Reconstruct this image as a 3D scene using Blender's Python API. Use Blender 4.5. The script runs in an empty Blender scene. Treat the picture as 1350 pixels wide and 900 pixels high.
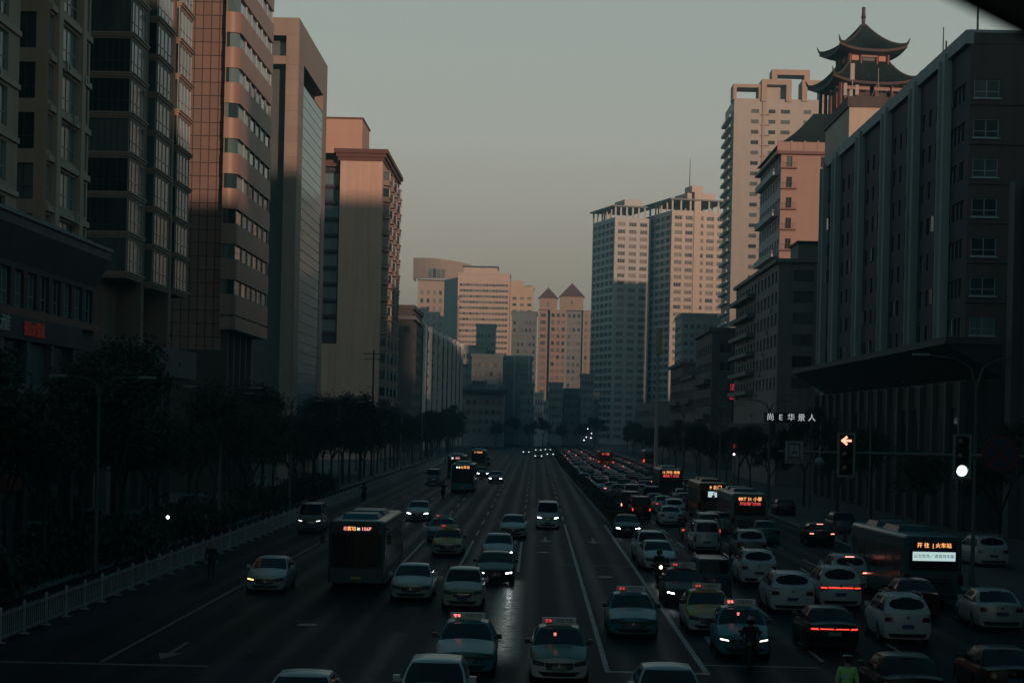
import bpy, bmesh, math, random
from mathutils import Vector, Matrix
random.seed(11)
R = math.radians
SC = bpy.context.scene
COL = SC.collection

# ------------------------------------------------------------------ camera
F = 2625.0            # focal length in photo pixels (70 mm on a 36 mm frame, 1350 px wide)
HC = 7.4              # eye height: standing on the footbridge
ROLL = 0.022
HAZE = 0.00042       # density of the air (1/m)
VX, VY = 706.0, 560.0 # vanishing point of the street in the photograph
cam = bpy.data.cameras.new('camera')
camo = bpy.data.objects.new('camera', cam)
COL.objects.link(camo)
cam.sensor_width = 36.0
cam.lens = 36.0 * F / 1350.0
cam.shift_x = -(VX - 675.0) / 1350.0
cam.shift_y = (VY - 450.0) / 1350.0
cam.clip_start = 0.05
cam.clip_end = 9000
cam.dof.use_dof = True
cam.dof.focus_distance = 120.0
cam.dof.aperture_fstop = 6.3
ca, sa = math.cos(ROLL), math.sin(ROLL)
camo.matrix_world = Matrix(((ca, -sa, 0, 0), (0, 0, -1, 0), (sa, ca, 0, HC), (0, 0, 0, 1)))
SC.camera = camo

# ------------------------------------------------------------------ sky and sun
SUN_EL = 4.5
SUN_AZ = 157.0        # degrees from +Y (down the street) towards +X: behind the camera, to its right
world = bpy.data.worlds.new('World')
SC.world = world
world.use_nodes = True
nt = world.node_tree
nt.nodes.clear()
wo = nt.nodes.new('ShaderNodeOutputWorld')
bg = nt.nodes.new('ShaderNodeBackground')
sky = nt.nodes.new('ShaderNodeTexSky')
sky.sky_type = 'NISHITA'
sky.sun_disc = False
sky.sun_elevation = R(SUN_EL)
sky.sun_rotation = R(SUN_AZ)
sky.dust_density = 3.0
sky.air_density = 1.2
sky.ozone_density = 1.0
tc = nt.nodes.new('ShaderNodeTexCoord')
sx = nt.nodes.new('ShaderNodeSeparateXYZ')
rp = nt.nodes.new('ShaderNodeValToRGB')
rp.color_ramp.elements[0].position = 0.0
rp.color_ramp.elements[0].color = (0.425, 0.325, 0.255, 1)
rp.color_ramp.elements[1].position = 1.0
rp.color_ramp.elements[1].color = (0.006, 0.040, 0.058, 1)
for p_, c_ in ((0.07, (0.455, 0.368, 0.292)), (0.14, (0.462, 0.462, 0.410)), (0.22, (0.365, 0.432, 0.405)), (0.34, (0.105, 0.235, 0.262)), (0.55, (0.026, 0.098, 0.128))):
    e = rp.color_ramp.elements.new(p_)
    e.color = (*c_, 1)
sc_ = nt.nodes.new('ShaderNodeVectorMath')
sc_.operation = 'SCALE'
sc_.inputs['Scale'].default_value = 10.0
mixs = nt.nodes.new('ShaderNodeMixRGB')
mixs.inputs['Fac'].default_value = 0.935
nt.links.new(tc.outputs['Generated'], sx.inputs[0])
nt.links.new(sx.outputs['Z'], rp.inputs['Fac'])
nt.links.new(rp.outputs['Color'], sc_.inputs[0])
nt.links.new(sky.outputs['Color'], mixs.inputs['Color1'])
nt.links.new(sc_.outputs[0], mixs.inputs['Color2'])
nt.links.new(mixs.outputs['Color'], bg.inputs['Color'])
bg.inputs['Strength'].default_value = 0.1
nt.links.new(bg.outputs[0], wo.inputs[0])

sl = bpy.data.lights.new('sun', 'SUN')
sl.energy = 3.85
sl.color = (1.0, 0.62, 0.44)
sl.angle = R(0.55)
slo = bpy.data.objects.new('sun', sl)
COL.objects.link(slo)
sd = Vector((math.sin(R(SUN_AZ)) * math.cos(R(SUN_EL)), math.cos(R(SUN_AZ)) * math.cos(R(SUN_EL)), math.sin(R(SUN_EL))))
slo.rotation_euler = sd.to_track_quat('Z', 'Y').to_euler()
slo.location = sd * 400

SC.view_settings.view_transform = 'Standard'
SC.view_settings.look = 'None'
SC.view_settings.exposure = 0.0
SC.view_settings.gamma = 1.0
SC.view_settings.use_curve_mapping = False
SC.cycles.use_denoising = True
SC.cycles.max_bounces = 6
SC.cycles.diffuse_bounces = 3
SC.cycles.glossy_bounces = 3
SC.cycles.transmission_bounces = 3
SC.cycles.volume_bounces = 0
SC.cycles.sample_clamp_indirect = 4.0
SC.cycles.caustics_reflective = False
SC.cycles.caustics_refractive = False

# ------------------------------------------------------------------ pixel geometry
def uv_(x, y):
    u, v = x - VX, VY - y
    return u * ca - v * sa, u * sa + v * ca
def G(x, y, z=0.0):
    """point at height z seen at pixel x, y"""
    u, v = uv_(x, y)
    d = F * (z - HC) / v
    return Vector((u / F * d, d, z))
def P(x, y, d):
    u, v = uv_(x, y)
    return Vector((u / F * d, d, HC + v / F * d))
def DX(x, y, X):
    """depth at which the plane of constant X is seen at pixel x, y"""
    return F * X / uv_(x, y)[0]

# ------------------------------------------------------------------ materials
MATS = {}
def nodes_of(name):
    m = bpy.data.materials.new(name)
    m.use_nodes = True
    MATS[name] = m
    n = m.node_tree
    return m, n, n.nodes['Principled BSDF']
def mat(name, col, rough=0.6, metal=0.0, spec=0.5, var=0.0, vscale=1.0, rnd=0.0, emit=None, estr=0.0, ior=1.5, bump=0.0, bscale=20.0, coat=0.0, alpha=None, streak=0.0, coords='W'):
    """plain procedural material: base colour, noise mottling, vertical streaks, per-object variation"""
    if name in MATS:
        return MATS[name]
    m, n, b = nodes_of(name)
    b.inputs['Base Color'].default_value = (*col, 1)
    b.inputs['Roughness'].default_value = rough
    b.inputs['Metallic'].default_value = metal
    b.inputs['IOR'].default_value = ior
    b.inputs['Coat Weight'].default_value = coat
    b.inputs['Specular IOR Level'].default_value = spec
    b.inputs['Coat Roughness'].default_value = 0.08
    if emit:
        b.inputs['Emission Color'].default_value = (*emit, 1)
        b.inputs['Emission Strength'].default_value = estr
    L = n.links
    if coords == 'W':
        src = n.nodes.new('ShaderNodeNewGeometry').outputs['Position']
    else:
        src = n.nodes.new('ShaderNodeTexCoord').outputs['Object']
    cur = None
    def mul(prev, fac_out, lo, hi):
        mr = n.nodes.new('ShaderNodeMapRange')
        mr.inputs[1].default_value = 0.25; mr.inputs[2].default_value = 0.75
        mr.inputs[3].default_value = lo; mr.inputs[4].default_value = hi
        L.new(fac_out, mr.inputs[0])
        mx = n.nodes.new('ShaderNodeMixRGB'); mx.blend_type = 'MULTIPLY'; mx.inputs['Fac'].default_value = 1
        if prev is None:
            mx.inputs['Color1'].default_value = (*col, 1)
        else:
            L.new(prev, mx.inputs['Color1'])
        L.new(mr.outputs[0], mx.inputs['Color2'])
        return mx.outputs[0]
    if var:
        t = n.nodes.new('ShaderNodeTexNoise'); t.inputs['Scale'].default_value = vscale; t.inputs['Detail'].default_value = 6
        t.inputs['Roughness'].default_value = 0.65
        L.new(src, t.inputs['Vector'])
        cur = mul(cur, t.outputs['Fac'], 1 - var, 1 + var)
    if streak:
        mp = n.nodes.new('ShaderNodeMapping'); mp.inputs['Scale'].default_value = (1.6, 1.6, 0.06)
        L.new(src, mp.inputs[0])
        t = n.nodes.new('ShaderNodeTexNoise'); t.inputs['Scale'].default_value = 1.0; t.inputs['Detail'].default_value = 5
        L.new(mp.outputs[0], t.inputs['Vector'])
        cur = mul(cur, t.outputs['Fac'], 1 - streak, 1 + streak * 0.5)
    if rnd:
        oi = n.nodes.new('ShaderNodeObjectInfo')
        mr = n.nodes.new('ShaderNodeMapRange')
        mr.inputs[3].default_value = 1 - rnd; mr.inputs[4].default_value = 1 + rnd
        L.new(oi.outputs['Random'], mr.inputs[0])
        mx = n.nodes.new('ShaderNodeMixRGB'); mx.blend_type = 'MULTIPLY'; mx.inputs['Fac'].default_value = 1
        if cur is None:
            mx.inputs['Color1'].default_value = (*col, 1)
        else:
            L.new(cur, mx.inputs['Color1'])
        L.new(mr.outputs[0], mx.inputs['Color2'])
        cur = mx.outputs[0]
    if cur is not None:
        L.new(cur, b.inputs['Base Color'])
    if bump:
        t = n.nodes.new('ShaderNodeTexNoise'); t.inputs['Scale'].default_value = bscale; t.inputs['Detail'].default_value = 4
        L.new(src, t.inputs['Vector'])
        bp = n.nodes.new('ShaderNodeBump'); bp.inputs['Strength'].default_value = bump; bp.inputs['Distance'].default_value = 0.02
        L.new(t.outputs['Fac'], bp.inputs['Height'])
        L.new(bp.outputs[0], b.inputs['Normal'])
    return m
def wall(name, col, var=0.12, streak=0.16, rough=0.75):
    return mat(name, col, rough, var=var, vscale=0.35, streak=streak, bump=0.15, bscale=9.0)
def glass_mat(name, dark, pale, share=0.3, rough=0.06, ior=1.6, spec=0.4):
    """window glass: most panes dark, some with pale curtains behind them (by object), glossy"""
    m, n, b = nodes_of(name)
    L = n.links
    oi = n.nodes.new('ShaderNodeObjectInfo')
    g = n.nodes.new('ShaderNodeNewGeometry')
    t = n.nodes.new('ShaderNodeTexNoise'); t.inputs['Scale'].default_value = 0.9; t.inputs['Detail'].default_value = 2
    mp = n.nodes.new('ShaderNodeMapping'); mp.inputs['Scale'].default_value = (1, 1, 0.25)
    L.new(g.outputs['Position'], mp.inputs[0]); L.new(mp.outputs[0], t.inputs['Vector'])
    ad = n.nodes.new('ShaderNodeMath'); ad.operation = 'MULTIPLY_ADD'; ad.inputs[1].default_value = 0.6; 
    L.new(t.outputs['Fac'], ad.inputs[0]); L.new(oi.outputs['Random'], ad.inputs[2])
    cr = n.nodes.new('ShaderNodeValToRGB')
    cr.color_ramp.elements[0].position = 0.9 - share; cr.color_ramp.elements[0].color = (*dark, 1)
    cr.color_ramp.elements[1].position = 1.25 - share * 0.5 if 1.25 - share * 0.5 < 1 else 1.0
    cr.color_ramp.elements[1].color = (*pale, 1)
    L.new(ad.outputs[0], cr.inputs[0])
    L.new(cr.outputs[0], b.inputs['Base Color'])
    b.inputs['Roughness'].default_value = rough
    b.inputs['IOR'].default_value = ior
    b.inputs['Specular IOR Level'].default_value = spec
    wv = n.nodes.new('ShaderNodeTexNoise'); wv.inputs['Scale'].default_value = 0.35; wv.inputs['Detail'].default_value = 1
    L.new(g.outputs['Position'], wv.inputs['Vector'])
    bp = n.nodes.new('ShaderNodeBump'); bp.inputs['Strength'].default_value = 0.05; bp.inputs['Distance'].default_value = 0.3
    L.new(wv.outputs['Fac'], bp.inputs['Height']); L.new(bp.outputs[0], b.inputs['Normal'])
    return m

# ------------------------------------------------------------------ mesh helpers
class MB:
    def __init__(s):
        s.v, s.f, s.m = [], [], []
    def vert(s, p):
        s.v.append(tuple(p)); return len(s.v) - 1
    def face(s, pts, mi=0):
        i = len(s.v)
        s.v.extend(tuple(p) for p in pts)
        s.f.append(tuple(range(i, i + len(pts)))); s.m.append(mi)
    def box(s, x0, x1, y0, y1, z0, z1, mi=0):
        i = len(s.v)
        s.v += [(x0, y0, z0), (x1, y0, z0), (x1, y1, z0), (x0, y1, z0), (x0, y0, z1), (x1, y0, z1), (x1, y1, z1), (x0, y1, z1)]
        for q in ((0, 3, 2, 1), (4, 5, 6, 7), (0, 1, 5, 4), (1, 2, 6, 5), (2, 3, 7, 6), (3, 0, 4, 7)):
            s.f.append(tuple(i + k for k in q)); s.m.append(mi)
    def prism(s, poly, z0, z1, mi=0, top=None):
        """poly counter-clockwise (x, y); optional different top outline"""
        i = len(s.v); n = len(poly); top = top or poly
        s.v += [(p[0], p[1], z0) for p in poly] + [(p[0], p[1], z1) for p in top]
        for k in range(n):
            s.f.append((i + k, i + (k + 1) % n, i + n + (k + 1) % n, i + n + k)); s.m.append(mi)
        s.f.append(tuple(i + n + k for k in range(n))); s.m.append(mi)
        s.f.append(tuple(i + n - 1 - k for k in range(n))); s.m.append(mi)
    def tube(s, p0, p1, r0, r1=None, n=8, mi=0, cap=True):
        r1 = r0 if r1 is None else r1
        p0, p1 = Vector(p0), Vector(p1)
        d = (p1 - p0).normalized()
        a = d.orthogonal().normalized(); b = d.cross(a)
        i = len(s.v)
        for p, r in ((p0, r0), (p1, r1)):
            for k in range(n):
                t = 2 * math.pi * k / n
                s.v.append(tuple(p + (a * math.cos(t) + b * math.sin(t)) * r))
        for k in range(n):
            s.f.append((i + k, i + (k + 1) % n, i + n + (k + 1) % n, i + n + k)); s.m.append(mi)
        if cap:
            s.f.append(tuple(i + n - 1 - k for k in range(n))); s.m.append(mi)
            s.f.append(tuple(i + n + k for k in range(n))); s.m.append(mi)
    def path(s, pts, r, n=8, mi=0):
        for k in range(len(pts) - 1):
            ra = r[k] if isinstance(r, (list, tuple)) else r
            rb = r[k + 1] if isinstance(r, (list, tuple)) else r
            s.tube(pts[k], pts[k + 1], ra, rb, n, mi)
    def grid(s, fn, nu, nv, mi=0):
        i = len(s.v)
        for a in range(nu + 1):
            for b in range(nv + 1):
                s.v.append(tuple(fn(a / nu, b / nv)))
        w = nv + 1
        for a in range(nu):
            for b in range(nv):
                s.f.append((i + a * w + b, i + (a + 1) * w + b, i + (a + 1) * w + b + 1, i + a * w + b + 1)); s.m.append(mi)
    def lathe(s, prof, n=12, mi=0, c=(0, 0, 0)):
        i = len(s.v)
        for r, z in prof:
            for k in range(n):
                t = 2 * math.pi * k / n
                s.v.append((c[0] + r * math.cos(t), c[1] + r * math.sin(t), c[2] + z))
        for j in range(len(prof) - 1):
            for k in range(n):
                s.f.append((i + j * n + k, i + j * n + (k + 1) % n, i + (j + 1) * n + (k + 1) % n, i + (j + 1) * n + k)); s.m.append(mi)
    def mesh(s, name, mats, smooth=None, off=(0, 0, 0), weld=False):
        me = bpy.data.meshes.new(name)
        o = off
        me.from_pydata([(a - o[0], b - o[1], c - o[2]) for a, b, c in s.v] if o != (0, 0, 0) else s.v, [], s.f)
        for m in mats:
            me.materials.append(m)
        if len(mats) > 1:
            me.polygons.foreach_set('material_index', s.m)
        if weld:
            bm = bmesh.new(); bm.from_mesh(me)
            bmesh.ops.remove_doubles(bm, verts=bm.verts, dist=0.0005)
            bmesh.ops.recalc_face_normals(bm, faces=bm.faces)
            bm.to_mesh(me); bm.free()
        if smooth is not None:
            me.shade_smooth()
            me.set_sharp_from_angle(angle=R(smooth))
        me.update()
        return me
def obj(name, me, parent=None, loc=(0, 0, 0), rz=0.0, rot=None, scale=None):
    o = bpy.data.objects.new(name, me)
    COL.objects.link(o)
    o.location = loc
    if rot is not None:
        o.rotation_euler = rot
    elif rz:
        o.rotation_euler = (0, 0, rz)
    if scale:
        o.scale = scale
    if parent:
        o.parent = parent
    return o
def tag(o, label=None, cat=None, group=None, kind=None):
    if label: o['label'] = label
    if cat: o['category'] = cat
    if group: o['group'] = group
    if kind: o['kind'] = kind
    return o
def thing(name, label, cat, loc=(0, 0, 0), rz=0.0, group=None):
    o = bpy.data.objects.new(name, None)
    COL.objects.link(o)
    o.location = loc
    o.rotation_euler = (0, 0, rz)
    o.empty_display_size = 0.3
    return tag(o, label, cat, group)
def struct(name, mb, mats, kind='structure', smooth=None):
    o = obj(name, mb.mesh(name, mats, smooth))
    o['kind'] = kind
    return o
def copy_tree(o, parent=None):
    c = o.copy(); COL.objects.link(c); c.parent = parent
    for ch in list(o.children):
        copy_tree(ch, c)
    return c
def text_mesh(s, size, mat_, depth=0.01, align='CENTER'):
    cu = bpy.data.curves.new('lettering', 'FONT')
    cu.body = s; cu.size = size; cu.extrude = depth; cu.align_x = align; cu.align_y = 'CENTER'
    cu.resolution_u = 2
    o = bpy.data.objects.new('lettering', cu)
    me = o.to_mesh().copy()
    bpy.data.objects.remove(o); bpy.data.curves.remove(cu)
    me.materials.clear(); me.materials.append(mat_)
    # stand it up: local x right, z up, facing -y
    me.transform(Matrix.Rotation(R(90), 4, 'X'))
    return me
# ------------------------------------------------------------------ ground, road, pavements, markings
def asphalt():
    m, n, b = nodes_of('asphalt')
    L = n.links
    g = n.nodes.new('ShaderNodeNewGeometry')
    sp = n.nodes.new('ShaderNodeSeparateXYZ'); L.new(g.outputs['Position'], sp.inputs[0])
    # fine stone grain and large patches
    t1 = n.nodes.new('ShaderNodeTexNoise'); t1.inputs['Scale'].default_value = 30; t1.inputs['Detail'].default_value = 3
    L.new(g.outputs['Position'], t1.inputs['Vector'])
    mp = n.nodes.new('ShaderNodeMapping'); mp.inputs['Scale'].default_value = (0.55, 0.03, 1)
    L.new(g.outputs['Position'], mp.inputs[0])
    t2 = n.nodes.new('ShaderNodeTexNoise'); t2.inputs['Scale'].default_value = 1.0; t2.inputs['Detail'].default_value = 5
    L.new(mp.outputs[0], t2.inputs['Vector'])
    # tyre tracks: polished strips along each lane (period 1.525 m across)
    ax = n.nodes.new('ShaderNodeMath'); ax.operation = 'MULTIPLY_ADD'; ax.inputs[1].default_value = 2 * math.pi / 1.525; ax.inputs[2].default_value = 2.0
    L.new(sp.outputs['X'], ax.inputs[0])
    sn = n.nodes.new('ShaderNodeMath'); sn.operation = 'SINE'; L.new(ax.outputs[0], sn.inputs[0])
    tr = n.nodes.new('ShaderNodeMapRange'); tr.inputs[1].default_value = -0.2; tr.inputs[2].default_value = 1
    L.new(sn.outputs[0], tr.inputs[0])
    w = n.nodes.new('ShaderNodeMath'); w.operation = 'MULTIPLY'; L.new(tr.outputs[0], w.inputs[0]); L.new(t2.outputs['Fac'], w.inputs[1])
    rr = n.nodes.new('ShaderNodeMapRange'); rr.inputs[2].default_value = 0.6; rr.inputs[3].default_value = 0.60; rr.inputs[4].default_value = 0.48
    L.new(w.outputs[0], rr.inputs[0])
    # damp strips left along two wheel paths
    def damp(x0, wx, y0, y1):
        def mr(src, a, c_):
            q = n.nodes.new('ShaderNodeMapRange'); q.interpolation_type = 'SMOOTHSTEP'; q.inputs[1].default_value = a; q.inputs[2].default_value = c_
            L.new(src, q.inputs[0]); return q.outputs[0]
        def mu(a, c_):
            q = n.nodes.new('ShaderNodeMath'); q.operation = 'MULTIPLY'; L.new(a, q.inputs[0]); L.new(c_, q.inputs[1]); return q.outputs[0]
        return mu(mu(mr(sp.outputs['X'], x0 - wx, x0), mr(sp.outputs['X'], x0 + wx, x0)), mu(mr(sp.outputs['Y'], y0 - 6, y0), mr(sp.outputs['Y'], y1 + 3, y1)))
    d1, d2 = damp(-.95, .75, 66, 93), damp(5.85, .6, 83, 93)
    ad = n.nodes.new('ShaderNodeMath'); ad.operation = 'ADD'; ad.use_clamp = True; L.new(d1, ad.inputs[0]); L.new(d2, ad.inputs[1])
    t3 = n.nodes.new('ShaderNodeTexNoise'); t3.inputs['Scale'].default_value = 2.2; t3.inputs['Detail'].default_value = 5; L.new(g.outputs['Position'], t3.inputs['Vector'])
    t3r = n.nodes.new('ShaderNodeMapRange'); t3r.inputs[1].default_value = .22; t3r.inputs[2].default_value = .5; L.new(t3.outputs['Fac'], t3r.inputs[0])
    dm = n.nodes.new('ShaderNodeMath'); dm.operation = 'MULTIPLY'; L.new(ad.outputs[0], dm.inputs[0]); L.new(t3r.outputs[0], dm.inputs[1])
    rx = n.nodes.new('ShaderNodeMix'); rx.data_type = 'FLOAT'; L.new(dm.outputs[0], rx.inputs[0]); L.new(rr.outputs[0], rx.inputs[2]); rx.inputs[3].default_value = .24
    L.new(rx.outputs[0], b.inputs['Roughness'])
    sx2 = n.nodes.new('ShaderNodeMapRange'); sx2.inputs[3].default_value = .018; sx2.inputs[4].default_value = .5; L.new(dm.outputs[0], sx2.inputs[0]); L.new(sx2.outputs[0], b.inputs['Specular IOR Level'])
    cr = n.nodes.new('ShaderNodeValToRGB')
    cr.color_ramp.elements[0].position = 0.3; cr.color_ramp.elements[0].color = (0.0055, 0.0130, 0.0172, 1)
    cr.color_ramp.elements[1].position = 0.75; cr.color_ramp.elements[1].color = (0.0145, 0.0305, 0.0390, 1)
    mx = n.nodes.new('ShaderNodeMixRGB'); mx.inputs['Fac'].default_value = 0.6
    L.new(t1.outputs['Fac'], mx.inputs['Color1']); L.new(t2.outputs['Fac'], mx.inputs['Color2'])
    # resurfaced patches and sealed cracks
    mv = n.nodes.new('ShaderNodeMapping'); mv.inputs['Scale'].default_value = (.16, .035, 1); L.new(g.outputs['Position'], mv.inputs[0])
    vo = n.nodes.new('ShaderNodeTexVoronoi'); vo.inputs['Scale'].default_value = 1.0; L.new(mv.outputs[0], vo.inputs['Vector'])
    vs = n.nodes.new('ShaderNodeSeparateXYZ'); L.new(vo.outputs['Color'], vs.inputs[0])
    vr = n.nodes.new('ShaderNodeMapRange'); vr.inputs[3].default_value = .62; vr.inputs[4].default_value = 1.35; L.new(vs.outputs['X'], vr.inputs[0])
    nz = n.nodes.new('ShaderNodeTexNoise'); nz.inputs['Scale'].default_value = .35; nz.inputs['Detail'].default_value = 6; L.new(g.outputs['Position'], nz.inputs['Vector'])
    dp = n.nodes.new('ShaderNodeVectorMath'); dp.operation = 'MULTIPLY_ADD'; dp.inputs[1].default_value = (3, 3, 3); L.new(nz.outputs['Color'], dp.inputs[0]); L.new(g.outputs['Position'], dp.inputs[2])
    ck = n.nodes.new('ShaderNodeTexVoronoi'); ck.feature = 'DISTANCE_TO_EDGE'; ck.inputs['Scale'].default_value = .13; L.new(dp.outputs[0], ck.inputs['Vector'])
    cm = n.nodes.new('ShaderNodeMapRange'); cm.inputs[1].default_value = .006; cm.inputs[2].default_value = .014; cm.inputs[3].default_value = .35; cm.inputs[4].default_value = 1; L.new(ck.outputs['Distance'], cm.inputs[0])
    m1 = n.nodes.new('ShaderNodeMixRGB'); m1.blend_type = 'MULTIPLY'; m1.inputs['Fac'].default_value = 1; m2 = n.nodes.new('ShaderNodeMixRGB'); m2.blend_type = 'MULTIPLY'; m2.inputs['Fac'].default_value = 1
    L.new(mx.outputs[0], cr.inputs[0]); L.new(cr.outputs[0], m1.inputs['Color1']); L.new(vr.outputs[0], m1.inputs['Color2']); L.new(m1.outputs[0], m2.inputs['Color1']); L.new(cm.outputs[0], m2.inputs['Color2']); L.new(m2.outputs[0], b.inputs['Base Color'])
    bp = n.nodes.new('ShaderNodeBump'); bp.inputs['Strength'].default_value = 0.35; bp.inputs['Distance'].default_value = 0.006
    L.new(t1.outputs['Fac'], bp.inputs['Height']); L.new(bp.outputs[0], b.inputs['Normal'])
    return m
M_ASPH = asphalt()
M_ASPH.node_tree.nodes['Principled BSDF'].inputs['Specular IOR Level'].default_value = 0.16
M_GROUND = mat('ground_concrete', (0.07, 0.07, 0.068), 0.85, var=0.25, vscale=0.2)
M_PAVE = mat('pavement_slabs', (0.045, 0.047, 0.047), 0.8, var=0.2, vscale=0.8, bump=0.2)
M_KERB = mat('kerb_stone', (0.17, 0.17, 0.165), 0.75, var=0.2, vscale=1.5)
M_PAINT = mat('road_paint', (0.19, 0.195, 0.19), 0.6, var=0.65, vscale=1.8)
M_PAINTY = mat('road_paint_worn', (0.045, 0.048, 0.048), 0.6, var=0.5, vscale=1.6)

m = MB(); m.box(-900, 1200, -700, 2600, -1.0, -0.02)
struct('ground', m, [M_GROUND])
m = MB(); m.face([(-21.0, -300, 0.0), (20.5, -300, 0.0), (20.5, 1500, 0.0), (-21.0, 1500, 0.0)])
struct('road', m, [M_ASPH])
for nm, x0, x1 in (('pavement', -36.0, -21.0), ('pavement', 20.5, 40.0)):
    m = MB(); m.box(x0, x1, -300, 1500, -0.015, 0.12)
    struct(nm, m, [M_PAVE])
for x0, x1 in ((-21.0, -20.72), (20.22, 20.5)):
    m = MB()
    y = -60.0
    while y < 420:
        m.box(x0, x1, y + 0.01, y + 0.99, -0.01, 0.135)
        y += 1.0
    m.box(x0, x1, 420, 1500, -0.01, 0.135)
    struct('kerb', m, [M_KERB])

def strip(m, x0, x1, y0, y1, z=0.004, mi=0):
    m.face([(x0, y0, z), (x1, y0, z), (x1, y1, z), (x0, y1, z)], mi)
LANES_L = (-0.72, -3.77, -6.82, -9.86)
m = MB()
strip(m, 2.26, 2.42, 60.4, 150)                       # solid line beside the turning lane
for y in range(150, 700, 15):
    strip(m, 2.26, 2.41, y + 6, y + 12)
for X in LANES_L:
    strip(m, X - 0.07, X + 0.07, 100, 126)
    for y in range(132, 700, 15):
        strip(m, X - 0.07, X + 0.07, y, y + 6)
struct('lane_marking', m, [M_PAINT])
m = MB()
strip(m, -12.97, -12.83, 59.8, 130)
for y in range(136, 600, 15):
    strip(m, -12.97, -12.83, y, y + 6)
strip(m, -15.9, -9.6, 59.2, 59.55)
struct('lane_marking', m, [M_PAINTY])
m = MB()
strip(m, 5.26, 5.44, 60.4, 150)                       # edge line of the turning lane
strip(m, 2.26, 5.44, 60.0, 60.4)                      # stop line
strip(m, 5.44, 9.0, 62.3, 62.45)
for y0, y1 in ((65, 71), (76, 82.5), (86, 92), (99, 105), (112, 118)):
    strip(m, 6.15, 6.60, y0, y1)
for X in (9.4, 12.5, 15.6):
    for y in range(64, 600, 15):
        strip(m, X - 0.07, X + 0.07, y, y + 6)
struct('lane_marking', m, [M_PAINT])
# lane arrow beside the kerb lane, straight-on arrow in the turning lane
def arrow(cx, y0, flip=1, s=1.0, mt=None):
    m = MB()
    strip(m, cx - 0.08 * s, cx + 0.08 * s, y0, y0 + 3.6 * s, 0.005)
    yy = y0 if flip < 0 else y0 + 3.6 * s
    a = 1.9 * s * flip
    tri = [(cx - 0.42 * s, yy, 0.005), (cx + 0.42 * s, yy, 0.005), (cx, yy + a, 0.005)]
    m.face(tri if flip > 0 else tri[::-1])
    o = struct('lane_arrow', m, [mt or M_PAINT])
    return o
arrow(3.9, 128, -1)
arrow(0.8, 128, -1)
arrow(-11.3, 62.5, -1, 0.9, M_PAINTY)
# an old patched seam across the lanes
m = MB(); strip(m, 1.6, 5.2, 105.5, 106.3, 0.003)
struct('road_patch', m, [mat('bitumen_seam', (0.018, 0.018, 0.019), 0.75)])

for x0_, x1_, y0_, y1_ in ((-5.9, -4.4, 70, 78), (-9.2, -7.6, 96, 104), (3.0, 4.6, 74, 80), (-2.9, -1.6, 110, 121), (12.9, 14.6, 78, 86), (9.8, 11.6, 57, 61), (-15.8, -13.8, 76, 84)):
    m = MB(); strip(m, x0_, x1_, y0_, y1_, 0.0025)
    struct('road_patch', m, [mat('patch_asphalt', (0.0055, 0.008, 0.0095), 0.7, var=0.3, vscale=6, spec=.08)])

# manhole covers
m = MB(); m.lathe([(0.0, 0.012), (0.30, 0.012), (0.36, 0.010), (0.38, 0.0)], 20)
me = m.mesh('manhole_cover', [mat('cast_iron', (0.03, 0.03, 0.032), 0.45, var=0.3, vscale=12)])
for (x, y), lb in (((0.6, 116), 'iron manhole cover on the lane beside the turning lane line'), ((3.6, 98), 'iron manhole cover in the turning lane'), ((-8.1, 72), 'iron manhole cover ahead of the silver saloon')):
    tag(obj('manhole_cover', me, loc=(x, y, 0)), lb, 'manhole cover', 'manhole covers in the road')

# median strip with a clipped hedge
M_HEDGE = mat('hedge_leaf', (0.022, 0.034, 0.018), 0.7, var=0.4, vscale=3.0)
def med_x(y):
    t = max(0.0, min(1.0, (y - 150) / 200.0))
    return 6.25 - 1.15 * t
m = MB()
ys = [150 + 10 * k for k in range(0, 61)]
for k in range(len(ys) - 1):
    a, b2 = ys[k], ys[k + 1]
    wa = 0.55 if k > 0 else 0.3
    m.prism([(med_x(a) - wa - .2, a), (med_x(a) + wa + .2, a), (med_x(b2) + .75, b2), (med_x(b2) - .75, b2)], -0.01, 0.16)
struct('median', m, [M_KERB])
m = MB()
rr = random.Random(5)
for k in range(26000):
    d = 151.5 + (rr.random() ** 1.7) * 460
    x = med_x(d) + rr.uniform(-0.52, 0.52)
    z = 0.2 + (1.0 - abs(rr.gauss(0, 0.16))) * 1.05 if rr.random() < .55 else rr.uniform(0.2, 1.15)
    s = rr.uniform(0.05, 0.11) * (1 + (d - 150) / 250)
    q = Vector((rr.gauss(0, 1), rr.gauss(0, 1), rr.gauss(0, 1))).normalized()
    a = q.orthogonal().normalized() * s; c = q.cross(a)
    p = Vector((x, d, z))
    m.face([p - a, p + c * .5, p + a, p - c * .5])
h = thing('median_hedge', 'low clipped dark hedge along the central median of the road', 'hedge', (5.6, 152, 0))
o = obj('foliage', m.mesh('foliage', [M_HEDGE], off=(5.6, 152, 0)), h); o['kind'] = 'stuff'
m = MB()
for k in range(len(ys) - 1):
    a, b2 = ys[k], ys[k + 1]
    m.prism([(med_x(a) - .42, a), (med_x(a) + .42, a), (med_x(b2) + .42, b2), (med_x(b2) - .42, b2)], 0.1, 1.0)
obj('twigs', m.mesh('twigs', [mat('hedge_core', (0.014, 0.02, 0.012), 0.9)], off=(5.6, 152, 0)), h)
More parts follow.
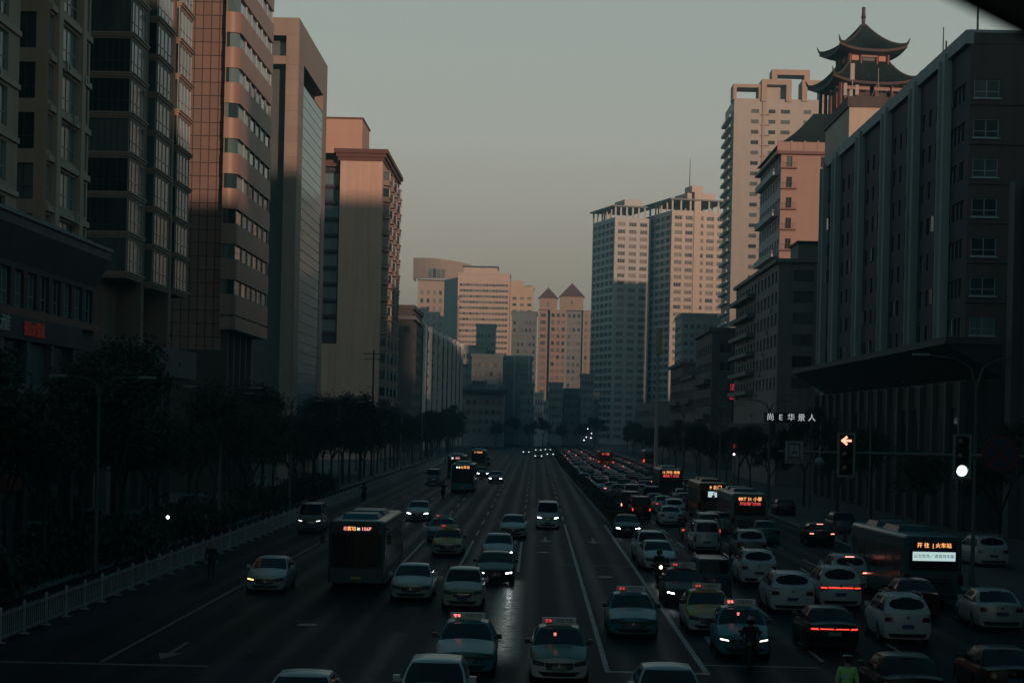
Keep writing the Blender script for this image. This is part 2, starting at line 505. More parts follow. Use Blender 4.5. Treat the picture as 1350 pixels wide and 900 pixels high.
# ------------------------------------------------------------------ building kit
M_FRAME_D = mat('window_frame_dark', (0.05, 0.052, 0.055), 0.45)
M_FRAME_W = mat('window_frame_pale', (0.36, 0.37, 0.36), 0.45)
M_FRAME_T = mat('window_frame_tan', (0.20, 0.17, 0.14), 0.55)
M_GL = glass_mat('window_glass', (0.012, 0.018, 0.022), (0.10, 0.12, 0.12), 0.3)
M_GLT = glass_mat('window_glass_teal', (0.018, 0.042, 0.046), (0.115, 0.185, 0.185), 0.4, 0.16, 1.5, 0.16)
M_GLF = glass_mat('window_glass_far', (0.025, 0.035, 0.04), (0.22, 0.20, 0.17), 0.5, 0.12, 1.5, .3)
M_ROOF = mat('roof_felt', (0.06, 0.06, 0.06), 0.9, var=0.2)
M_AC = mat('air_conditioner_casing', (0.30, 0.30, 0.28), 0.5, var=0.2, vscale=3)
M_GRILL = mat('dark_grille', (0.03, 0.03, 0.03), 0.6)
WCACHE = {}
def win_mesh(w, h, nv, nh, fm, gm, fr=0.06, joined=False):
    k = (round(w, 2), round(h, 2), nv, nh, fm.name, gm.name, fr, joined)
    if k in WCACHE:
        return WCACHE[k]
    m = MB()
    x, z, d = w / 2, h / 2, 0.06
    m.box(-x, x, -d, 0, -z, -z + fr); m.box(-x, x, -d, 0, z - fr, z)
    m.box(-x, -x + fr, -d + .002, 0, -z + fr, z - fr); m.box(x - fr, x, -d + .002, 0, -z + fr, z - fr)
    for i in range(1, nv):
        c = -x + w * i / nv
        m.box(c - fr * .4, c + fr * .4, -d + .004, 0, -z + fr, z - fr)
    for i in range(1, nh + 1):
        c = -z + h * (0.36 if nh == 1 else i / (nh + 1))
        m.box(-x + fr, x - fr, -d + .008, 0, c - fr * .35, c + fr * .35)
    p = MB() if not joined else m
    p.face([(-x + .01, -.012, -z + .01), (x - .01, -.012, -z + .01), (x - .01, -.012, z - .01), (-x + .01, -.012, z - .01)], 1 if joined else 0)
    if joined:
        r = (m.mesh('window', [fm, gm]), None)
    else:
        r = (m.mesh('window', [fm]), p.mesh('pane', [gm]))
    WCACHE[k] = r
    return r
class Bld:
    def __init__(s, name, label, base, cat='building', group=None):
        s.o = Vector((base[0], base[1], 0))
        s.root = thing(name, label, cat, s.o, 0, group)
        s.wall = MB()
        s.nwin = 0
        s.extra = MB()
    def L(s, p):
        return (p[0] - s.o.x, p[1] - s.o.y, p[2] if len(p) > 2 else 0)
    def quad(s, P0, U, W, z0, z1, mi=0):
        a = (P0[0], P0[1]); b = (P0[0] + U[0] * W, P0[1] + U[1] * W)
        s.wall.face([(*a, z0), (*b, z0), (*b, z1), (*a, z1)], mi)
    def face(s, P0, U, W, z0, z1, cols, rows, depth=0.18, nv=2, nh=0, fm=None, gm=None, fr=0.06, mode='parts', skip=None, mi=0, sill=None, pitch_sill=None):
        """wall with real openings; each opening gets a window (frame > pane)"""
        fm = fm or M_FRAME_D; gm = gm or M_GL
        N = (U[1], -U[0])
        ub = sorted(set([0.0, W] + [a for c in cols for a in c])); zb = sorted(set([z0, z1] + [a for r in rows for a in r]))
        def pt(u, z, d=0.0):
            return (P0[0] + U[0] * u - N[0] * d, P0[1] + U[1] * u - N[1] * d, z)
        cs = set((round(c[0], 4), round(c[1], 4)) for c in cols); rs = set((round(r[0], 4), round(r[1], 4)) for r in rows)
        for i in range(len(ub) - 1):
            iscol = (round(ub[i], 4), round(ub[i + 1], 4)) in cs
            if not iscol:
                s.wall.face([pt(ub[i], z0), pt(ub[i + 1], z0), pt(ub[i + 1], z1), pt(ub[i], z1)], mi)
                continue
            for j in range(len(zb) - 1):
                u0, u1, a, b = ub[i], ub[i + 1], zb[j], zb[j + 1]
                if iscol and (round(a, 4), round(b, 4)) in rs and not (skip and skip(i, j)):
                    s.wall.face([pt(u0, a), pt(u0, b), pt(u0, b, depth), pt(u0, a, depth)], mi)
                    s.wall.face([pt(u1, b), pt(u1, a), pt(u1, a, depth), pt(u1, b, depth)], mi)
                    s.wall.face([pt(u0, a), pt(u0, a, depth), pt(u1, a, depth), pt(u1, a)], mi)
                    s.wall.face([pt(u0, b), pt(u1, b), pt(u1, b, depth), pt(u0, b, depth)], mi)
                    s.window(pt((u0 + u1) / 2, (a + b) / 2, depth), U, u1 - u0, b - a, nv, nh, fm, gm, fr, mode)
                    if sill:
                        s.ledge(pt((u0 + u1) / 2, a, -0.02), U, u1 - u0 + .2, sill)
                else:
                    s.wall.face([pt(u0, a), pt(u1, a), pt(u1, b), pt(u0, b)], mi)
    def window(s, p, U, w, h, nv, nh, fm, gm, fr, mode):
        ang = math.atan2(U[1], U[0])
        if mode == 'parts':
            a, b = win_mesh(w, h, nv, nh, fm, gm, fr)
            o = obj('window', a, s.root, s.L(p), ang)
            obj('pane', b, o)
            s.nwin += 1
        elif mode == 'single' and s.nwin < 300:
            a, _ = win_mesh(w, h, nv, nh, fm, gm, fr, True)
            obj('window', a, s.root, s.L(p), ang)
            s.nwin += 1
        else:
            a, _ = win_mesh(w, h, nv, nh, fm, gm, fr, True)
            if not hasattr(s, 'rest'):
                s.rest = MB(); s.restm = (fm, gm)
            i = len(s.rest.v)
            mt = Matrix.Translation(p) @ Matrix.Rotation(ang, 4, 'Z')
            s.rest.v += [tuple(mt @ v.co) for v in a.vertices]
            for f in a.polygons:
                s.rest.f.append(tuple(i + k for k in f.vertices)); s.rest.m.append(f.material_index)
    def ledge(s, p, U, w, mt, h=0.12, d=0.16):
        k = ('ledge', round(w, 2), h, d, mt.name)
        if k not in WCACHE:
            m = MB(); m.box(-w / 2, w / 2, -d, 0.0, -h, 0); WCACHE[k] = m.mesh('window_sill', [mt])
        obj('window_sill', WCACHE[k], s.root, s.L(p), math.atan2(U[1], U[0]))
    def part(s, name, mb, mats, smooth=None, kind=None, parent=None):
        o = obj(name, mb.mesh(name, mats, smooth, off=(s.o.x, s.o.y, 0)), parent or s.root)
        if kind: o['kind'] = kind
        return o
    def done(s, mats, roof=None):
        s.part('wall', s.wall, mats)
        if hasattr(s, 'rest'):
            s.part('windows_of_far_storeys', s.rest, list(s.restm), kind='stuff')
def even(W, n, w, m0=0.0, m1=None):
    m1 = m0 if m1 is None else m1
    pitch = (W - m0 - m1) / n
    return [(m0 + pitch * (k + .5) - w / 2, m0 + pitch * (k + .5) + w / 2) for k in range(n)]
def rows_(z_head, h, pitch, n):
    return [(round(z_head - h - pitch * k, 4), round(z_head - pitch * k, 4)) for k in range(n)]
FX, FY_L, FY_R = (1, 0), (0, 1), (0, -1)      # walking directions: front face, left-bank street face, right-bank street face

def ac_unit(b, p, U):
    if 'ac' not in WCACHE:
        m = MB(); m.box(-.42, .42, -.34, 0, 0, .6); m.lathe([(0, 0), (.24, 0), (.24, .02)], 14, 1)
        m.v[-42:] = [(x, -.345 - z * .3, y + .3) for x, y, z in m.v[-42:]]
        WCACHE['ac'] = m.mesh('air_conditioner', [M_AC, M_GRILL])
    obj('air_conditioner', WCACHE['ac'], b.root, b.L(p), math.atan2(U[1], U[0]))

# ================================================================== LEFT BANK
# --- beige apartment block with a projecting wing
M_BEIGE = wall('beige_tile', (0.37, 0.275, 0.205))
M_BEIGE_L = wall('beige_tile_pale', (0.44, 0.34, 0.265))
b = Bld('beige_apartment_block', 'beige tiled apartment block with tall grouped windows above the shop podium, at the left edge', (-34, 110))
rws = rows_(31.75 + 3.05 * 9, 2.2, 3.05, 14)
b.face((-30, 88), FY_L, 26.0, 14, 62, [(2.0, 4.6), (8.0, 10.6), (14.2, 16.8), (20.0, 23.6)], rws, nv=3, nh=1, gm=M_GLT, fm=M_FRAME_W)
b.quad((-30, 114), (-1, 0), 7, 14, 62)
b.quad((-46, 88), FX, 16, 14, 62)
b.face((-37, 120.6), FX, 7, 14, 62, [(1.4, 2.6), (4.95, 6.25)], rws, nv=2, nh=1)
cD = [DX(x, 100, -30) - 120.6 for x in (63.5, 70.5, 77.5, 103, 108.5, 116.5)]
b.face((-30, 120.6), FY_L, 11.2, 14, 62, [(cD[0], cD[1]), (cD[2], cD[3]), (cD[4], cD[5])], rws, nv=4, nh=1, gm=M_GLT, fm=M_FRAME_W)
b.quad((-30, 131.8), (-1, 0), 16, 14, 62)
b.wall.face([(-46, 88, 62), (-30, 88, 62), (-30, 131.8, 62), (-46, 131.8, 62)])
for a, c in ((cD[1] + .15, cD[2] - .15), (cD[3] + .1, cD[4] - .1)):
    m = MB(); m.box(-30.002, -29.72, 120.6 + a, 120.6 + c, 14.0, 62.2); b.part('pilaster', m, [M_BEIGE_L])
for (z0, z1) in rws:
    m = MB(); m.box(-30.001, -29.8, 120.7, 131.7, z1 + .18, z1 + .55); b.part('string_course', m, [M_BEIGE_L])
    m = MB(); m.box(-30.001, -29.85, 88.1, 113.9, z1 + .2, z1 + .5); b.part('string_course', m, [M_BEIGE_L])
for k, dd in ((6, 125.4), (9, 124.6), (10, 126.8), (9, 129.6), (12, 128)):
    ac_unit(b, (-29.98, dd, rws[k][0] - .75), FY_L)
for k in (4, 7, 8, 10):
    ac_unit(b, (-29.98, 108.6, rws[k][0] - .75), FY_L)
b.done([M_BEIGE])

# --- shop podium in front of the beige block
M_POD = wall('podium_concrete', (0.085, 0.088, 0.088), 0.2, 0.3)
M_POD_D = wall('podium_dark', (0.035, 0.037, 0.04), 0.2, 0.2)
M_TEALP = mat('teal_fascia', (0.04, 0.11, 0.115), 0.5, var=0.2, vscale=1.2)
M_REDP = mat('dark_red_band', (0.10, 0.02, 0.022), 0.55, var=0.25, vscale=1)
M_LEDGE0 = wall('canopy_trim', (0.20, 0.21, 0.21))
b = Bld('shop_podium', 'low grey shop podium with a deep sloping canopy and a teal fascia', (-30, 92), 'shop')
x0, yA, yB = -27.0, 62.0, 121.0
Lp = yB - yA
b.face((x0, yA), FY_L, Lp, 0, 15.2, even(Lp, 22, 1.9), [(12.95, 14.9)], depth=.25, nv=2, nh=1, gm=M_GLT, fm=M_FRAME_W)
b.quad((x0, yB), (-1, 0), 3, 0, 17.0)
b.quad((-40, yA), FX, 13, 0, 17.0)
b.wall.face([(-30, yA, 17), (x0, yA, 17), (x0, yB, 17), (-30, yB, 17)])
m = MB()
y0, y1 = yA - .5, yB + .5
m.face([(x0 + .9, y0, 17.3), (x0 + .9, y1, 17.3), (x0 + .9, y1, 16.8), (x0 + .9, y0, 16.8)][::-1])
m.face([(x0 + .9, y0, 16.8), (x0 + .9, y1, 16.8), (x0 + .02, y1, 15.2), (x0 + .02, y0, 15.2)][::-1])
m.face([(x0 - 2, y0, 17.3), (x0 + .9, y0, 17.3), (x0 + .9, y1, 17.3), (x0 - 2, y1, 17.3)])
m.face([(x0 + .9, y1, 17.3), (x0 + .9, y1, 16.8), (x0 + .02, y1, 15.2), (x0 - 2, y1, 15.2), (x0 - 2, y1, 17.3)])
b.part('canopy', m, [M_POD])
m = MB(); m.box(x0 + .6, x0 + 1.02, y0 - .02, y1 + .02, 17.302, 17.5); b.part('canopy_edge', m, [M_LEDGE0])
m = MB(); m.box(x0 + .003, x0 + .4, yA, yB - .1, 12.42, 12.8); b.part('red_band', m, [M_REDP])
m = MB(); m.box(x0 + .003, x0 + .5, yA, 116, 11.2, 12.40); b.part('sign_board', m, [M_POD_D])
m = MB(); m.box(x0 + .003, x0 + 1.5, 70, 108, 8.0, 8.9); b.part('awning', m, [M_TEALP])
for k in range(12):
    m = MB(); m.box(x0 + .003, x0 + .4, yA + .2 + k * 5.2, yA + .95 + k * 5.2, 0.1, 11.18); b.part('column', m, [M_POD])
for k in range(11):
    m = MB(); m.face([(x0 + .05, yA + 1.2 + k * 5.2, 9.0), (x0 + .05, yA + 5.2 + k * 5.2, 9.0), (x0 + .05, yA + 5.2 + k * 5.2, 11.1), (x0 + .05, yA + 1.2 + k * 5.2, 11.1)]); b.part('shop_window', m, [M_GLT])
    m = MB(); m.face([(x0 + .05, yA + 1.2 + k * 5.2, .3), (x0 + .05, yA + 5.2 + k * 5.2, .3), (x0 + .05, yA + 5.2 + k * 5.2, 3.4), (x0 + .05, yA + 1.2 + k * 5.2, 3.4)]); b.part('shop_window', m, [M_GL])
m = MB(); m.box(x0 + .06, x0 + .5, 92, 103, 4.2, 5.6); b.part('pale_shop_board', m, [mat('shop_board_pale', (0.25, 0.29, 0.29), .6)])
m = MB(); m.box(x0 + .06, x0 + .5, 92, 103, 3.5, 4.19); b.part('red_shop_board', m, [mat('shop_board_red', (0.22, 0.03, 0.025), .6)])
M_LETR = mat('sign_letter_red', (0.20, 0.03, 0.028), 0.5, emit=(0.9, 0.10, 0.06), estr=0.03)
M_LETW = mat('sign_letter_white', (0.5, 0.5, 0.5), 0.5)
obj('lettering', text_mesh('大酒店', .9, M_LETW, 0.03), b.root, b.L((x0 + .58, 98.4, 11.85)), R(90))
obj('lettering', text_mesh('餐饮火锅城', .85, M_LETR, 0.03), b.root, b.L((x0 + .58, 104.6, 11.75)), R(90))
b.done([M_POD_D])

# --- bay window tower
M_BRN = wall('brown_tile', (0.16, 0.115, 0.085))
M_LEDGE = wall('ledge_stone', (0.34, 0.265, 0.215), 0.1, 0.2)
M_POST = wall('post_stone', (0.19, 0.14, 0.11), 0.1, 0.15)
b = Bld('bay_window_tower', 'dark apartment tower with stacked glazed bays and brown stone ledges between storeys', (-33, 158))
b.quad((-44, 148.2), FX, 11.6, 0, 64); b.quad((-32.4, 148.2), FY_L, 23.0, 0, 64); b.quad((-32.4, 171.2), (-1, 0), 12, 0, 64)
def bay(b, x_in, x_out, d0, d1, front_from, z_first, n, pitch, nvf, nvs, front=True):
    for k in range(n):
        zt = z_first - pitch * k
        m = MB()
        # moulded ledge: three stacked slabs
        for (e, a, c) in ((0.0, zt - .46, zt - .30), (.12, zt - .298, zt - .12), (.22, zt - .118, zt)):
            m.box(front_from, x_out + e, d0 - e, d1 + e, a, c)
        led = b.part('bay_ledge', m, [M_LEDGE])
        h = pitch - .46
        zc = zt + h / 2
        fw = x_out - front_from
        if front:
            a, p = win_mesh(fw, h, nvf, 1, M_FRAME_D, M_GL, .05)
            o = obj('window', a, b.root, b.L((front_from + fw / 2, d0 + .12, zc))); obj('pane', p, o)
        sw = d1 - d0
        a, p = win_mesh(sw, h, nvs, 1, M_FRAME_W, M_GLT, .09)
        o = obj('window', a, b.root, b.L((x_out - .12, d0 + sw / 2, zc)), R(90)); obj('pane', p, o)
zf = 35.7 + 2.94 * 9
bay(b, -33, -30.4, 147.0, 152.6, -33.7, zf, 16, 2.94, 7, 4)
bay(b, -33, -29.9, 154.4, 160.6, -32.4, zf - .25, 16, 2.94, 2, 4)
bay(b, -33, -29.9, 163.6, 169.6, -32.4, zf - .1, 16, 2.94, 2, 4)
m = MB(); m.box(-32.4, -30.0, 161.5, 162.5, 12, 63); b.part('corner_post', m, [M_POST])
m = MB(); m.box(-32.4, -30.5, 152.9, 153.9, 12, 63); b.part('corner_post', m, [M_POST])
m = MB(); m.box(-40, -29.2, 146.5, 170.8, 10.6, 12.9); b.part('podium_roof', m, [M_POD])
for k in range(6):
    m = MB(); m.box(-31.6, -31.0, 147 + k * 4.4, 147.7 + k * 4.4, 0.1, 10.6); b.part('column', m, [M_POD])
b.done([M_BRN])

# --- brown panel tower with rounded strip-window corner
M_PANEL = mat('brown_granite_panel', (0.165, 0.108, 0.086), 0.5, var=0.08, vscale=0.6, rnd=0.10, streak=0.08)
M_JOINT = mat('dark_joint', (0.05, 0.04, 0.035), 0.9)
M_BAND = wall('brown_granite_band', (0.265, 0.168, 0.130), 0.07, 0.1, 0.5)
b = Bld('brown_office_tower', 'brown granite office tower with gridded end wall and rounded corner ribbon windows', (-34, 202))
D3 = 193.5
b.quad((-40, D3), FX, 9.75, 0, 57, 1)
# cladding panels on the end wall
pw, ph = 0.80, 1.30
m = MB(); m.box(-pw / 2 + .045, pw / 2 - .045, -.06, 0, -ph / 2 + .045, ph / 2 - .045)
pme = m.mesh('cladding_panel', [M_PANEL])
n = 0
for r_ in range(0, 31):
    for c_ in range(0, 9):
        z = 14.6 + r_ * ph
        x = -30.72 - pw * (c_ + .5)
        obj('cladding_panel', pme, b.root, b.L((x, D3 - .001, z)))
# rounded wing: plan polyline (front flat, arc, side)
xi, rad, dfr, dend = -29.25, 1.05, 192.0, DX(357.5, 200, -29.25)
poly = [(-30.25, D3 + .5), (-30.25, dfr)]
poly.append((xi - rad, dfr) if xi - rad > -30.25 else (-30.2, dfr))
cx_, cy_ = xi - rad, dfr + rad
arc = [(cx_ + rad * math.sin(t), cy_ - rad * math.cos(t)) for t in [math.pi / 2 * k / 6 for k in range(0, 7)]]
poly = [(-30.7, D3 + .3), (-30.7, dfr + 0.0)] + arc + [(xi, dend), (-40, dend)]
rw = rows_(44.6 + 3.4 * 3, 1.42, 3.4, 12)
zs = [57.0] + [z for (lo, hi) in rw for z in (hi, lo)] + [17.2]
for k in range(0, len(zs) - 1, 2):
    m = MB(); m.prism(poly, zs[k + 1], zs[k]); b.part('spandrel_band', m, [M_BAND], smooth=30)
ins = .22
inner = [(-30.7 + ins, D3 + .3), (-30.7 + ins, dfr + ins)] + [(cx_ + (rad - ins) * math.sin(t), cy_ - (rad - ins) * math.cos(t)) for t in [math.pi / 2 * k / 6 for k in range(0, 7)]] + [(xi - ins, dend - ins), (-40, dend - ins)]
for (lo, hi) in rw:
    m = MB(); m.face([(-30.62, dfr + ins, lo), (arc[0][0], dfr + ins, lo), (arc[0][0], dfr + ins, hi), (-30.62, dfr + ins, hi)])
    b.part('pane', m, [M_GLT])
    m = MB()
    for i in range(2, 8):
        p, q = inner[i], inner[i + 1]
        m.face([(*p, lo), (*q, lo), (*q, hi), (*p, hi)])
    b.part('curved_pane', m, [M_GLT], smooth=40)
    L0, L1 = cy_ + .1, dend - ins
    npn = 6
    for i in range(npn):
        y0, y1 = L0 + (L1 - L0) * i / npn, L0 + (L1 - L0) * (i + 1) / npn
        m = MB(); m.face([(xi - ins, y0, lo), (xi - ins, y1, lo), (xi - ins, y1, hi), (xi - ins, y0, hi)])
        b.part('pane', m, [M_GLT if (i + int(hi)) % 3 else M_GL])
    for i in range(1, npn + 1):
        y0 = L0 + (L1 - L0) * i / npn
        m = MB(); m.box(xi - ins - .02, xi - ins + .1, y0 - .16, y0 + .1, lo, hi); b.part('mullion', m, [M_FRAME_W])
    m = MB(); m.box(-30.68, -30.6, dfr + .06, dfr + ins + .3, lo, hi); b.part('mullion', m, [M_BAND])
b.wall.prism([(-40, D3 + .6), (-31.0, D3 + .6), (-31.0, dend - 1), (-40, dend - 1)], 0, 17.2, 1)
for k in range(5):
    m = MB(); m.box(-30.9, -30.2, 194.2 + k * 4, 194.9 + k * 4, 0, 17.1); b.part('column', m, [M_POD])
b.done([M_BAND, M_JOINT])

# --- stone and glass slab tower
M_STONE = mat('grey_tan_stone', (0.255, 0.205, 0.168), 0.6, var=0.1, vscale=0.5, rnd=0.06, streak=0.12)
M_CURT = glass_mat('curtain_wall_glass', (0.030, 0.130, 0.160), (0.06, 0.19, 0.23), 0.5, 0.12, 1.5, 0.12)
b = Bld('glass_slab_tower', 'tall stone framed tower with teal curtain wall and a dark notch at its top', (-34, 260))
dA, dB, zt = 244.0, 277.0, 56.6
xw = -30.0
# front end: dark slot between stone pier and left edge
b.quad((-31.55, dA), FX, 1.55, 0, zt)                       # pier
b.quad((-40, dA), FX, 8.45, 54.4, zt)
b.quad((-40, dA), FX, 8.45, 50.9, 51.9)
b.wall.face([(-31.55, dA, 0), (-31.55, dA, zt), (-31.55, dA + 4, zt), (-31.55, dA + 4, 0)])
m = MB(); m.face([(-40, dA + 2.5, 0), (-31.55, dA + 2.5, 0), (-31.55, dA + 2.5, 54.4), (-40, dA + 2.5, 54.4)])
b.part('recessed_glazing', m, [M_GL])
# side: stone frame, notch, curtain wall
ZN = 49.4
d0, d1 = dA + 5.4, dB - 4.6
b.face((xw, dA), FY_L, dB - dA, 0, zt, [], [])  if False else None
b.quad((xw, dA), FY_L, d0 - dA, 0, zt); b.quad((xw, d1), FY_L, dB - d1, 0, zt)
b.quad((xw, d0), FY_L, d1 - d0, 51.8, zt); b.quad((xw, d0), FY_L, d1 - d0, 7.5, 8.2)
for (za, zb2) in ((8.2, 51.8),):
    b.wall.face([(xw, d0, za), (xw, d0, zb2), (xw - 1.2, d0, zb2), (xw - 1.2, d0, za)]); b.wall.face([(xw, d1, zb2), (xw, d1, za), (xw - 1.2, d1, za), (xw - 1.2, d1, zb2)])
m = MB(); m.face([(xw - 2.6, d0, ZN), (xw - 2.6, d1, ZN), (xw - 2.6, d1, 51.8), (xw - 2.6, d0, 51.8)]); m.face([(xw - 2.6, d0, 51.8), (xw - 2.6, d1, 51.8), (xw, d1, 51.8), (xw, d0, 51.8)]); b.part('notch_back', m, [M_POD_D])
m = MB(); m.face([(xw - 2.6, d0, ZN), (xw, d0, ZN), (xw, d1, ZN), (xw - 2.6, d1, ZN)]); b.part('notch_floor', m, [M_STONE])
nc, nr = 9, 32
pw, ph = (d1 - d0) / nc, (ZN - 8.2) / nr
m = MB(); m.box(-pw / 2 + .05, pw / 2 - .05, -.04, 0, -ph / 2 + .05, ph / 2 - .05); pme = m.mesh('curtain_pane', [M_CURT])
for r_ in range(nr):
    for c_ in range(nc):
        obj('curtain_pane', pme, b.root, b.L((xw - .1, d0 + pw * (c_ + .5), 8.2 + ph * (r_ + .5))), R(90) + random.uniform(-.004, .004))
m = MB(); m.face([(xw - .13, d0, 8.2), (xw - .13, d1, 8.2), (xw - .13, d1, ZN), (xw - .13, d0, ZN)]); b.part('curtain_backing', m, [M_FRAME_W])
b.quad((xw, dB), (-1, 0), 10, 0, zt); b.wall.face([(-40, dA, zt), (xw, dA, zt), (xw, dB, zt), (-40, dB, zt)])
m = MB(); m.face([(xw - .8, d0, 0), (xw - .8, d1, 0), (xw - .8, d1, 7.5), (xw - .8, d0, 7.5)]); b.part('entrance_glazing', m, [M_GL])
# stone joints as raised slabs on the pier
sm = MB(); sm.box(-.76, .76, -.05, 0, -.92, .92); sme = sm.mesh('stone_slab', [M_STONE])
for k in range(30):
    obj('stone_slab', sme, b.root, b.L((-30.775, dA - .002, 1.0 + k * 1.88)))
sm = MB(); sm.box(-2.66, 2.66, -.05, 0, -.92, .92); sme = sm.mesh('stone_slab', [M_STONE])
for k in range(30):
    obj('stone_slab', sme, b.root, b.L((xw + .002, dA + 2.7, 1.0 + k * 1.88)), R(90))
b.done([M_STONE])

# --- pink apartment tower with red cornice
M_PINK = wall('pink_render', (0.52, 0.36, 0.28), 0.08, 0.16)
M_PINKP = wall('pink_penthouse', (0.45, 0.28, 0.21), 0.05, 0.08)
M_CORN = wall('red_brown_cornice', (0.115, 0.048, 0.040), 0.1, 0.1)
b = Bld('pink_apartment_tower', 'pink rendered apartment tower with blank end wall, red cornice and stacked bay windows', (-35, 395))
dP, dQ = 377.0, 419.0
xL, xR = P(447, 300, dP).x, -30.0
ztp = 56.6
b.quad((xL, dP), FX, xR - xL, 0, ztp); b.quad((xR, dP), FY_L, dQ - dP, 0, ztp)
b.quad((xL, dP + 3.5), (0, -1), 3.5, 0, ztp)
b.face((xL - 9, dP + 3.5), FX, 9, 22, ztp - .8, [(1.0, 3.0), (5.4, 8.4)], rows_(54.6, 2.2, 3.1, 10), nv=3, gm=M_GLT, mode='parts', mi=1)
b.quad((xL - 9, dP + 1.5), FX, 9, 0, 22, 0)
for k in range(11):
    m = MB(); m.box(xL - 9, xL, dP + 2.9, dP + 3.49, 55.2 - 3.1 * k - .25, 55.2 - 3.1 * k + .25); b.part('balcony_slab', m, [M_POD_D])
m = MB()
for (e, a, c) in ((.25, ztp, ztp + .7), (.6, ztp + .702, ztp + 1.4), (1.0, ztp + 1.402, ztp + 2.2)):
    m.box(xL - .2 - e, xR + e, dP - e, dQ + e, a, c)
b.part('cornice', m, [M_CORN])
m = MB(); m.box(xL - 12, xL - .5, dP + 2.4, dQ - 4, ztp - .8, ztp + .4); b.part('cornice', m, [M_CORN])
pl, pr = P(429, 180, dP + 6).x - 1, P(477.5, 180, dP + 6).x
m = MB(); m.box(pl, pr, dP + 6, dP + 22, ztp + 2.2, P(450, 157, dP + 6).z); ph_ = b.part('penthouse', m, [M_PINKP])
m = MB(); m.box(pl - .2, pr + .2, dP + 5.8, dP + 22.2, P(450, 157, dP + 6).z + .002, P(450, 157, dP + 6).z + .35); b.part('coping', m, [M_CORN], parent=ph_)
M_BAYP = wall('bay_shade_render', (0.24, 0.185, 0.16), .1, .2)  # darker than the tower's own render: shade on the bays put into the colour
# stacked bays along the street side
for j, dd in enumerate((379.5, 389.5, 399.5, 409.5)):
    for k in range(14):
        zc = 54.0 - 3.16 * k
        m = MB()
        pr_ = [(xR, dd), (xR + 1.15, dd + 1.0), (xR + 1.15, dd + 4.2), (xR, dd + 5.2)]
        m.prism(pr_, zc - 1.55, zc - .75); m.prism(pr_, zc + 1.05, zc + 1.35)
        m.prism([(p[0] + (.15 if p[0] > xR else 0), p[1]) for p in pr_], zc - .748, zc - .6)
        bb = b.part('bay_window', m, [M_BAYP])
        m = MB(); m.prism([(xR, dd + .12), (xR + 1.05, dd + 1.05), (xR + 1.05, dd + 4.15), (xR, dd + 5.08)], zc - .6, zc + 1.05)
        b.part('pane', m, [M_GL], parent=bb)
        for yq in (1.02, 2.6):
            m = MB(); m.tube((xR + 1.1, dd + yq, zc - .6), (xR + 1.1, dd + yq, zc + 1.05), .07, n=4); b.part('mullion', m, [M_FRAME_W], parent=bb)
b.wall.box(xL - 8.9, xR - 6, dP + 6, dQ, 0, ztp)
m = MB()
for k in range(70): m.box(xL + .02, xR - .02, dP - .035, dP - .002, 1.0 + k * .79, 1.0 + k * .79 + .70)
b.part('render_courses', m, [M_PINK], kind='stuff')
b.done([M_PINK, M_POD_D])

# --- dark corner block with pale cornice
M_DKB = wall('dark_brick', (0.075, 0.066, 0.062))
b = Bld('dark_corner_block', 'dark brick block with a pale cornice beyond the pink tower', (-35, 500))
b.face((-42, 478), FX, 12.0, 0, 34.5, even(12, 4, 1.5), rows_(30.5, 1.7, 3.2, 8), nv=2, mode='single')
b.face((-30, 478), FY_L, 38, 0, 34.5, even(38, 9, 2.0), rows_(30.5, 1.7, 3.2, 8), nv=2, mode='single')
m = MB(); m.box(-42.4, -29.3, 477.3, 516.6, 32.0, 32.8); b.part('cornice', m, [M_KERB])
m = MB(); m.box(-42.3, -29.5, 477.5, 516.4, 34.5, 35.5); b.part('parapet', m, [M_DKB])
b.wall.face([(-42, 478, 34.5), (-30, 478, 34.5), (-30, 516, 34.5), (-42, 516, 34.5)])
b.done([M_DKB])

# --- white pilastered block
M_WHT = wall('white_render', (0.62, 0.64, 0.62), 0.08, 0.15)
b = Bld('white_pilaster_block', 'white framed office block with tall pilasters between dark glazing', (-32, 580))
q0, q1 = Vector((-29.9, 522, 0)), Vector((-24.6, 646, 0))
U = (q1 - q0).normalized(); Wd = (q1 - q0).length
b.face((q0.x, q0.y), (U.x, U.y), Wd, 0, 32, even(Wd, 16, 5.6, 2), rows_(29.5, 2.5, 3.3, 8), depth=.5, nv=3, nh=1, mode='single', gm=M_GLT, fr=.12)
b.quad((q0.x - 18, q0.y), FX, 18, 0, 32)
b.wall.face([(q0.x - 18, q0.y, 32), (q0.x, q0.y, 32), (q1.x, q1.y, 32), (q1.x - 18, q1.y, 32)])
for k in range(9):
    p = q0 + U * (1.0 + k * (Wd - 2) / 8)
    m = MB(); m.box(p.x - .3, p.x + .8, p.y - .9, p.y + .9, 0, 33.2); b.part('pilaster', m, [M_WHT])
b.done([wall('dark_spandrel', (0.055, 0.065, 0.065))])
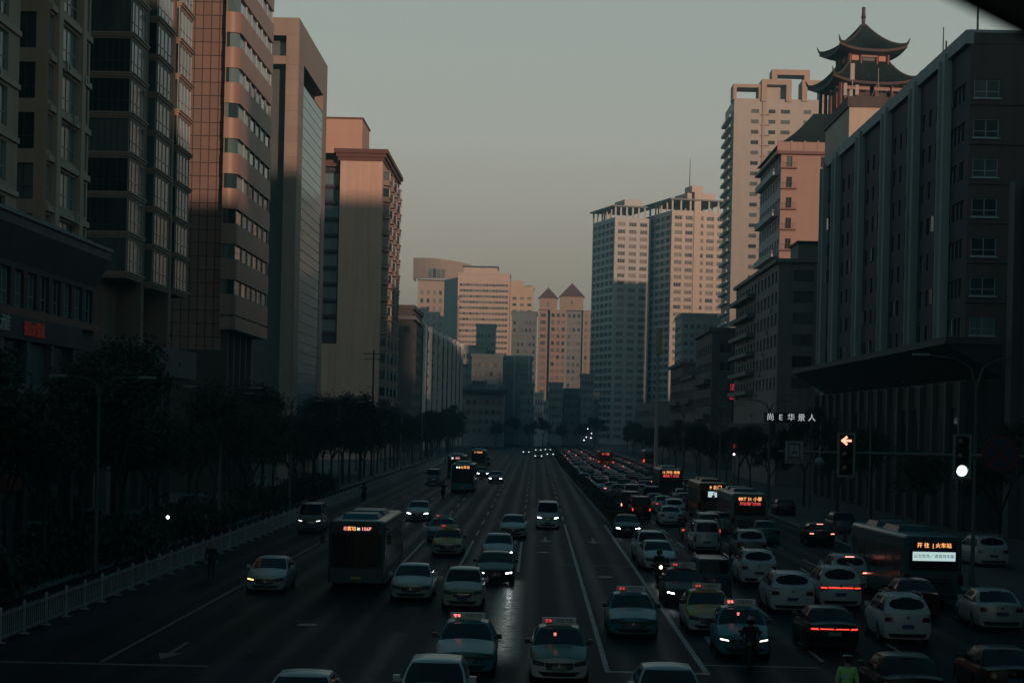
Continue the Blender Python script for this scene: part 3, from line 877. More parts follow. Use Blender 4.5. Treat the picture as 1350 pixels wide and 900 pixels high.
# ================================================================== FAR END OF THE STREET
def slab_tower(name, label, x0, x1, ytop, D, colr, side_px=None, cols=6, rows=12, wpx=(0.6, 0.45), head=0.05, depth_m=22, mode='single', gm=None, nv=1, side_cols=0, base_px=600, matname=None, fm=None, rough=.75, side_w=.6):
    """tower whose front face spans photo pixels x0..x1 with its roof at ytop, standing at depth D"""
    pt = P((x0 + x1) / 2, ytop, D)
    X0, X1, H = P(x0, ytop, D).x, P(x1, ytop, D).x, pt.z
    M = wall(matname or (name + '_wall'), colr, 0.08, 0.1)
    b = Bld(name, label, ((X0 + X1) / 2, D + depth_m / 2))
    W = X1 - X0
    pitch = (H * (1 - head)) / rows
    cw = W / cols * wpx[0]
    rws = rows_(H * (1 - head) - pitch * .2, pitch * wpx[1], pitch, rows - 1)
    b.face((X0, D), FX, W, 0, H, even(W, cols, cw, W * .03), rws, depth=.3, nv=nv, mode=mode, gm=gm or M_GLF, fm=fm, fr=.1)
    # flank turned to the street axis
    if X0 > 0:
        b.face((X0, D + depth_m), FY_R, depth_m, 0, H, even(depth_m, side_cols, depth_m / max(side_cols, 1) * side_w, 1) if side_cols else [], rws if side_cols else [], depth=.3, nv=nv, mode=mode, gm=gm or M_GLF, fr=.1)
        b.quad((X1, D), FY_L, depth_m, 0, H)
    else:
        b.face((X1, D), FY_L, depth_m, 0, H, even(depth_m, side_cols, depth_m / max(side_cols, 1) * side_w, 1) if side_cols else [], rws if side_cols else [], depth=.3, nv=nv, mode=mode, gm=gm or M_GLF, fr=.1)
        b.quad((X0, D + depth_m), FY_R, depth_m, 0, H)
    b.wall.face([(X0, D, H), (X1, D, H), (X1, D + depth_m, H), (X0, D + depth_m, H)])
    b.wall.face([(X1, D + depth_m, 0), (X0, D + depth_m, 0), (X0, D + depth_m, H), (X1, D + depth_m, H)])
    m = MB(); t = .35
    m.box(X0 - t, X1 + t, D - t, D + .6, H + .003, H + 1.0); m.box(X0 - t, X0 + .6, D + .602, D + depth_m, H + .003, H + 1.0); m.box(X1 - .6, X1 + t, D + .602, D + depth_m, H + .003, H + 1.0)
    b.part('parapet', m, [M])
    b.M = M; b.X0, b.X1, b.H, b.D = X0, X1, H, D
    return b
CREAM = (0.36, 0.27, 0.20)
# tan tower with dark window band at its top
b = slab_tower('tan_office_tower', 'tan high-rise with a curved top and a row of tall dark windows under it', 551, 603, 371, 1250, (0.34, 0.27, 0.21), cols=6, rows=18, wpx=(.42, .5), depth_m=30)
m = MB()
Xa, Xb, Ht, Hm = b.X0 - 3, P(621, 350, 1250).x, P(580, 341, 1250).z, b.H
n = 10
for k in range(n):
    u0, u1 = k / n, (k + 1) / n
    xa, xb = Xa + (Xb - Xa) * u0, Xa + (Xb - Xa) * u1
    dr = lambda u: 1250 - 2 - 7 * math.sin(math.pi * u)
    hz = lambda u: Ht - 3.5 * u * u
    m.face([(xa, dr(u0), Hm + 1.01), (xb, dr(u1), Hm + 1.01), (xb, dr(u1), hz(u1)), (xa, dr(u0), hz(u0))])
    m.face([(xa, dr(u0), hz(u0)), (xb, dr(u1), hz(u1)), (xb, 1276, hz(u1)), (xa, 1276, hz(u0))])
m.face([(Xa, 1248, Hm + 1.01), (Xa, 1248, Ht), (Xa, 1276, Ht), (Xa, 1276, Hm + 1.01)]); m.face([(Xb, 1248, Hm + 1.01), (Xb, 1276, Hm + 1.01), (Xb, 1276, Ht - 3.5), (Xb, 1248, Ht - 3.5)])
b.part('curved_crown', m, [wall('crown_tan', (0.27, 0.20, 0.16))])
for k in range(4):
    u0, u1 = .28 + k * .075, .28 + k * .075 + .055
    xa, xb = Xa + (Xb - Xa) * u0, Xa + (Xb - Xa) * u1
    m = MB(); m.prism([(xa, dr(u0) - .3), (xb, dr(u1) - .3), (xb, dr(u1) + .5), (xa, dr(u0) + .5)], Hm + 1.6, Hm + 7.2); b.part('tall_window', m, [M_GL])
b.done([b.M])
# cream hotel with ribbon windows
b = slab_tower('cream_hotel_tower', 'broad cream high-rise with many ribbon window rows lit by the sun', 604, 672.5, 362, 1100, (0.46, 0.365, 0.30), cols=15, rows=27, wpx=(.78, .42), depth_m=26, side_cols=0)
m = MB(); xr0, xr1 = P(611, 355, 1100).x, P(656, 355, 1100).x
m.box(xr0, xr1, 1103, 1118, b.H, P(630, 352, 1100).z); o = b.part('roof_house', m, [b.M])
m = MB(); m.box(xr0 - .5, xr1 + .5, 1102.4, 1118.5, P(630, 352, 1100).z + .003, P(630, 352, 1100).z + .8); b.part('roof_edge', m, [M_POD_D], parent=o)
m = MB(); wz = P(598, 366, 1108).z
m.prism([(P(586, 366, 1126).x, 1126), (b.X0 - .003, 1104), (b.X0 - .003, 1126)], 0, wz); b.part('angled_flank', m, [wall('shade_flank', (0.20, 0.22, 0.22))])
b.done([b.M])
b = slab_tower('cream_annex_tower', 'narrower cream tower adjoining the ribbon window hotel at a lower height', 672.8, 704, 380, 1110, (0.44, 0.345, 0.26), cols=3, rows=22, wpx=(.5, .4), depth_m=20)
m = MB(); m.box(P(673, 371, 1112).x, P(690, 371, 1112).x, 1113, 1126, b.H, P(680, 370, 1112).z); b.part('roof_house', m, [b.M])
m = MB(); m.box(P(692, 371, 1112).x, P(701, 371, 1112).x, 1113, 1124, b.H + .01, P(690, 376, 1112).z); b.part('water_tank', m, [wall('tank_grey', (0.16, 0.18, 0.19))])
b.done([b.M])
# pale roof house tower behind the hotel
b = slab_tower('tan_rear_tower', 'tan tower half hidden between the curved top tower and the hotel', 596, 625, 354, 1300, (0.40, 0.31, 0.23), cols=4, rows=24, wpx=(.5, .4), depth_m=15)
b.done([b.M])
# twin pyramid towers
M_PYR = mat('pyramid_roof_tiles', (0.115, 0.06, 0.058), 0.7, var=0.15, vscale=0.5)
PINKW = (0.30, 0.215, 0.18)
b = Bld('twin_pyramid_towers', 'pinkish apartment towers under two dark red pyramid roofs', (P(740, 450, 1150).x, 1165))
H0 = P(742, 409, 1150).z
MW = wall('pinkish_render', PINKW, 0.07, 0.1); MS = wall('shaded_render', (0.19, 0.20, 0.205), 0.07, 0.1)  # second tone paints shade onto recesses, street flanks and one bay
def seg(x0, x1, d, cols, mi, frac=.55, rows=18):
    X0, X1 = P(x0, 450, d).x, P(x1, 450, d).x
    b.face((X0, d), FX, X1 - X0, 0, H0, even(X1 - X0, cols, (X1 - X0) / cols * frac, .2), rows_(H0 - 2.0, 2.1, 4.02, rows), depth=.3, mode='single', gm=M_GLF, nv=1, mi=mi, fr=.1)
    return X0, X1
a = seg(709, 721.5, 1150, 1, 0)
c = seg(724.5, 746, 1148, 3, 0)
e = seg(746.2, 766, 1151, 3, 1)
g_ = seg(768, 783, 1149, 2, 0, .4)
for (p, q, dd) in ((a[1], c[0], 1153), (e[1], g_[0], 1154)):
    b.quad((p, dd), FX, q - p, 0, H0, 1)
for xx, da, db in ((a[1], 1150, 1153), (e[1], 1151, 1154)):
    b.quad((xx, da), FY_L, db - da, 0, H0, 0)
for xx, da, db in ((c[0], 1148, 1153), (g_[0], 1149, 1154)):
    b.quad((xx, db), FY_R, db - da, 0, H0, 1)
b.quad((a[0], 1175), FY_R, 25, 0, H0, 1); b.quad((c[1], 1148), FY_L, 3, 0, H0, 0)
b.wall.face([(a[0], 1148, H0), (g_[1], 1148, H0), (g_[1], 1175, H0), (a[0], 1175, H0)])
for (x0, x1, yb, yt, dd) in ((709.5, 736, 393, 378, 1155), (737, 771, 391, 372, 1158)):
    X0, X1 = P(x0, 400, dd).x, P(x1, 400, dd).x; zb, zt_ = P((x0 + x1) / 2, yb, dd).z, P((x0 + x1) / 2, yt, dd).z
    w = X1 - X0; cxx = (X0 + X1) / 2
    m = MB(); m.box(X0 + .7, X1 - .7, dd + .7, dd + w - .7, H0, zb); o = b.part('drum', m, [MW])
    m = MB(); m.box(cxx - .5, cxx + .5, dd + .65, dd + .699, zb - 4.4, zb - 2.4); b.part('slot_window', m, [M_GL], parent=o)
    m = MB(); m.face([(X0, dd, zb), (X1, dd, zb), (cxx, dd + w / 2, zt_)]); m.face([(X1, dd, zb), (X1, dd + w, zb), (cxx, dd + w / 2, zt_)]); m.face([(X1, dd + w, zb), (X0, dd + w, zb), (cxx, dd + w / 2, zt_)]); m.face([(X0, dd + w, zb), (X0, dd, zb), (cxx, dd + w / 2, zt_)]); m.face([(X0, dd, zb), (X0, dd + w, zb), (X1, dd + w, zb), (X1, dd, zb)])
    m.tube((cxx, dd + w / 2, zt_ - .3), (cxx, dd + w / 2, zt_ + 2.5), .12, n=5)
    b.part('pyramid_roof', m, [M_PYR])
b.done([MW, MS])
# lower blocks in front, in the shade
BLUEG = (0.26, 0.31, 0.325)
b = slab_tower('dark_teal_block', 'dark teal apartment block beside the twin pyramid towers', 675, 708, 413, 850, (0.13, 0.17, 0.18), cols=6, rows=17, wpx=(.5, .5), depth_m=25, side_cols=5); b.done([b.M])
b = slab_tower('blue_grey_block', 'blank blue grey block with fine panel grid below the pyramid towers', 658, 702, 472, 760, BLUEG, cols=9, rows=9, wpx=(.85, .8), depth_m=25, gm=glass_mat('panel_far', (0.20, 0.245, 0.26), (0.27, 0.32, 0.33), .4, .5, 1.4))
m = MB()
for xx in (663, 678, 697):
    X = P(xx, 500, 760).x; m.box(X - .3, X + .3, 759.5, 759.998, 0, b.H + 1.2)
b.part('pilaster', m, [wall('rib_grey', (0.42, 0.46, 0.47))], kind='stuff'); b.done([b.M])
b = slab_tower('square_blue_tower', 'small square blue grey tower standing before the cream hotel', 628, 653, 430, 800, (0.26, 0.30, 0.31), cols=5, rows=13, wpx=(.55, .5), depth_m=16, side_cols=3); b.done([b.M])
b = slab_tower('stepped_grey_block', 'grey stepped block between the white pilaster block and the blue tower', 608, 640, 458, 780, (0.24, 0.27, 0.275), cols=6, rows=9, wpx=(.6, .45), depth_m=30, side_cols=4); b.done([b.M])
b = slab_tower('dark_middle_block', 'dark mid-rise block below the small square tower', 622, 663, 470, 740, (0.11, 0.135, 0.145), cols=7, rows=9, wpx=(.6, .5), depth_m=20, side_cols=4); b.done([b.M])
b = slab_tower('flat_roof_pavilion', 'low grey building with an overhanging flat roof above the bare trees', 612, 664, 522, 650, (0.22, 0.25, 0.255), cols=6, rows=5, wpx=(.6, .45), depth_m=20, side_cols=4)
m = MB(); m.box(b.X0 - 1.5, b.X1 + 1.5, 647, 672, b.H + 1.01, b.H + 2.2); b.part('overhanging_roof', m, [wall('roof_slab_dark', (0.07, 0.08, 0.08))]); b.done([b.M])
b = slab_tower('white_low_block', 'small pale block at street level below the pyramid towers', 705, 716, 521, 700, (0.48, 0.52, 0.53), cols=3, rows=4, wpx=(.5, .4), depth_m=10, side_cols=3); b.done([b.M])
b = slab_tower('white_low_annex', 'lowest pale block at street level, beside the dark teal row', 716.4, 723, 532, 705, (0.44, 0.48, 0.49), cols=2, rows=3, wpx=(.5, .4), depth_m=10, side_cols=2); b.done([b.M])
b = slab_tower('dark_teal_row', 'dark low row of buildings closing the street behind the traffic', 722, 790, 520, 780, (0.15, 0.185, 0.195), cols=12, rows=5, wpx=(.6, .45), depth_m=20); b.done([b.M])
b = slab_tower('dim_low_row', 'dim low building behind the trees on the far left bank', 560, 640, 545, 690, (0.12, 0.15, 0.155), cols=10, rows=4, wpx=(.6, .45), depth_m=20, side_cols=4); b.done([b.M])

for nm_, lb_, xa_, xb_, yt_, dd_, cc_, nc_, nr_ in (('pale_street_block', 'pale block directly below the left pyramid roof at street level', 724, 742, 507, 742, (.26, .29, .30), 5, 7), ('slate_street_block', 'slate block directly below the right pyramid roof at street level', 744, 764, 515, 752, (.18, .21, .22), 5, 6),
        ('tall_street_block', 'narrow grey block beside the foot of the pale apartment tower', 766, 783, 496, 748, (.22, .25, .26), 4, 8), ('grey_street_block', 'grey block between the blank blue block and the pavilion', 642, 657, 500, 715, (.20, .23, .24), 4, 7), ('teal_street_block', 'teal grey block at the foot of the dark teal apartment block', 686, 704, 508, 722, (.17, .21, .22), 4, 6)):
    b = slab_tower(nm_, lb_, xa_, xb_, yt_, dd_, cc_, cols=nc_, rows=nr_, wpx=(.55, .45), depth_m=14, side_cols=3); b.done([b.M])
# ================================================================== RIGHT BANK, FAR TO NEAR
# white twin slabs turned a little to the street
M_WHT2 = wall('cream_white_tile', (0.44, 0.385, 0.33), 0.06, 0.1)
M_WHT3 = wall('pale_grey_tile', (0.40, 0.42, 0.415), 0.06, 0.1)
M_BLUET = glass_mat('balcony_glass_blue', (0.05, 0.10, 0.125), (0.11, 0.18, 0.21), .5, .2, 1.5, .3)
def white_tower(name, label, xc, D, ytop, wf, wsd, th, main, antenna=None, extras=None):
    pc = P(xc, ytop, D)
    H = pc.z
    b = Bld(name, label, (pc.x, D))
    Uf = (math.cos(th), math.sin(th)); Us = (math.sin(th), -math.cos(th))
    C = Vector((pc.x, D, 0))
    nr = int(H / 3.0) - 1
    rws = rows_(H - 1.9, 1.75, 3.0, nr)
    # front: columns of windows, with recessed darker stacks
    b.face((C.x, C.y), Uf, wf, 0, H, even(wf, max(3, int(wf / 4.6)), 3.1, .6), rws, depth=.5, nv=3, mode='single', gm=M_GLF, fm=M_FRAME_W, fr=.14)
    # side: continuous glazed balconies
    S0 = C - Vector((Us[0], Us[1], 0)) * wsd
    b.face((S0.x, S0.y), Us, wsd, 0, H, even(wsd, 5, wsd / 5 * .82, .5), rws, depth=.7, nv=3, mode='rest', gm=M_BLUET, fm=M_FRAME_D, fr=.14, mi=1)
    E = C + Vector((Uf[0], Uf[1], 0)) * wf
    E2 = S0 + Vector((Uf[0], Uf[1], 0)) * wf
    b.wall.face([(E.x, E.y, 0), (E2.x, E2.y, 0), (E2.x, E2.y, H), (E.x, E.y, H)])
    b.wall.face([(C.x, C.y, H), (E.x, E.y, H), (E2.x, E2.y, H), (S0.x, S0.y, H)])
    b.wall.face([(E2.x, E2.y, 0), (S0.x, S0.y, 0), (S0.x, S0.y, H), (E2.x, E2.y, H)])
    def loc(u, v):  # u along front, v back
        p = C + Vector((Uf[0], Uf[1], 0)) * u - Vector((Us[0], Us[1], 0)) * v
        return (p.x, p.y)
    # roof pergola on posts
    m = MB()
    for u in [wf * k / 6 for k in range(7)]:
        for v in (0.3, wsd * .5):
            p = loc(min(max(u, .3), wf - .3), v); m.box(p[0] - .35, p[0] + .35, p[1] - .35, p[1] + .35, H, H + 4.2)
    for v in [wsd * k / 5 for k in range(1, 6)]:
        p = loc(.3, v); m.box(p[0] - .35, p[0] + .35, p[1] - .35, p[1] + .35, H, H + 4.2)
    b.part('pergola_posts', m, [main], kind='stuff')
    m = MB(); m.prism([loc(-1.2, -1.2), loc(wf + 1.2, -1.2), loc(wf + 1.2, wsd + 1), loc(-1.2, wsd + 1)], H + 4.2, H + 4.8); b.part('pergola_roof', m, [wall('pergola_slab', (0.17, 0.175, 0.17))])
    m = MB(); m.prism([loc(wf * .3, 2), loc(wf * .8, 2), loc(wf * .8, wsd * .5), loc(wf * .3, wsd * .5)], H + 4.81, H + 7.6); b.part('roof_house', m, [main])
    if antenna:
        p = loc(wf * .35, 3); m = MB(); m.tube((*p, H + 7.6), (*p, H + 7.6 + antenna), .22, .08, 6); b.part('mast', m, [M_FRAME_D])
    if extras: extras(b, loc, H)
    b.done([main, M_WHT3])
    return b
white_tower('pale_apartment_slab', 'pale grey apartment tower with roof pergola, shaded blue glazed side towards the street', 811, 815, 286, 15.5, 30, R(16), M_WHT3)
def lit_core(b, loc, H):
    m = MB(); m.prism([loc(9.4, -.5), loc(12.2, -.5), loc(12.2, .2), loc(9.4, .2)], 0, H + 9); b.part('stair_core', m, [M_WHT2])
    m = MB(); m.prism([loc(8.2, -.4), loc(13, -.4), loc(13, 8), loc(8.2, 8)], H + 7.65, H + 10.2); b.part('lift_house', m, [M_WHT2])
white_tower('cream_apartment_slab', 'cream white apartment tower with roof mast, its front wall lit warm by low sun', 886, 800, 277, 24, 34, R(16), M_WHT2, antenna=14, extras=lit_core)

b = slab_tower('shaded_grey_block', 'grey mid-rise in the shade before the cream apartment tower', 899, 952, 417, 640, (0.28, 0.31, 0.315), cols=6, rows=15, wpx=(.55, .45), depth_m=30, side_cols=7, side_w=.7); b.done([b.M])

# beige tower with portal frames on its roof
M_BT = wall('warm_beige_render', (0.325, 0.305, 0.28), 0.05, 0.09)
M_BT2 = wall('beige_frame_render', (0.31, 0.235, 0.19), 0.06, 0.1)
D = 583.0
b = Bld('beige_portal_tower', 'beige apartment tower with open portal frames on its roof and small paired windows', (P(1010, 300, D).x, D + 14))
X0, X1 = P(964.5, 300, D).x, P(1090, 300, D).x
H = P(985, 130, D).z
px = lambda x: P(x, 300, D).x - X0
rws = rows_(P(990, 144, D).z, 1.15, 3.04, 31)
b.face((X0, D), FX, X1 - X0, 0, H, [(px(987), px(997)), (px(1010), px(1019)), (px(1026), px(1038)), (px(1056), px(1066))], rws, depth=.25, nv=3, mode='single', gm=M_GL, fr=.07)
b.face((X0, D + 28), FY_R, 28, 0, H, even(28, 5, 3.6, .8), rws, depth=.6, nv=2, mode='rest', gm=M_GL, fr=.1, mi=1)
b.wall.face([(X0, D, H), (X1, D, H), (X1, D + 28, H), (X0, D + 28, H)]); b.quad((X1, D), FY_L, 28, 0, H)
m = MB()
for z0, z1 in rws:
    m.box(X0 - 1.2, X0 - .003, D + 2, D + 27, z0 - .9, z0 - .1)
b.part('balcony_front', m, [M_WHT3], kind='stuff')
m = MB(); xx = P(1004, 300, D).x; m.box(xx - .5, xx + .2, D - .35, D - .003, 0, H); b.part('service_shaft', m, [M_BT2])
m = MB()
for k, (z0, z1) in enumerate(rws):
    m.box(xx - .9, xx + 1.8, D - .7, D - .36, z0 - .5, z0 - .3)
b.part('shaft_ledges', m, [M_BT2], kind='stuff')
def portal(x0, x1, yt, yb, d, t=1.2, dep=6):
    A, Bq, zt, zb = P(x0, yt, d).x, P(x1, yt, d).x, P((x0 + x1) / 2, yt, d).z, P((x0 + x1) / 2, yb, d).z
    m = MB(); m.box(A, A + t, d, d + dep, zb, zt - t); m.box(Bq - t, Bq, d, d + dep, zb, zt - t); m.box(A, Bq, d - .003, d + dep, zt - t + .001, zt)
    return m
b.part('roof_frame', portal(967, 1005, 111, 131, D - .2, 1.0, 8), [M_BT2])
b.part('roof_frame', portal(1004.5, 1044, 105, 134, D - .8, 1.5, 9), [M_BT2])
b.part('roof_frame', portal(1018, 1068, 92, 110, D + 9, 1.6, 7), [M_BT2])
b.part('roof_frame', portal(1058, 1090, 106, 134, D - .6, 1.5, 9), [M_BT2])
m = MB(); m.box(P(1008, 120, D).x, P(1041, 120, D).x, D + 2.5, D + 9, H, P(1020, 112, D).z); b.part('roof_house', m, [M_BT])
b.done([M_BT, M_WHT3])

# pagoda roofed block
M_PKR = wall('salmon_render', (0.345, 0.235, 0.20), 0.05, 0.08)
M_TILE = mat('dark_green_roof_tile', (0.022, 0.032, 0.030), 0.45, var=0.3, vscale=1.2)
M_REDC = mat('red_lacquer', (0.10, 0.026, 0.022), 0.5, var=0.15, vscale=2)
M_EAVE = mat('eave_timber', (0.05, 0.028, 0.026), 0.7, var=0.2, vscale=2)
M_SAL = wall('orange_render', (0.44, 0.24, 0.18), 0.05, 0.05)
M_RIDGE = mat('ridge_tile', (0.050, 0.044, 0.042), 0.6, var=0.2, vscale=2)
D = 330.0
b = Bld('pagoda_block', 'salmon block carrying a two-tier Chinese pagoda with dark tiled upswept roofs', (45, 345))
X0, X1 = P(1029, 260, D).x, P(1125, 260, D).x
Hc = P(1050, 204, D).z
cx2 = lambda x: P(x, 260, D).x - X0
rw2 = rows_(P(1040, 206, D).z, 1.75, 3.4, 11)
b.face((X0, D), FX, X1 - X0, 0, Hc, [(cx2(1036), cx2(1043.5)), (cx2(1081), cx2(1093)), (cx2(1102), cx2(1112))], rw2, depth=.3, nv=2, mode='parts', fm=M_FRAME_D, gm=M_GL)
b.face((X0, D + 31), FY_R, 31, 0, Hc, even(31, 8, 2.4, .5), rw2, depth=.6, nv=2, mode='parts', gm=M_GLT, mi=1)
b.wall.face([(X0, D, Hc), (X1, D, Hc), (X1, D + 31, Hc), (X0, D + 31, Hc)])
for k in range(11):                                # small balconies on the corner and ledges along the flank
    z = rw2[k][0] - .15
    m = MB(); m.box(X0 - .3, X0 + 2.6, D - .7, D - .003, z - .18, z); o = b.part('balcony', m, [M_REDC])
    m = MB()
    for q in range(7): m.tube((X0 - .25 + q * .46, D - .66, z), (X0 - .25 + q * .46, D - .66, z + .9), .025, n=4)
    m.tube((X0 - .25, D - .66, z + .9), (X0 + 2.55, D - .66, z + .9), .03, n=4); b.part('railing', m, [M_FRAME_D], parent=o)
    if k % 2 == 0:
        m = MB(); m.box(X0 - 1.1, X0 - .003, D + 2, D + 29, z - 1.0, z); b.part('balcony', m, [M_WHT3])
m = MB(); m.box(X0 - .9, X1 + .5, D - .9, D + 32, Hc + .003, Hc + .5); b.part('terrace_slab', m, [M_REDC])
m = MB()
z0 = Hc + .5
m.box(X0 - .8, X1, D - .8, D - .55, z0, z0 + 1.5)
o = b.part('parapet', m, [M_PKR])
m = MB()
for k in range(6):
    x = X0 - .8 + k * 2.2
    m.box(x, x + .3, D - .9, D - .802, z0, z0 + 1.7)
b.part('parapet_pier', m, [M_PKR], parent=o)
# tiled skirt roof around the terrace
zs0, zs1 = z0 + 1.2, P(1070, 150, D + 6).z
m = MB()
lo = [(X0 - .6, D - .2), (X1 + 2, D - .2), (X1 + 2, D + 32), (X0 - .6, D + 32)]
hi = [(X0 + 6.0, D + 6), (X1 + 2, D + 6), (X1 + 2, D + 26), (X0 + 6.0, D + 26)]
def skirt(m, lo, hi, z0, z1, n=6, sag=1.0):
    for e in range(4):
        a0, a1, c0, c1 = Vector(lo[e]), Vector(lo[(e + 1) % 4]), Vector(hi[e]), Vector(hi[(e + 1) % 4])
        m.grid(lambda u, v: (*(a0.lerp(a1, u)).lerp(c0.lerp(c1, u), v), z0 + (z1 - z0) * (v + sag * (v * v - v) * .35)), 10, n)
skirt(m, lo, hi, zs0, zs1)
b.part('skirt_roof', m, [M_TILE])
m = MB(); m.box(X0 + 6, X1 + 2, D + 6, D + 26, zs0, zs1); b.part('platform', m, [M_EAVE])
# pagoda proper
Dp = 345.0
pc = P(1138, 100, Dp)
cx, cy = pc.x, Dp + 1
def tier_roof(half, top_half, ze, zt, up=1.1, n=14, thick=.45, ang=0.0):
    """square hipped roof with sagging slopes and upswept corners"""
    m = MB()
    ct, st = math.cos(ang), math.sin(ang)
    def rot(x, y): return (cx + x * ct - y * st, cy + x * st + y * ct)
    for e in range(4):
        r = e * math.pi / 2
        def S(u, v, off=0.0):
            t = 2 * u - 1
            h = half + (top_half - half) * v
            lift = up * (abs(t) ** 3) * (1 - v) ** 2
            out = 1 + .05 * abs(t) ** 4 * (1 - v)
            x, y = t * h * out, -h * out
            z = ze + lift + (zt - ze) * (v ** 1.55) + off
            x2, y2 = x * math.cos(r) - y * math.sin(r), x * math.sin(r) + y * math.cos(r)
            return (*rot(x2, y2), z)
        m.grid(lambda u, v: S(u, v), n, 8)
        m.grid(lambda u, v: S(u, v * .0, -thick * v), n, 1, 1)
        m.grid(lambda u, v: S(1 - u, v * .55, -thick - .9 * v * 0), n, 4, 1) if False else None
        def under(u, v):
            t = 2 * u - 1
            h = half + (half * .42 - half) * v
            lift = up * (abs(t) ** 3) * (1 - v) ** 2
            x, y = t * h * (1 + .05 * abs(t) ** 4 * (1 - v)), -h * (1 + .05 * abs(t) ** 4 * (1 - v))
            x2, y2 = x * math.cos(r) - y * math.sin(r), x * math.sin(r) + y * math.cos(r)
            return (*rot(x2, y2), ze + lift - thick - .5 * v)
        m.grid(lambda u, v: under(1 - u, v), n, 3, 1)
        # hip ridge
        pts = [Vector(S(1.0, v / 8, .16)) for v in range(9)]
        m.path([tuple(p) for p in pts], .22, 6, 2)
        c0 = Vector(S(1.0, 0, .2)); dirv = (pts[0] - pts[1]).normalized()
        m.tube(tuple(c0), tuple(c0 + dirv * .5 + Vector((0, 0, .9))), .22, .06, 5, 2)
        # tile rolls
        for q in range(1, n * 2):
            u = q / (n * 2)
            pp = [S(u, v / 4, .05) for v in range(5)]
            m.path(pp, .09, 4, 0)
    return m
sp_ = F / Dp
zl_e, zl_t = P(1138, 106, Dp - 7).z, P(1138, 84, Dp).z
zu_e, zu_t = P(1138, 62, Dp - 6).z, P(1138, 33, Dp).z
ROT = R(9)
b.part('lower_roof', tier_roof(7.15, 3.4, zl_e, zl_t, 1.0, ang=ROT), [M_TILE, M_EAVE, M_RIDGE], smooth=35)
b.part('upper_roof', tier_roof(5.7, .25, zu_e, zu_t, .9, ang=ROT), [M_TILE, M_EAVE, M_RIDGE], smooth=35)
def rotated_box(half, z0, z1):
    m = MB(); ct, st = math.cos(ROT), math.sin(ROT)
    m.prism([(cx + x * ct - y * st, cy + x * st + y * ct) for x, y in ((-half, -half), (half, -half), (half, half), (-half, half))], z0, z1)
    return m
b.part('upper_storey', rotated_box(3.35, zl_t - .6, zu_e), [M_SAL])
b.part('lower_storey', rotated_box(4.6, zs1 - .5, zl_e), [M_EAVE])
ct, st = math.cos(ROT), math.sin(ROT)
def rp_(x, y): return (cx + x * ct - y * st, cy + x * st + y * ct)
for side in (0, 3):
    for k in (-1, -.42, .42, 1):
        x, y = k * 3.4, -3.45
        if side == 3: x, y = -3.45, -k * 3.4
        p = rp_(x, y); m = MB(); m.tube((*p, zl_t - .6), (*p, zu_e), .34, n=10); b.part('column', m, [M_REDC], smooth=40)
    for k in (-1, -.45, .1, .62, 1):
        x, y = k * 5.6, -5.7
        if side == 3: x, y = -5.7, -k * 5.6
        p = rp_(x, y); m = MB(); m.tube((*p, zs1 - .5), (*p, zl_e), .32, n=10); b.part('column', m, [M_REDC], smooth=40)
m = MB()
a_, b_ = rp_(-1.3, -3.36), rp_(1.3, -3.36)
m.face([(*a_, zl_t + .1), (*b_, zl_t + .1), (*b_, zu_e - 1.1), (*a_, zu_e - 1.1)]); b.part('doorway', m, [M_GL])
m = MB(); a_, b_ = rp_(-1.4, -3.55), rp_(1.4, -3.55); m.tube((*a_, zu_e - .9), (*b_, zu_e - .9), .22, n=6); b.part('lintel', m, [M_PKR])
for x0_, x1_ in ((-5.3, -.6), (.2, 3.0), (3.3, 5.4)):
    a_, b_ = rp_(x0_, -5.75), rp_(x1_, -5.75); m = MB(); m.tube((*a_, zl_e - 1.0), (*b_, zl_e - 1.0), .36, n=6); b.part('lintel', m, [M_PKR])
zt = zu_t
k_ = (P(1138, 8, Dp).z - zu_t) / 4.0
m = MB(); m.lathe([(.0, 4 * k_), (.28, 4 * k_ - .02), (.36, 3.6 * k_), (.30, 3.4 * k_), (.34, 2.1 * k_), (.46, 2.0 * k_), (.34, 1.85 * k_), (.46, 1.7 * k_), (.34, 1.55 * k_), (.30, .5 * k_), (.55, .1 * k_), (.7, -.3)], 12, 0, (cx, cy, zt))
b.part('finial', m, [M_RIDGE], smooth=40)
b.done([M_PKR, M_WHT3])

# beige stair block with radio antennas
M_BEG2 = wall('pale_beige_render', (0.46, 0.40, 0.33), 0.05, 0.08)
D = 240.0
b = Bld('antenna_block', 'plain beige rooftop block with dark cap and radio antennas below the pagoda', (40, 250))
X0, X1 = P(1119, 180, D).x, P(1190, 180, D).x
H0, H1 = P(1150, 142, D).z, P(1150, 128, D).z
b.wall.box(X0, X1 + 6, D, D + 20, 0, H0)
m = MB(); m.box(X0 - .25, X1 + 6.2, D - .25, D + 20.2, H0 + .003, H1); b.part('cap', m, [M_DKB])
M_ANT = mat('antenna_casing', (0.30, 0.30, 0.28), 0.5)
xa = P(1124, 100, D + 1).x; za = P(1124, 84, D + 1).z
m = MB(); m.tube((xa, D + 1, H1), (xa, D + 1, za), .06, n=6); m.box(xa - .28, xa + .22, D + .78, D + 1.15, za - 2.0, za); o = b.part('panel_antenna', m, [M_ANT])
for dx, z0_, hh in ((-.9, .2, 1.5), (.5, .3, 1.2), (-.2, 0, .9)):
    m = MB(); m.box(xa + dx - .2, xa + dx + .2, D + .5, D + .8, H1 + z0_, H1 + z0_ + hh); m.tube((xa + dx, D + .9, H1), (xa + dx, D + .9, H1 + z0_ + hh), .05, n=5); b.part('radio_unit', m, [M_ANT])
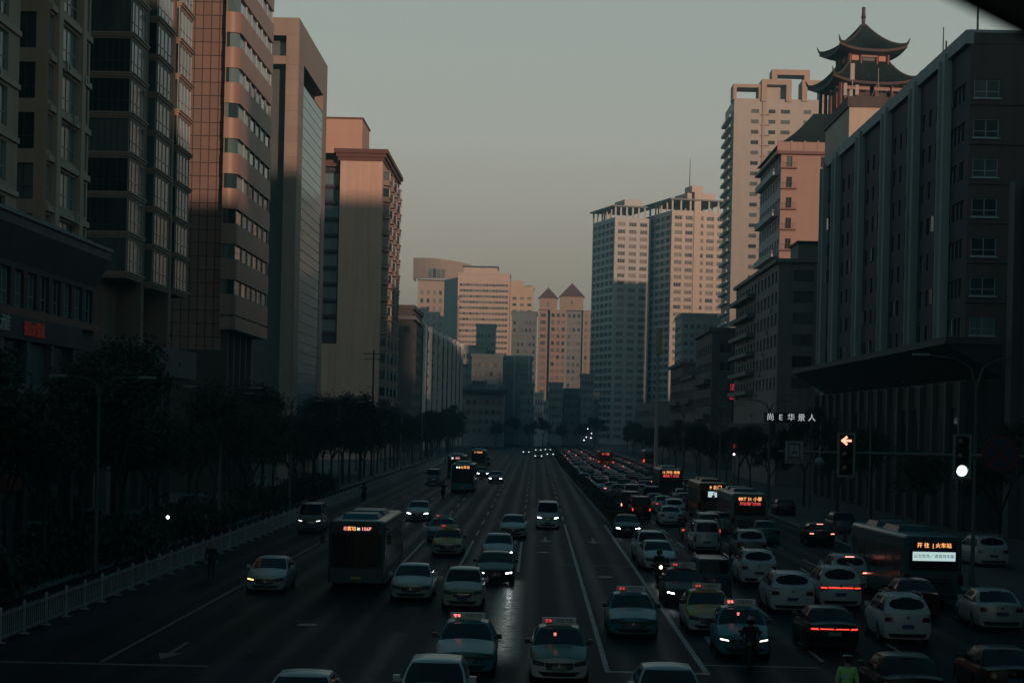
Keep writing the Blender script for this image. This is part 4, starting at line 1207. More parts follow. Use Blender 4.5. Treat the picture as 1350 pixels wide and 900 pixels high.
xm = P(1158, 100, D + 1).x; m = MB(); m.tube((xm, D + 1, H1), (xm, D + 1, P(1158, 90, D + 1).z), .05, n=5); m.tube((xm, D + 1, H1 + 2), (xm - .8, D + 1.6, H1), .03, n=4); m.tube((xm, D + 1, H1 + 2), (xm + .8, D + 1.6, H1), .03, n=4); b.part('whip_mast', m, [M_ANT])
b.done([M_BEG2])

# dark mid-rise street row
M_RD = wall('sooty_concrete', (0.19, 0.185, 0.175), 0.15, 0.25)
D = 262.0; X0 = 31.6
b = Bld('dark_midrise_row', 'dark sooty mid-rise row with barred windows and a cluttered roof below the pagoda', (34, 285))
H = P(1040, 346, D).z
c2 = lambda x: P(x, 420, D).x - X0
b.face((X0, D), FX, 10, 0, H, [(c2(1045), c2(1072)), (c2(1079), c2(1090))], rows_(P(1058, 356, D).z, 1.5, 2.82, 6), nv=4, nh=1, mode='parts')
b.face((X0, D + 56), FY_R, 56, 0, H, even(56, 13, 2.2, .6), rows_(P(1058, 356, D).z, 1.6, 2.82, 6), nv=3, nh=1, depth=.3, mode='parts', gm=M_GLT, fm=M_FRAME_W)
for k in range(12):
    ac_unit(b, (X0 - .01, D + 3 + k * 4.3, 9.2 + (k * 5 % 6) * 2.82), FY_R)
for k in range(4):
    ac_unit(b, (X0 + 6.0, D - .01, 9.2 + k * 5.64), FX)
b.wall.face([(X0, D, H), (X0 + 10, D, H), (X0 + 10, D + 56, H), (X0, D + 56, H)])
m = MB(); m.box(X0 - .5, X0 + 10, D - .5, D + 56, H + .003, H + .5); b.part('cornice', m, [M_RD])
m = MB(); m.box(P(1052, 340, D + 4).x, P(1096, 340, D + 4).x, D + 4, D + 12, H + .5, P(1070, 321, D + 4).z); o = b.part('roof_shed', m, [M_KERB])
m = MB(); zz = P(1070, 321, D + 4).z; m.box(P(1050, 340, D + 4).x, P(1098, 340, D + 4).x, D + 3.6, D + 12.4, zz + .003, zz + .3); b.part('shed_roof', m, [M_POD_D], parent=o)
m = MB()
for k in range(6):
    m = MB(); m.box(X0 - 1.2, X0 - .003, D + 28 + k * .01, D + 55, 12.5 + k * 2.82, 13.1 + k * 2.82); b.part('balcony', m, [M_RD])
m = MB(); m.box(X0 - .8, X0 - .003, D, D + 56, 6.6, 8.4); b.part('shop_fascia', m, [M_POD_D])
b.done([M_RD])
# low blocks further on
for nm_, lb_, ya, yb, h_, colr in (('stepped_shop_block', 'taller dark shop block just past the sooty mid-rise row', 360, 396, 25, (0.075, 0.08, 0.08)), ('low_shop_block', 'low grey shop block between two taller dark ones under the beige tower', 397, 430, 17.5, (0.12, 0.125, 0.12)), ('corner_shop_block', 'dark corner block farthest along under the beige tower', 431, 470, 21, (0.085, 0.09, 0.09))):
    b = Bld(nm_, lb_, (36, (ya + yb) / 2), 'building'); Mx = wall(nm_ + '_wall', colr, .15, .25); Wx = yb - ya
    b.face((31.6, yb), FY_R, Wx, 0, h_, even(Wx, int(Wx / 4.2), 2.4, .8), rows_(h_ - 2.2, 1.7, 3.2, int(h_ / 3.2) - 1), nv=2, depth=.3, mode='single', fm=M_FRAME_W, gm=M_GLT)
    b.face((31.6, ya), FX, 12, 0, h_, even(12, 3, 2.2, .8), rows_(h_ - 2.2, 1.7, 3.2, int(h_ / 3.2) - 1), nv=2, depth=.3, mode='single', fm=M_FRAME_W)
    b.wall.face([(31.6, ya, h_), (43.6, ya, h_), (43.6, yb, h_), (31.6, yb, h_)]); b.quad((43.6, ya), FY_L, Wx, 0, h_)
    m = MB(); m.box(31.0, 43.8, ya - .3, yb, h_ + .003, h_ + .7); b.part('cornice', m, [M_POD])
    for k in range(int(h_ / 3.2) - 2):
        if (k + int(ya)) % 2: m = MB(); m.box(30.5, 31.597, ya + 3, yb - 6, 6.0 + k * 3.2, 6.9 + k * 3.2); b.part('balcony', m, [M_POD])
    b.done([Mx])
b = Bld('dark_far_arcade', 'dark arcade block farthest along the shaded bank before the pale towers', (33, 545), 'building')
b.face((30, 600), FY_R, 110, 0, 14, even(110, 18, 3, .8), rows_(12, 1.8, 3.3, 3), nv=2, mode='single'); b.quad((30, 490), FX, 12, 0, 14)
b.wall.face([(30, 490, 14), (42, 490, 14), (42, 600, 14), (30, 600, 14)]); b.done([M_RD])

# big pilastered slab nearest on the right
M_DKW = wall('dark_maroon_wall', (0.036, 0.032, 0.042), 0.12, 0.2)
M_PIL = wall('weathered_concrete', (0.34, 0.395, 0.395), 0.12, 0.25)
M_BRD = wall('maroon_brick', (0.105, 0.068, 0.062), 0.12, 0.2)
dC = DX(1280, 53, 34.0); dE = 236.0; H = 38.5
b = Bld('pilastered_slab_block', 'long dark office slab with pale concrete pilasters beside the road, nearest on the shaded bank', (42, 195))
M_GLR = glass_mat('slab_glass', (0.03, 0.05, 0.055), (0.15, 0.20, 0.20), 0.65, 0.10, 1.5, 0.6)
rws = rows_(35.7, 1.5, 3.15, 7)
W = dE - dC
pil = [dC + .9] + [DX(x, y, 34.0) for x, y in ((1253, 130), (1212, 170), (1174, 205), (1139, 240), (1107, 270))] + [dE - .4]
cols = []
for k in range(len(pil) - 1):
    a, c = pil[k], pil[k + 1]
    for q in range(4):
        mid = a + (c - a) * (q + .75) / 4.5
        u = dE - mid
        cols.append((u - .65, u + .65))
cols = sorted(c for c in cols if c[0] > .2 and c[1] < W - .2)
b.face((34, dE), FY_R, W, 0, H, cols, rws, depth=.25, nv=2, nh=0, fm=M_FRAME_W, gm=M_GLR, mode='parts', fr=.10)
b.face((34, dC), FX, 18, 0, H, [(.35, 2.4), (6.0, 8.05), (11, 13)], rws, depth=.2, nv=2, nh=1, fm=M_FRAME_W, gm=M_GLT, mode='parts', mi=1, sill=M_PIL, fr=.09)
b.wall.face([(34, dC, H), (52, dC, H), (52, dE, H), (34, dE, H)])
for d in pil[1:]:
    m = MB(); m.box(33.35, 33.998, d - .55, d + .55, 12, H + .5); b.part('pilaster', m, [M_PIL])
    m = MB(); m.box(33.1, 33.998, d + .62, d + .95, 12, H); b.part('pilaster_rib', m, [M_PIL])
m = MB(); m.box(33.6, 34.25, dC - .02, dE, H + .003, H + 1.1); b.part('parapet', m, [M_PIL])
m = MB(); m.box(34.26, 52, dC - .05, dC + .4, H + .003, H + .9); b.part('parapet', m, [M_BRD])
m = MB(); m.box(34.9, 52, dC + 5, dC + 14, H + .01, P(1330, 40, dC + 5).z); b.part('roof_house', m, [M_PIL])
m = MB()
for z0, z1 in rws[:6]:
    m = MB(); m.box(34.0, 52, dC - .12, dC - .003, z0 - .55, z0 - .35); b.part('string_course', m, [M_BRD])
def mast(x, y0, y1, d, r):
    p0, p1 = P(x, y0, d), P(x, y1, d); m = MB(); m.tube(p0, (p0.x, d, p1.z), r, r * .7, 6); return m
b.part('rooftop_mast', mast(1288.5, 52, -20, dC + 2, .1), [M_ANT]); b.part('rooftop_mast', mast(1243, 82, 36, 170, .06), [M_ANT]); b.part('rooftop_mast', mast(1247, 80, 54, 170.6, .1), [M_ANT])
# projecting podium canopy
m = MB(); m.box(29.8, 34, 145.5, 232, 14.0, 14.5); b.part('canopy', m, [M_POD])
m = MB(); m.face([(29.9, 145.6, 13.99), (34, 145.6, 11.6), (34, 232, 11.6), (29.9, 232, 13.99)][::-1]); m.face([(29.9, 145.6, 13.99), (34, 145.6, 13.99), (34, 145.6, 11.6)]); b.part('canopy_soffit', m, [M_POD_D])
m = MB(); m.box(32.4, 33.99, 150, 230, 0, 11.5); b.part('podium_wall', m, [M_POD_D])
m = MB()
for k in range(16):
    m = MB(); m.box(32.0, 32.39, 150.4 + k * 5.2, 151.1 + k * 5.2, 0, 11.4); b.part('podium_pier', m, [M_POD])
for k in range(15):
    m = MB(); m.face([(32.35, 151.3 + k * 5.2, 5.6), (32.35, 155.4 + k * 5.2, 5.6), (32.35, 155.4 + k * 5.2, 9.4), (32.35, 151.3 + k * 5.2, 9.4)][::-1]); b.part('podium_window', m, [M_GL])
# casements standing open, catching the sky
M_SASH = mat('open_sash_glass', (0.5, 0.55, 0.55), 0.2, metal=0.9)
rsx = random.Random(31)
m = MB(); m.box(0, .24, -.015, .015, -.66, .66); sme = m.mesh('open_sash', [M_SASH])
for c in cols:
    for z0, z1 in rws:
        if rsx.random() < .16:
            o = obj('open_sash', sme, b.root, b.L((33.99, dE - rsx.choice(c), (z0 + z1) / 2)), R(180 + rsx.uniform(-60, 60)))
b.done([M_DKW, M_BRD])
# neighbour whose edge shows at the right border
b = Bld('grey_edge_block', 'grey concrete block whose edge fills the right border of the view', (42, 120))
b.quad((34.3, 143), FY_R, 43, 0, 25); b.quad((34.3, 100), FX, 18, 0, 25); b.wall.face([(34.3, 100, 25), (52, 100, 25), (52, 143, 25), (34.3, 143, 25)])
b.quad((52, 143), (-1, 0), 17.7, 0, 25)
m = MB(); m.box(33.7, 34.3, 141.5, 143.2, 0, 25.5); b.part('pilaster', m, [M_POD]); b.done([M_DKW])

# ================================================================== CITY BLOCKS BEHIND THE CAMERA AND OFF TO THE SIDE (the row, the far block and the hidden tower are invented to cast shade)
M_CITY = wall('city_block_render', (0.24, 0.22, 0.20))
def unseen_block(label, x0, x1, y0, y1, h):
    b = Bld('unseen_block', label, ((x0 + x1) / 2, (y0 + y1) / 2), 'building', 'city blocks outside the view')
    b.wall.box(x0, x1, y0, y1, 0, h)
    m = MB(); z = 4.0
    while z + 1.6 < h:
        m.box(x0 - .05, x1 + .05, y0 - .05, y1 + .05, z, z + 1.4); z += 3.2
    b.part('ribbon_glazing', m, [M_GL])
    m = MB(); m.box(x0 - .3, x1 + .3, y0 - .3, y1 + .3, h + .003, h + .9); b.part('parapet', m, [M_CITY])
    b.done([M_CITY])
unseen_block('plain rendered block beside the footbridge on the right bank', 34, 60, 12, 92, 40)
unseen_block('plain rendered block behind the footbridge on the left bank', -62, -31, -60, 44, 44)
for lb_, x0_, x1_, h_ in (('added fifty metre shade block, first of the row behind the footbridge', 22, 44, 53), ('added shade block second from the street in the row behind the footbridge', 45, 64, 45),
                          ('added shade block third from the street in the row behind the footbridge', 65, 102, 59), ('added shade tower, tallest of the row behind the footbridge', 106, 139, 82),
                          ('added low shade block beside the tallest tower behind the footbridge', 139.5, 153, 60), ('added shade block beyond the low one behind the footbridge', 154, 178, 73),
                          ('added shade block sixth from the street behind the footbridge', 179, 206, 60), ('added wide shade block far along the row behind the footbridge', 208, 300, 86), ('added shade block, widest, at the end of the row behind the footbridge', 301, 425, 88)):
    unseen_block(lb_, x0_, x1_, -24, -12, h_)  # unseen row added for its shadows, which set the heights
unseen_block('added shade tower hidden behind the long slab far along the right bank', 112, 135, 592, 606, 84)  # unseen, added to shade the front of the pale apartment slab
unseen_block('added long block shading the street from far behind the footbridge', 95, 225, -345, -330, 62)  # unseen, added to keep low sun off the near road and canopy
# ------------------------------------------------------------------ vehicles
M_TYRE = mat('tyre_rubber', (0.012, 0.012, 0.012), 0.8)
M_RIM = mat('alloy_rim', (0.22, 0.22, 0.22), 0.35, metal=0.8)
M_CARGL = mat('car_glass', (0.005, 0.007, 0.008), 0.06, spec=0.28)
M_TRIM = mat('black_trim', (0.012, 0.012, 0.013), 0.45)
M_CHROME = mat('chrome', (0.5, 0.5, 0.5), 0.2, metal=1.0)
M_LAMP_OFF = mat('headlamp_clear', (0.07, 0.08, 0.085), 0.08, spec=0.8)
M_LAMP_ON = mat('headlamp_lit', (0.9, 0.9, 0.9), 0.3, emit=(0.92, 0.97, 1.0), estr=20.0)
M_LAMP_DIM = mat('daytime_lamp_lit', (0.9, 0.9, 0.9), 0.3, emit=(0.95, 0.95, 0.9), estr=2.2)
M_LAMP_OR = mat('indicator_lit', (0.9, 0.5, 0.2), 0.3, emit=(1.0, 0.45, 0.14), estr=5.0)
M_LAMP_WARM = mat('halogen_lit', (0.9, 0.7, 0.4), 0.3, emit=(1.0, 0.70, 0.38), estr=10.0)
M_TAIL_OFF = mat('tail_lamp_red', (0.07, 0.006, 0.006), 0.15, ior=1.5)
M_TAIL_ON = mat('tail_lamp_lit', (0.5, 0.02, 0.02), 0.3, emit=(1.0, 0.06, 0.04), estr=1.6)
M_BRAKE = mat('brake_lamp_lit', (0.8, 0.2, 0.15), 0.3, emit=(1.0, 0.26, 0.2), estr=3.4)
M_PLATE_B = mat('plate_blue', (0.03, 0.07, 0.16), 0.5)
M_PLATE_G = mat('plate_green', (0.10, 0.22, 0.17), 0.5)
M_PLATE_Y = mat('plate_yellow', (0.40, 0.28, 0.04), 0.5)
M_PLTXT = mat('plate_characters', (0.35, 0.37, 0.38), 0.5)
def paint(name, col, rough=0.30, metal=0.0):
    return mat('paint_' + name, col, rough, metal=metal, spec=0.16, coat=0.08 if max(col) > .05 else .04, var=0.10, vscale=2.0, coords='O')
PAINT = {'white': paint('white', (0.46, 0.50, 0.50)), 'silver': paint('silver', (0.35, 0.39, 0.39), .35, .2), 'grey': paint('grey', (0.13, 0.14, 0.145)),
         'black': paint('black', (0.010, 0.011, 0.012)), 'teal': paint('teal', (0.018, 0.19, 0.21)), 'green': paint('green', (0.035, 0.125, 0.10)),
         'darkgreen': paint('dark_green', (0.010, 0.026, 0.022)), 'yellow': paint('yellow', (0.36, 0.245, 0.035)), 'blue': paint('slate_blue', (0.045, 0.075, 0.10)),
         'navy': paint('navy', (0.015, 0.022, 0.04)), 'red': paint('dark_red', (0.055, 0.012, 0.012)), 'cream': paint('cream', (0.38, 0.385, 0.345)),
         'orange': paint('bus_ochre', (0.12, 0.062, 0.016)), 'busgrey': paint('bus_teal_grey', (0.045, 0.10, 0.108))}
CT = {  # length, width, height, hood front z, cowl z, belt z, deck z, then distances from the nose: screen base, screen top, roof end, rear glass base
    'saloon': dict(L=4.65, W=1.80, H=1.47, zf=.72, zc=.98, zb=.99, zr=1.02, a=1.25, b=2.05, c=3.40, d=4.12, wr=.27, wh=2.65),
    'suv':    dict(L=4.60, W=1.86, H=1.68, zf=.90, zc=1.10, zb=1.10, zr=1.10, a=1.15, b=1.85, c=4.02, d=4.48, wr=.31, wh=2.70),
    'hatch':  dict(L=4.05, W=1.70, H=1.54, zf=.80, zc=1.03, zb=1.02, zr=1.02, a=.98, b=1.72, c=3.42, d=3.96, wr=.26, wh=2.50),
    'van':    dict(L=4.45, W=1.70, H=1.92, zf=.92, zc=1.18, zb=1.12, zr=1.12, a=.62, b=1.22, c=4.20, d=4.38, wr=.28, wh=2.85)}
CMESH = {}
def lerp(a, b, t): return a + (b - a) * t
def car_meshes(kind):
    if kind in CMESH:
        return CMESH[kind]
    c = CT[kind]
    L, W, H = c['L'], c['W'], c['H']
    hw = W / 2
    nose, tail = -L / 2, L / 2
    ax_f, ax_r = nose + .88, nose + .88 + c['wh']
    rw = c['wr'] + .03
    def zs(d):  # shoulder height along the car (d from nose)
        if d < c['a']: 
            t = d / c['a']; return lerp(c['zf'], c['zc'], t ** .8)
        if d < c['d']: return lerp(c['zc'], c['zr'], (d - c['a']) / (c['d'] - c['a']))
        t = (d - c['d']) / max(.01, L - c['d']); return c['zr'] - .05 * t
    def wd(d):
        t0 = max(0, 1 - d / .9); t1 = max(0, 1 - (L - d) / .8)
        return hw * (1 - .10 * t0 ** 2 - .09 * t1 ** 2)
    bow_f, bow_r = .30, .20
    def warp(x, y, z):
        d = y - nose
        if d < 1.2:
            k = 1 - d / 1.2
            f = bow_f * (abs(x) / hw) ** 2.6 + .30 * max(0, z - .62) ** 1.3 + .12 * max(0, .38 - z)
            y += f * k
        e = tail - y
        if e < 1.0:
            k = 1 - e / 1.0
            y -= k * (bow_r * (abs(x) / hw) ** 2.6 + .16 * max(0, z - .75) + .14 * max(0, .40 - z))
        return (x, y, z)
    ds = [0, .06, .18, .35, .5, .6, .7, .8, .88, .96, 1.06, 1.16, 1.26, 1.42] + [1.6 + .25 * k for k in range(int((c['wh'] - 1.05) / .25))]
    r0 = .88 + c['wh']
    ds += [r0 - .5, r0 - .38, r0 - .28, r0 - .18, r0 - .08, r0, r0 + .08, r0 + .18, r0 + .28, r0 + .38, r0 + .5]
    ds += [x for x in (L - .35, L - .18, L - .06, L) if x > r0 + .52]
    ds = sorted(set(round(x, 3) for x in ds))
    zb0 = .20
    fr = [0, .12, .36, .62, .86, .97, 1.0]
    wf = [.88, .97, 1.0, 1.0, .975, .90, .62]
    def ring(d):
        y = nose + d; w = wd(d); S = zs(d); out = []
        for k in range(7):
            z = zb0 + (S - zb0) * fr[k]
            if k == 6: z = S + .015
            for axy in (ax_f, ax_r):
                dy = y - axy
                if abs(dy) < rw + .06:
                    za = c['wr'] + math.sqrt(max(0, (rw + .06) ** 2 - dy * dy))
                    if z < za and k <= 3: z = za + .012 * k
            x = w * wf[k]
            out.append((x, y, z))
        return out
    m = MB()
    rings = [ring(d) for d in ds]
    def addv(p): return m.vert(warp(*p))
    def q(a, b_, c_, d_, mi): m.f.append((a, b_, c_, d_)); m.m.append(mi)
    for sgn in (1, -1):
        idx = [[addv((sgn * x, y, z)) for x, y, z in r] for r in rings]
        for i in range(len(ds) - 1):
            for k in range(6):
                hood = 1 if (k >= 4 and ds[i] < c['a']) else 0
                f = (idx[i][k], idx[i + 1][k], idx[i + 1][k + 1], idx[i][k + 1])
                q(*(f if sgn < 0 else f[::-1]), hood)
    # top skin, floor, nose and tail
    NX = 8
    def row(r, k, n=NX): return [addv((lerp(-r[k][0], r[k][0], j / n), r[k][1], r[k][2] + (.035 * (1 - (2 * j / n - 1) ** 2) if k == 6 else 0))) for j in range(n + 1)]
    tops = [row(r, 6) for r in rings]; bots = [row(r, 0) for r in rings]
    for i in range(len(ds) - 1):
        hood = 1 if ds[i] < c['a'] else 0
        for j in range(NX):
            q(tops[i][j], tops[i][j + 1], tops[i + 1][j + 1], tops[i + 1][j], hood)
            q(bots[i][j], bots[i + 1][j], bots[i + 1][j + 1], bots[i][j + 1], 3)
    for r, flip in ((rings[0], False), (rings[-1], True)):
        g = [row(r, k) for k in range(7)]
        for k in range(6):
            for j in range(NX):
                f = (g[k][j], g[k][j + 1], g[k + 1][j + 1], g[k + 1][j])
                q(*(f[::-1] if flip else f), 0)
    # greenhouse
    y_a, y_b, y_c, y_d = nose + c['a'] - .06, nose + c['b'], nose + c['c'], nose + c['d'] + .05
    wb, wt = hw * .915, hw * {'saloon': .68, 'suv': .69, 'hatch': .70, 'van': .80}[kind]
    zt = H - .055
    def hwid(v): return lerp(wb, wt, v) + .03 * math.sin(math.pi * v)
    def zl(v, yy): return lerp(zs(max(0, min(L, yy - nose))) - .03, zt, v)
    def front(t, v, off=0.0):
        w = hwid(v) ; x = lerp(-w, w, t)
        y0 = lerp(y_a, y_b, v)
        bow = .20 * (1 - (2 * t - 1) ** 2) * (1 - .35 * v)
        n = Vector((0, -1, .75)).normalized() * off
        return (x + n.x, y0 + .16 - bow + n.y, lerp(zs(c['a']) - .03, zt, v) + n.z)
    def rear(t, v, off=0.0):
        w = hwid(v) * .985; x = lerp(-w, w, t)
        y0 = lerp(y_d, y_c, v)
        bow = .14 * (1 - (2 * t - 1) ** 2)
        n = Vector((0, 1, .5)).normalized() * off
        return (x, y0 - .12 + bow + n.y, lerp(zs(c['d']) - .03, zt, v) + n.z)
    def side(t, v, sg, off=0.0):
        w = hwid(v) * (1 - .03 * max(0, (t - .6) / .4) ** 2)
        f0, r0_ = front(0, v), rear(0, v)
        y = lerp(f0[1], r0_[1], t)
        if t > .98: w = hwid(v) * .985
        return (sg * (w + off), y, lerp(f0[2], r0_[2], t) + off * .3)
    m.grid(lambda u, v: front(u, v), 8, 4, 2)
    m.grid(lambda u, v: rear(1 - u, v), 8, 4, 2)
    m.grid(lambda u, v: side(u, v, 1), 10, 4, 2)
    m.grid(lambda u, v: side(1 - u, v, -1), 10, 4, 2)
    def roof(u, v):
        if v <= 0: p = front(u, 1)
        f, r = front(u, 1), rear(u, 1)
        x = lerp(f[0], r[0], v); y = lerp(f[1], r[1], v)
        cr = .055 * (1 - (2 * u - 1) ** 4) * (1 - (2 * v - 1) ** 4)
        return (x, y, lerp(f[2], r[2], v) + cr)
    m.grid(roof, 8, 10, 2)
    out = {'body': m.mesh('body_' + kind, [PAINT['white'], PAINT['white'], PAINT['white'], M_TRIM], smooth=38, weld=True)}
    def patch(fn, nu=6, nv=3, mt=None):
        p = MB(); p.grid(fn, nu, nv); return p
    def mk(nm, p, mt): out[nm] = p.mesh(nm, [mt], smooth=50)
    def sq(u, v, k):
        a_, b_ = 2 * u - 1, 2 * v - 1
        return (a_ * math.sqrt(1 - k * b_ * b_ / 2) + 1) / 2, (b_ * math.sqrt(1 - k * a_ * a_ / 2) + 1) / 2
    def scr(u, v):
        u, v = sq(u, v, .12); return front(lerp(.035, .965, u), lerp(.03, .95, v), .008)
    mk('windscreen', patch(scr, 10, 6), M_CARGL)
    rk, r0w, r0z = {'saloon': (.15, .06, .10), 'suv': (.75, .08, .26), 'hatch': (.5, .08, .2), 'van': (.2, .08, .22)}[kind]
    def rwn(u, v):
        u, v = sq(u, v, rk); return rear(1 - lerp(r0w, 1 - r0w, u), lerp(r0z, .92, v), .012)
    mk('rear_window', patch(rwn, 12, 8), M_CARGL)
    sw = [(.045, .47), (.50, .80), (.83, .955)] if kind in ('suv', 'van') else [(.05, .52), (.55, .93)]
    out['side_windows'] = []
    for sg in (1, -1):
        for (a, b_) in sw:
            p = MB()
            fn = (lambda u, v, a=a, b_=b_, sg=sg: side(lerp(a + .05 * v * (a < .1), b_ - .04 * v * (b_ > .85), u), lerp(.10, .88, v), sg, .008))
            p.grid(fn if sg > 0 else (lambda u, v, fn=fn: fn(1 - u, v)), 5, 3)
            out['side_windows'].append(p.mesh('side_window', [M_CARGL], smooth=50))
    # nose details projected on the curved front
    def nose_pt(x, z, off): 
        X, Y, Z = warp(x, nose, z); return (X, Y - off, Z)
    def tail_pt(x, z, off):
        X, Y, Z = warp(x, tail, z); return (X, Y + off, Z)
    def qpatch(c4, fn, off, nu=6, nv=3):  # c4: (x,z) bottom-left, bottom-right, top-right, top-left
        p = MB()
        def f(u, v):
            x = lerp(lerp(c4[0][0], c4[1][0], u), lerp(c4[3][0], c4[2][0], u), v); z = lerp(lerp(c4[0][1], c4[1][1], u), lerp(c4[3][1], c4[2][1], u), v)
            return fn(x, z, off)
        p.grid(f, nu, nv)
        return p
    zf = c['zf']
    hx = hw * .90
    hl = [(hx * .52, zf - .20), (hx * .985, zf - .16), (hx * .965, zf - .01), (hx * .56, zf - .075)]
    drl = [(hx * .60, zf - .145), (hx * .95, zf - .11), (hx * .945, zf - .06), (hx * .63, zf - .10)]
    mk('headlight_R', qpatch(hl, nose_pt, .012), M_LAMP_OFF)
    mk('headlight_L', qpatch([(-x, z) for x, z in (hl[1], hl[0], hl[3], hl[2])], nose_pt, .012), M_LAMP_OFF)
    mk('lamp_R', qpatch(drl, nose_pt, .020), M_LAMP_ON)
    mk('lamp_L', qpatch([(-x, z) for x, z in (drl[1], drl[0], drl[3], drl[2])], nose_pt, .020), M_LAMP_ON)
    mk('grille', qpatch([(-hx * .46, zf - .29), (hx * .46, zf - .29), (hx * .53, zf - .085), (-hx * .53, zf - .085)], nose_pt, .014, 8, 3), M_TRIM)
    p = MB()
    for k in range(2):
        z = zf - .225 + .055 * k
        p.grid(lambda u, v: nose_pt(lerp(-hx * .5, hx * .5, u), z + .012 * v, .024), 8, 1)
    mk('grille_bar', p, M_CHROME)
    mk('lower_intake', qpatch([(-hx * .55, .24), (hx * .55, .24), (hx * .80, .37), (-hx * .80, .37)], nose_pt, .014, 8, 3), M_TRIM)
    p = MB(); cy = nose_pt(0, zf - .17, .03); p.lathe([(0, .012), (.055, .012), (.06, 0)], 14); p.v = [(x, cy[1] - z_, y + cy[2]) for x, y, z_ in p.v]
    mk('emblem', p, M_CHROME)
    p = MB(); cy = nose_pt(0, .46, .02); p.box(-.22, .22, cy[1] - .012, cy[1], .395, .535); out['plate_f'] = p.mesh('licence_plate', [M_PLATE_B])
    # tail
    zr = zs(L)
    tz = (zr - .24, zr - .08)
    if kind in ('suv',): tz = (zr - .27, zr - .10)
    if kind in ('van', 'hatch'): tz = (zr - .40, zr - .08)
    tl = [(hx * .60, tz[0] + .02), (hx * .985, tz[0]), (hx * .97, tz[1]), (hx * .66, tz[1])]
    if kind in ('van', 'hatch'): tl = [(hx * .82, tz[0]), (hx * .985, tz[0]), (hx * .97, tz[1]), (hx * .84, tz[1])]
    mk('tail_R', qpatch(tl[::-1] if False else [tl[1], tl[0], tl[3], tl[2]], tail_pt, .012), M_TAIL_OFF)
    mk('tail_L', qpatch([(-x, z) for x, z in tl], tail_pt, .012), M_TAIL_OFF)
    zl0, zl1 = lerp(tz[0], tz[1], .45), lerp(tz[0], tz[1], .80)
    ts = [(tl[0][0] + .03, zl0), (hx * .965, zl0), (hx * .96, zl1), (tl[3][0] + .03, zl1)]
    if kind in ('van', 'hatch'): ts = [(hx * .845, tz[0] + .05), (hx * .965, tz[0] + .05), (hx * .96, tz[1] - .05), (hx * .855, tz[1] - .05)]
    mk('strip_R', qpatch([ts[1], ts[0], ts[3], ts[2]], tail_pt, .020), M_TAIL_ON)
    mk('strip_L', qpatch([(-x, z) for x, z in ts], tail_pt, .020), M_TAIL_ON)
    mk('tail_bar', qpatch([(hx * .60, tz[1] - .075), (-hx * .60, tz[1] - .075), (-hx * .6, tz[1] - .035), (hx * .6, tz[1] - .035)], tail_pt, .014, 10, 1), M_TAIL_OFF)
    mk('rear_bumper', qpatch([(hx * .75, .24), (-hx * .75, .24), (-hx * .85, .38), (hx * .85, .38)], tail_pt, .014, 8, 2), M_TRIM)
    pz = zr - .30 if kind == 'saloon' else zr - .42
    cy = tail_pt(0, pz, .012); p = MB(); p.box(-.22, .22, cy[1], cy[1] + .012, pz - .07, pz + .07); out['plate_r'] = p.mesh('licence_plate', [M_PLATE_B])
    r_ = rear(.5, .97); p = MB(); p.box(-.20, .20, r_[1] - .02, r_[1] + .03, r_[2] - .015, r_[2] + .02); out['brake'] = p.mesh('high_brake_light', [M_TAIL_OFF])
    p = MB(); cy = tail_pt(0, zr - .1, .01); p.lathe([(0, .012), (.05, .012), (.055, 0)], 12); p.v = [(-x, cy[1] + z_, y + cy[2]) for x, y, z_ in p.v]; mk('rear_emblem', p, M_CHROME)
    for sg, nm in ((1, 'mirror_R'), (-1, 'mirror_L')):
        f0 = front(1 if sg > 0 else 0, .12); p = MB()
        x0, x1 = f0[0] + sg * .07, f0[0] + sg * .23
        p.prism([(min(x0, x1), f0[1] + .22), (max(x0, x1), f0[1] + .22), (max(x0, x1), f0[1] + .38), (min(x0, x1), f0[1] + .38)], f0[2] - .02, f0[2] + .13)
        p.tube((f0[0] - sg * .02, f0[1] + .3, f0[2] + .0), (x0 + sg * .03, f0[1] + .3, f0[2] + .03), .03, n=5)
        out[nm] = p.mesh('mirror', [M_TRIM])
    if kind in ('suv', 'van'):
        for sg, nm in ((1, 'rail_R'), (-1, 'rail_L')):
            p = MB(); pts = [(sg * wt * .96, lerp(y_b, y_c, t) + .05, zt + (.10 if .05 < t < .95 else .02)) for t in (.02, .08, .5, .9, .97)]; p.path(pts, .02, 5); out[nm] = p.mesh('roof_rail', [M_CHROME])
    # wheel: tyre with a spoked rim, axis along x
    p = MB(); R_ = c['wr']; prof = [(R_ - .10, -.10), (R_ - .02, -.105), (R_, -.08), (R_, .08), (R_ - .02, .105), (R_ - .10, .10)]
    p.lathe(prof, 20); p.v = [(z_, x, y) for x, y, z_ in p.v]; out['tyre'] = p.mesh('tyre', [M_TYRE], smooth=40)
    p = MB(); p.lathe([(0, .06), (.05, .075), (.07, .06), (R_ - .12, .05), (R_ - .10, .095)], 20); p.lathe([(R_ - .10, -.09), (.02, -.06), (0, -.06)], 20)
    for k in range(5):
        t = 2 * math.pi * k / 5; p.tube((.05 * math.cos(t), .05 * math.sin(t), .08), ((R_ - .11) * math.cos(t), (R_ - .11) * math.sin(t), .085), .022, .03, 4)
    p.v = [(z_, x, y) for x, y, z_ in p.v]; out['rim'] = p.mesh('rim', [M_RIM], smooth=40)
    out['wheels'] = [(sg * (hw - .12), yy, R_) for sg in (1, -1) for yy in (ax_f, ax_r)]
    out['roof_z'] = H; out['roof_y'] = lerp(y_b, y_c, .35); out['dash'] = front(.42, .12)
    CMESH[kind] = out
    return out
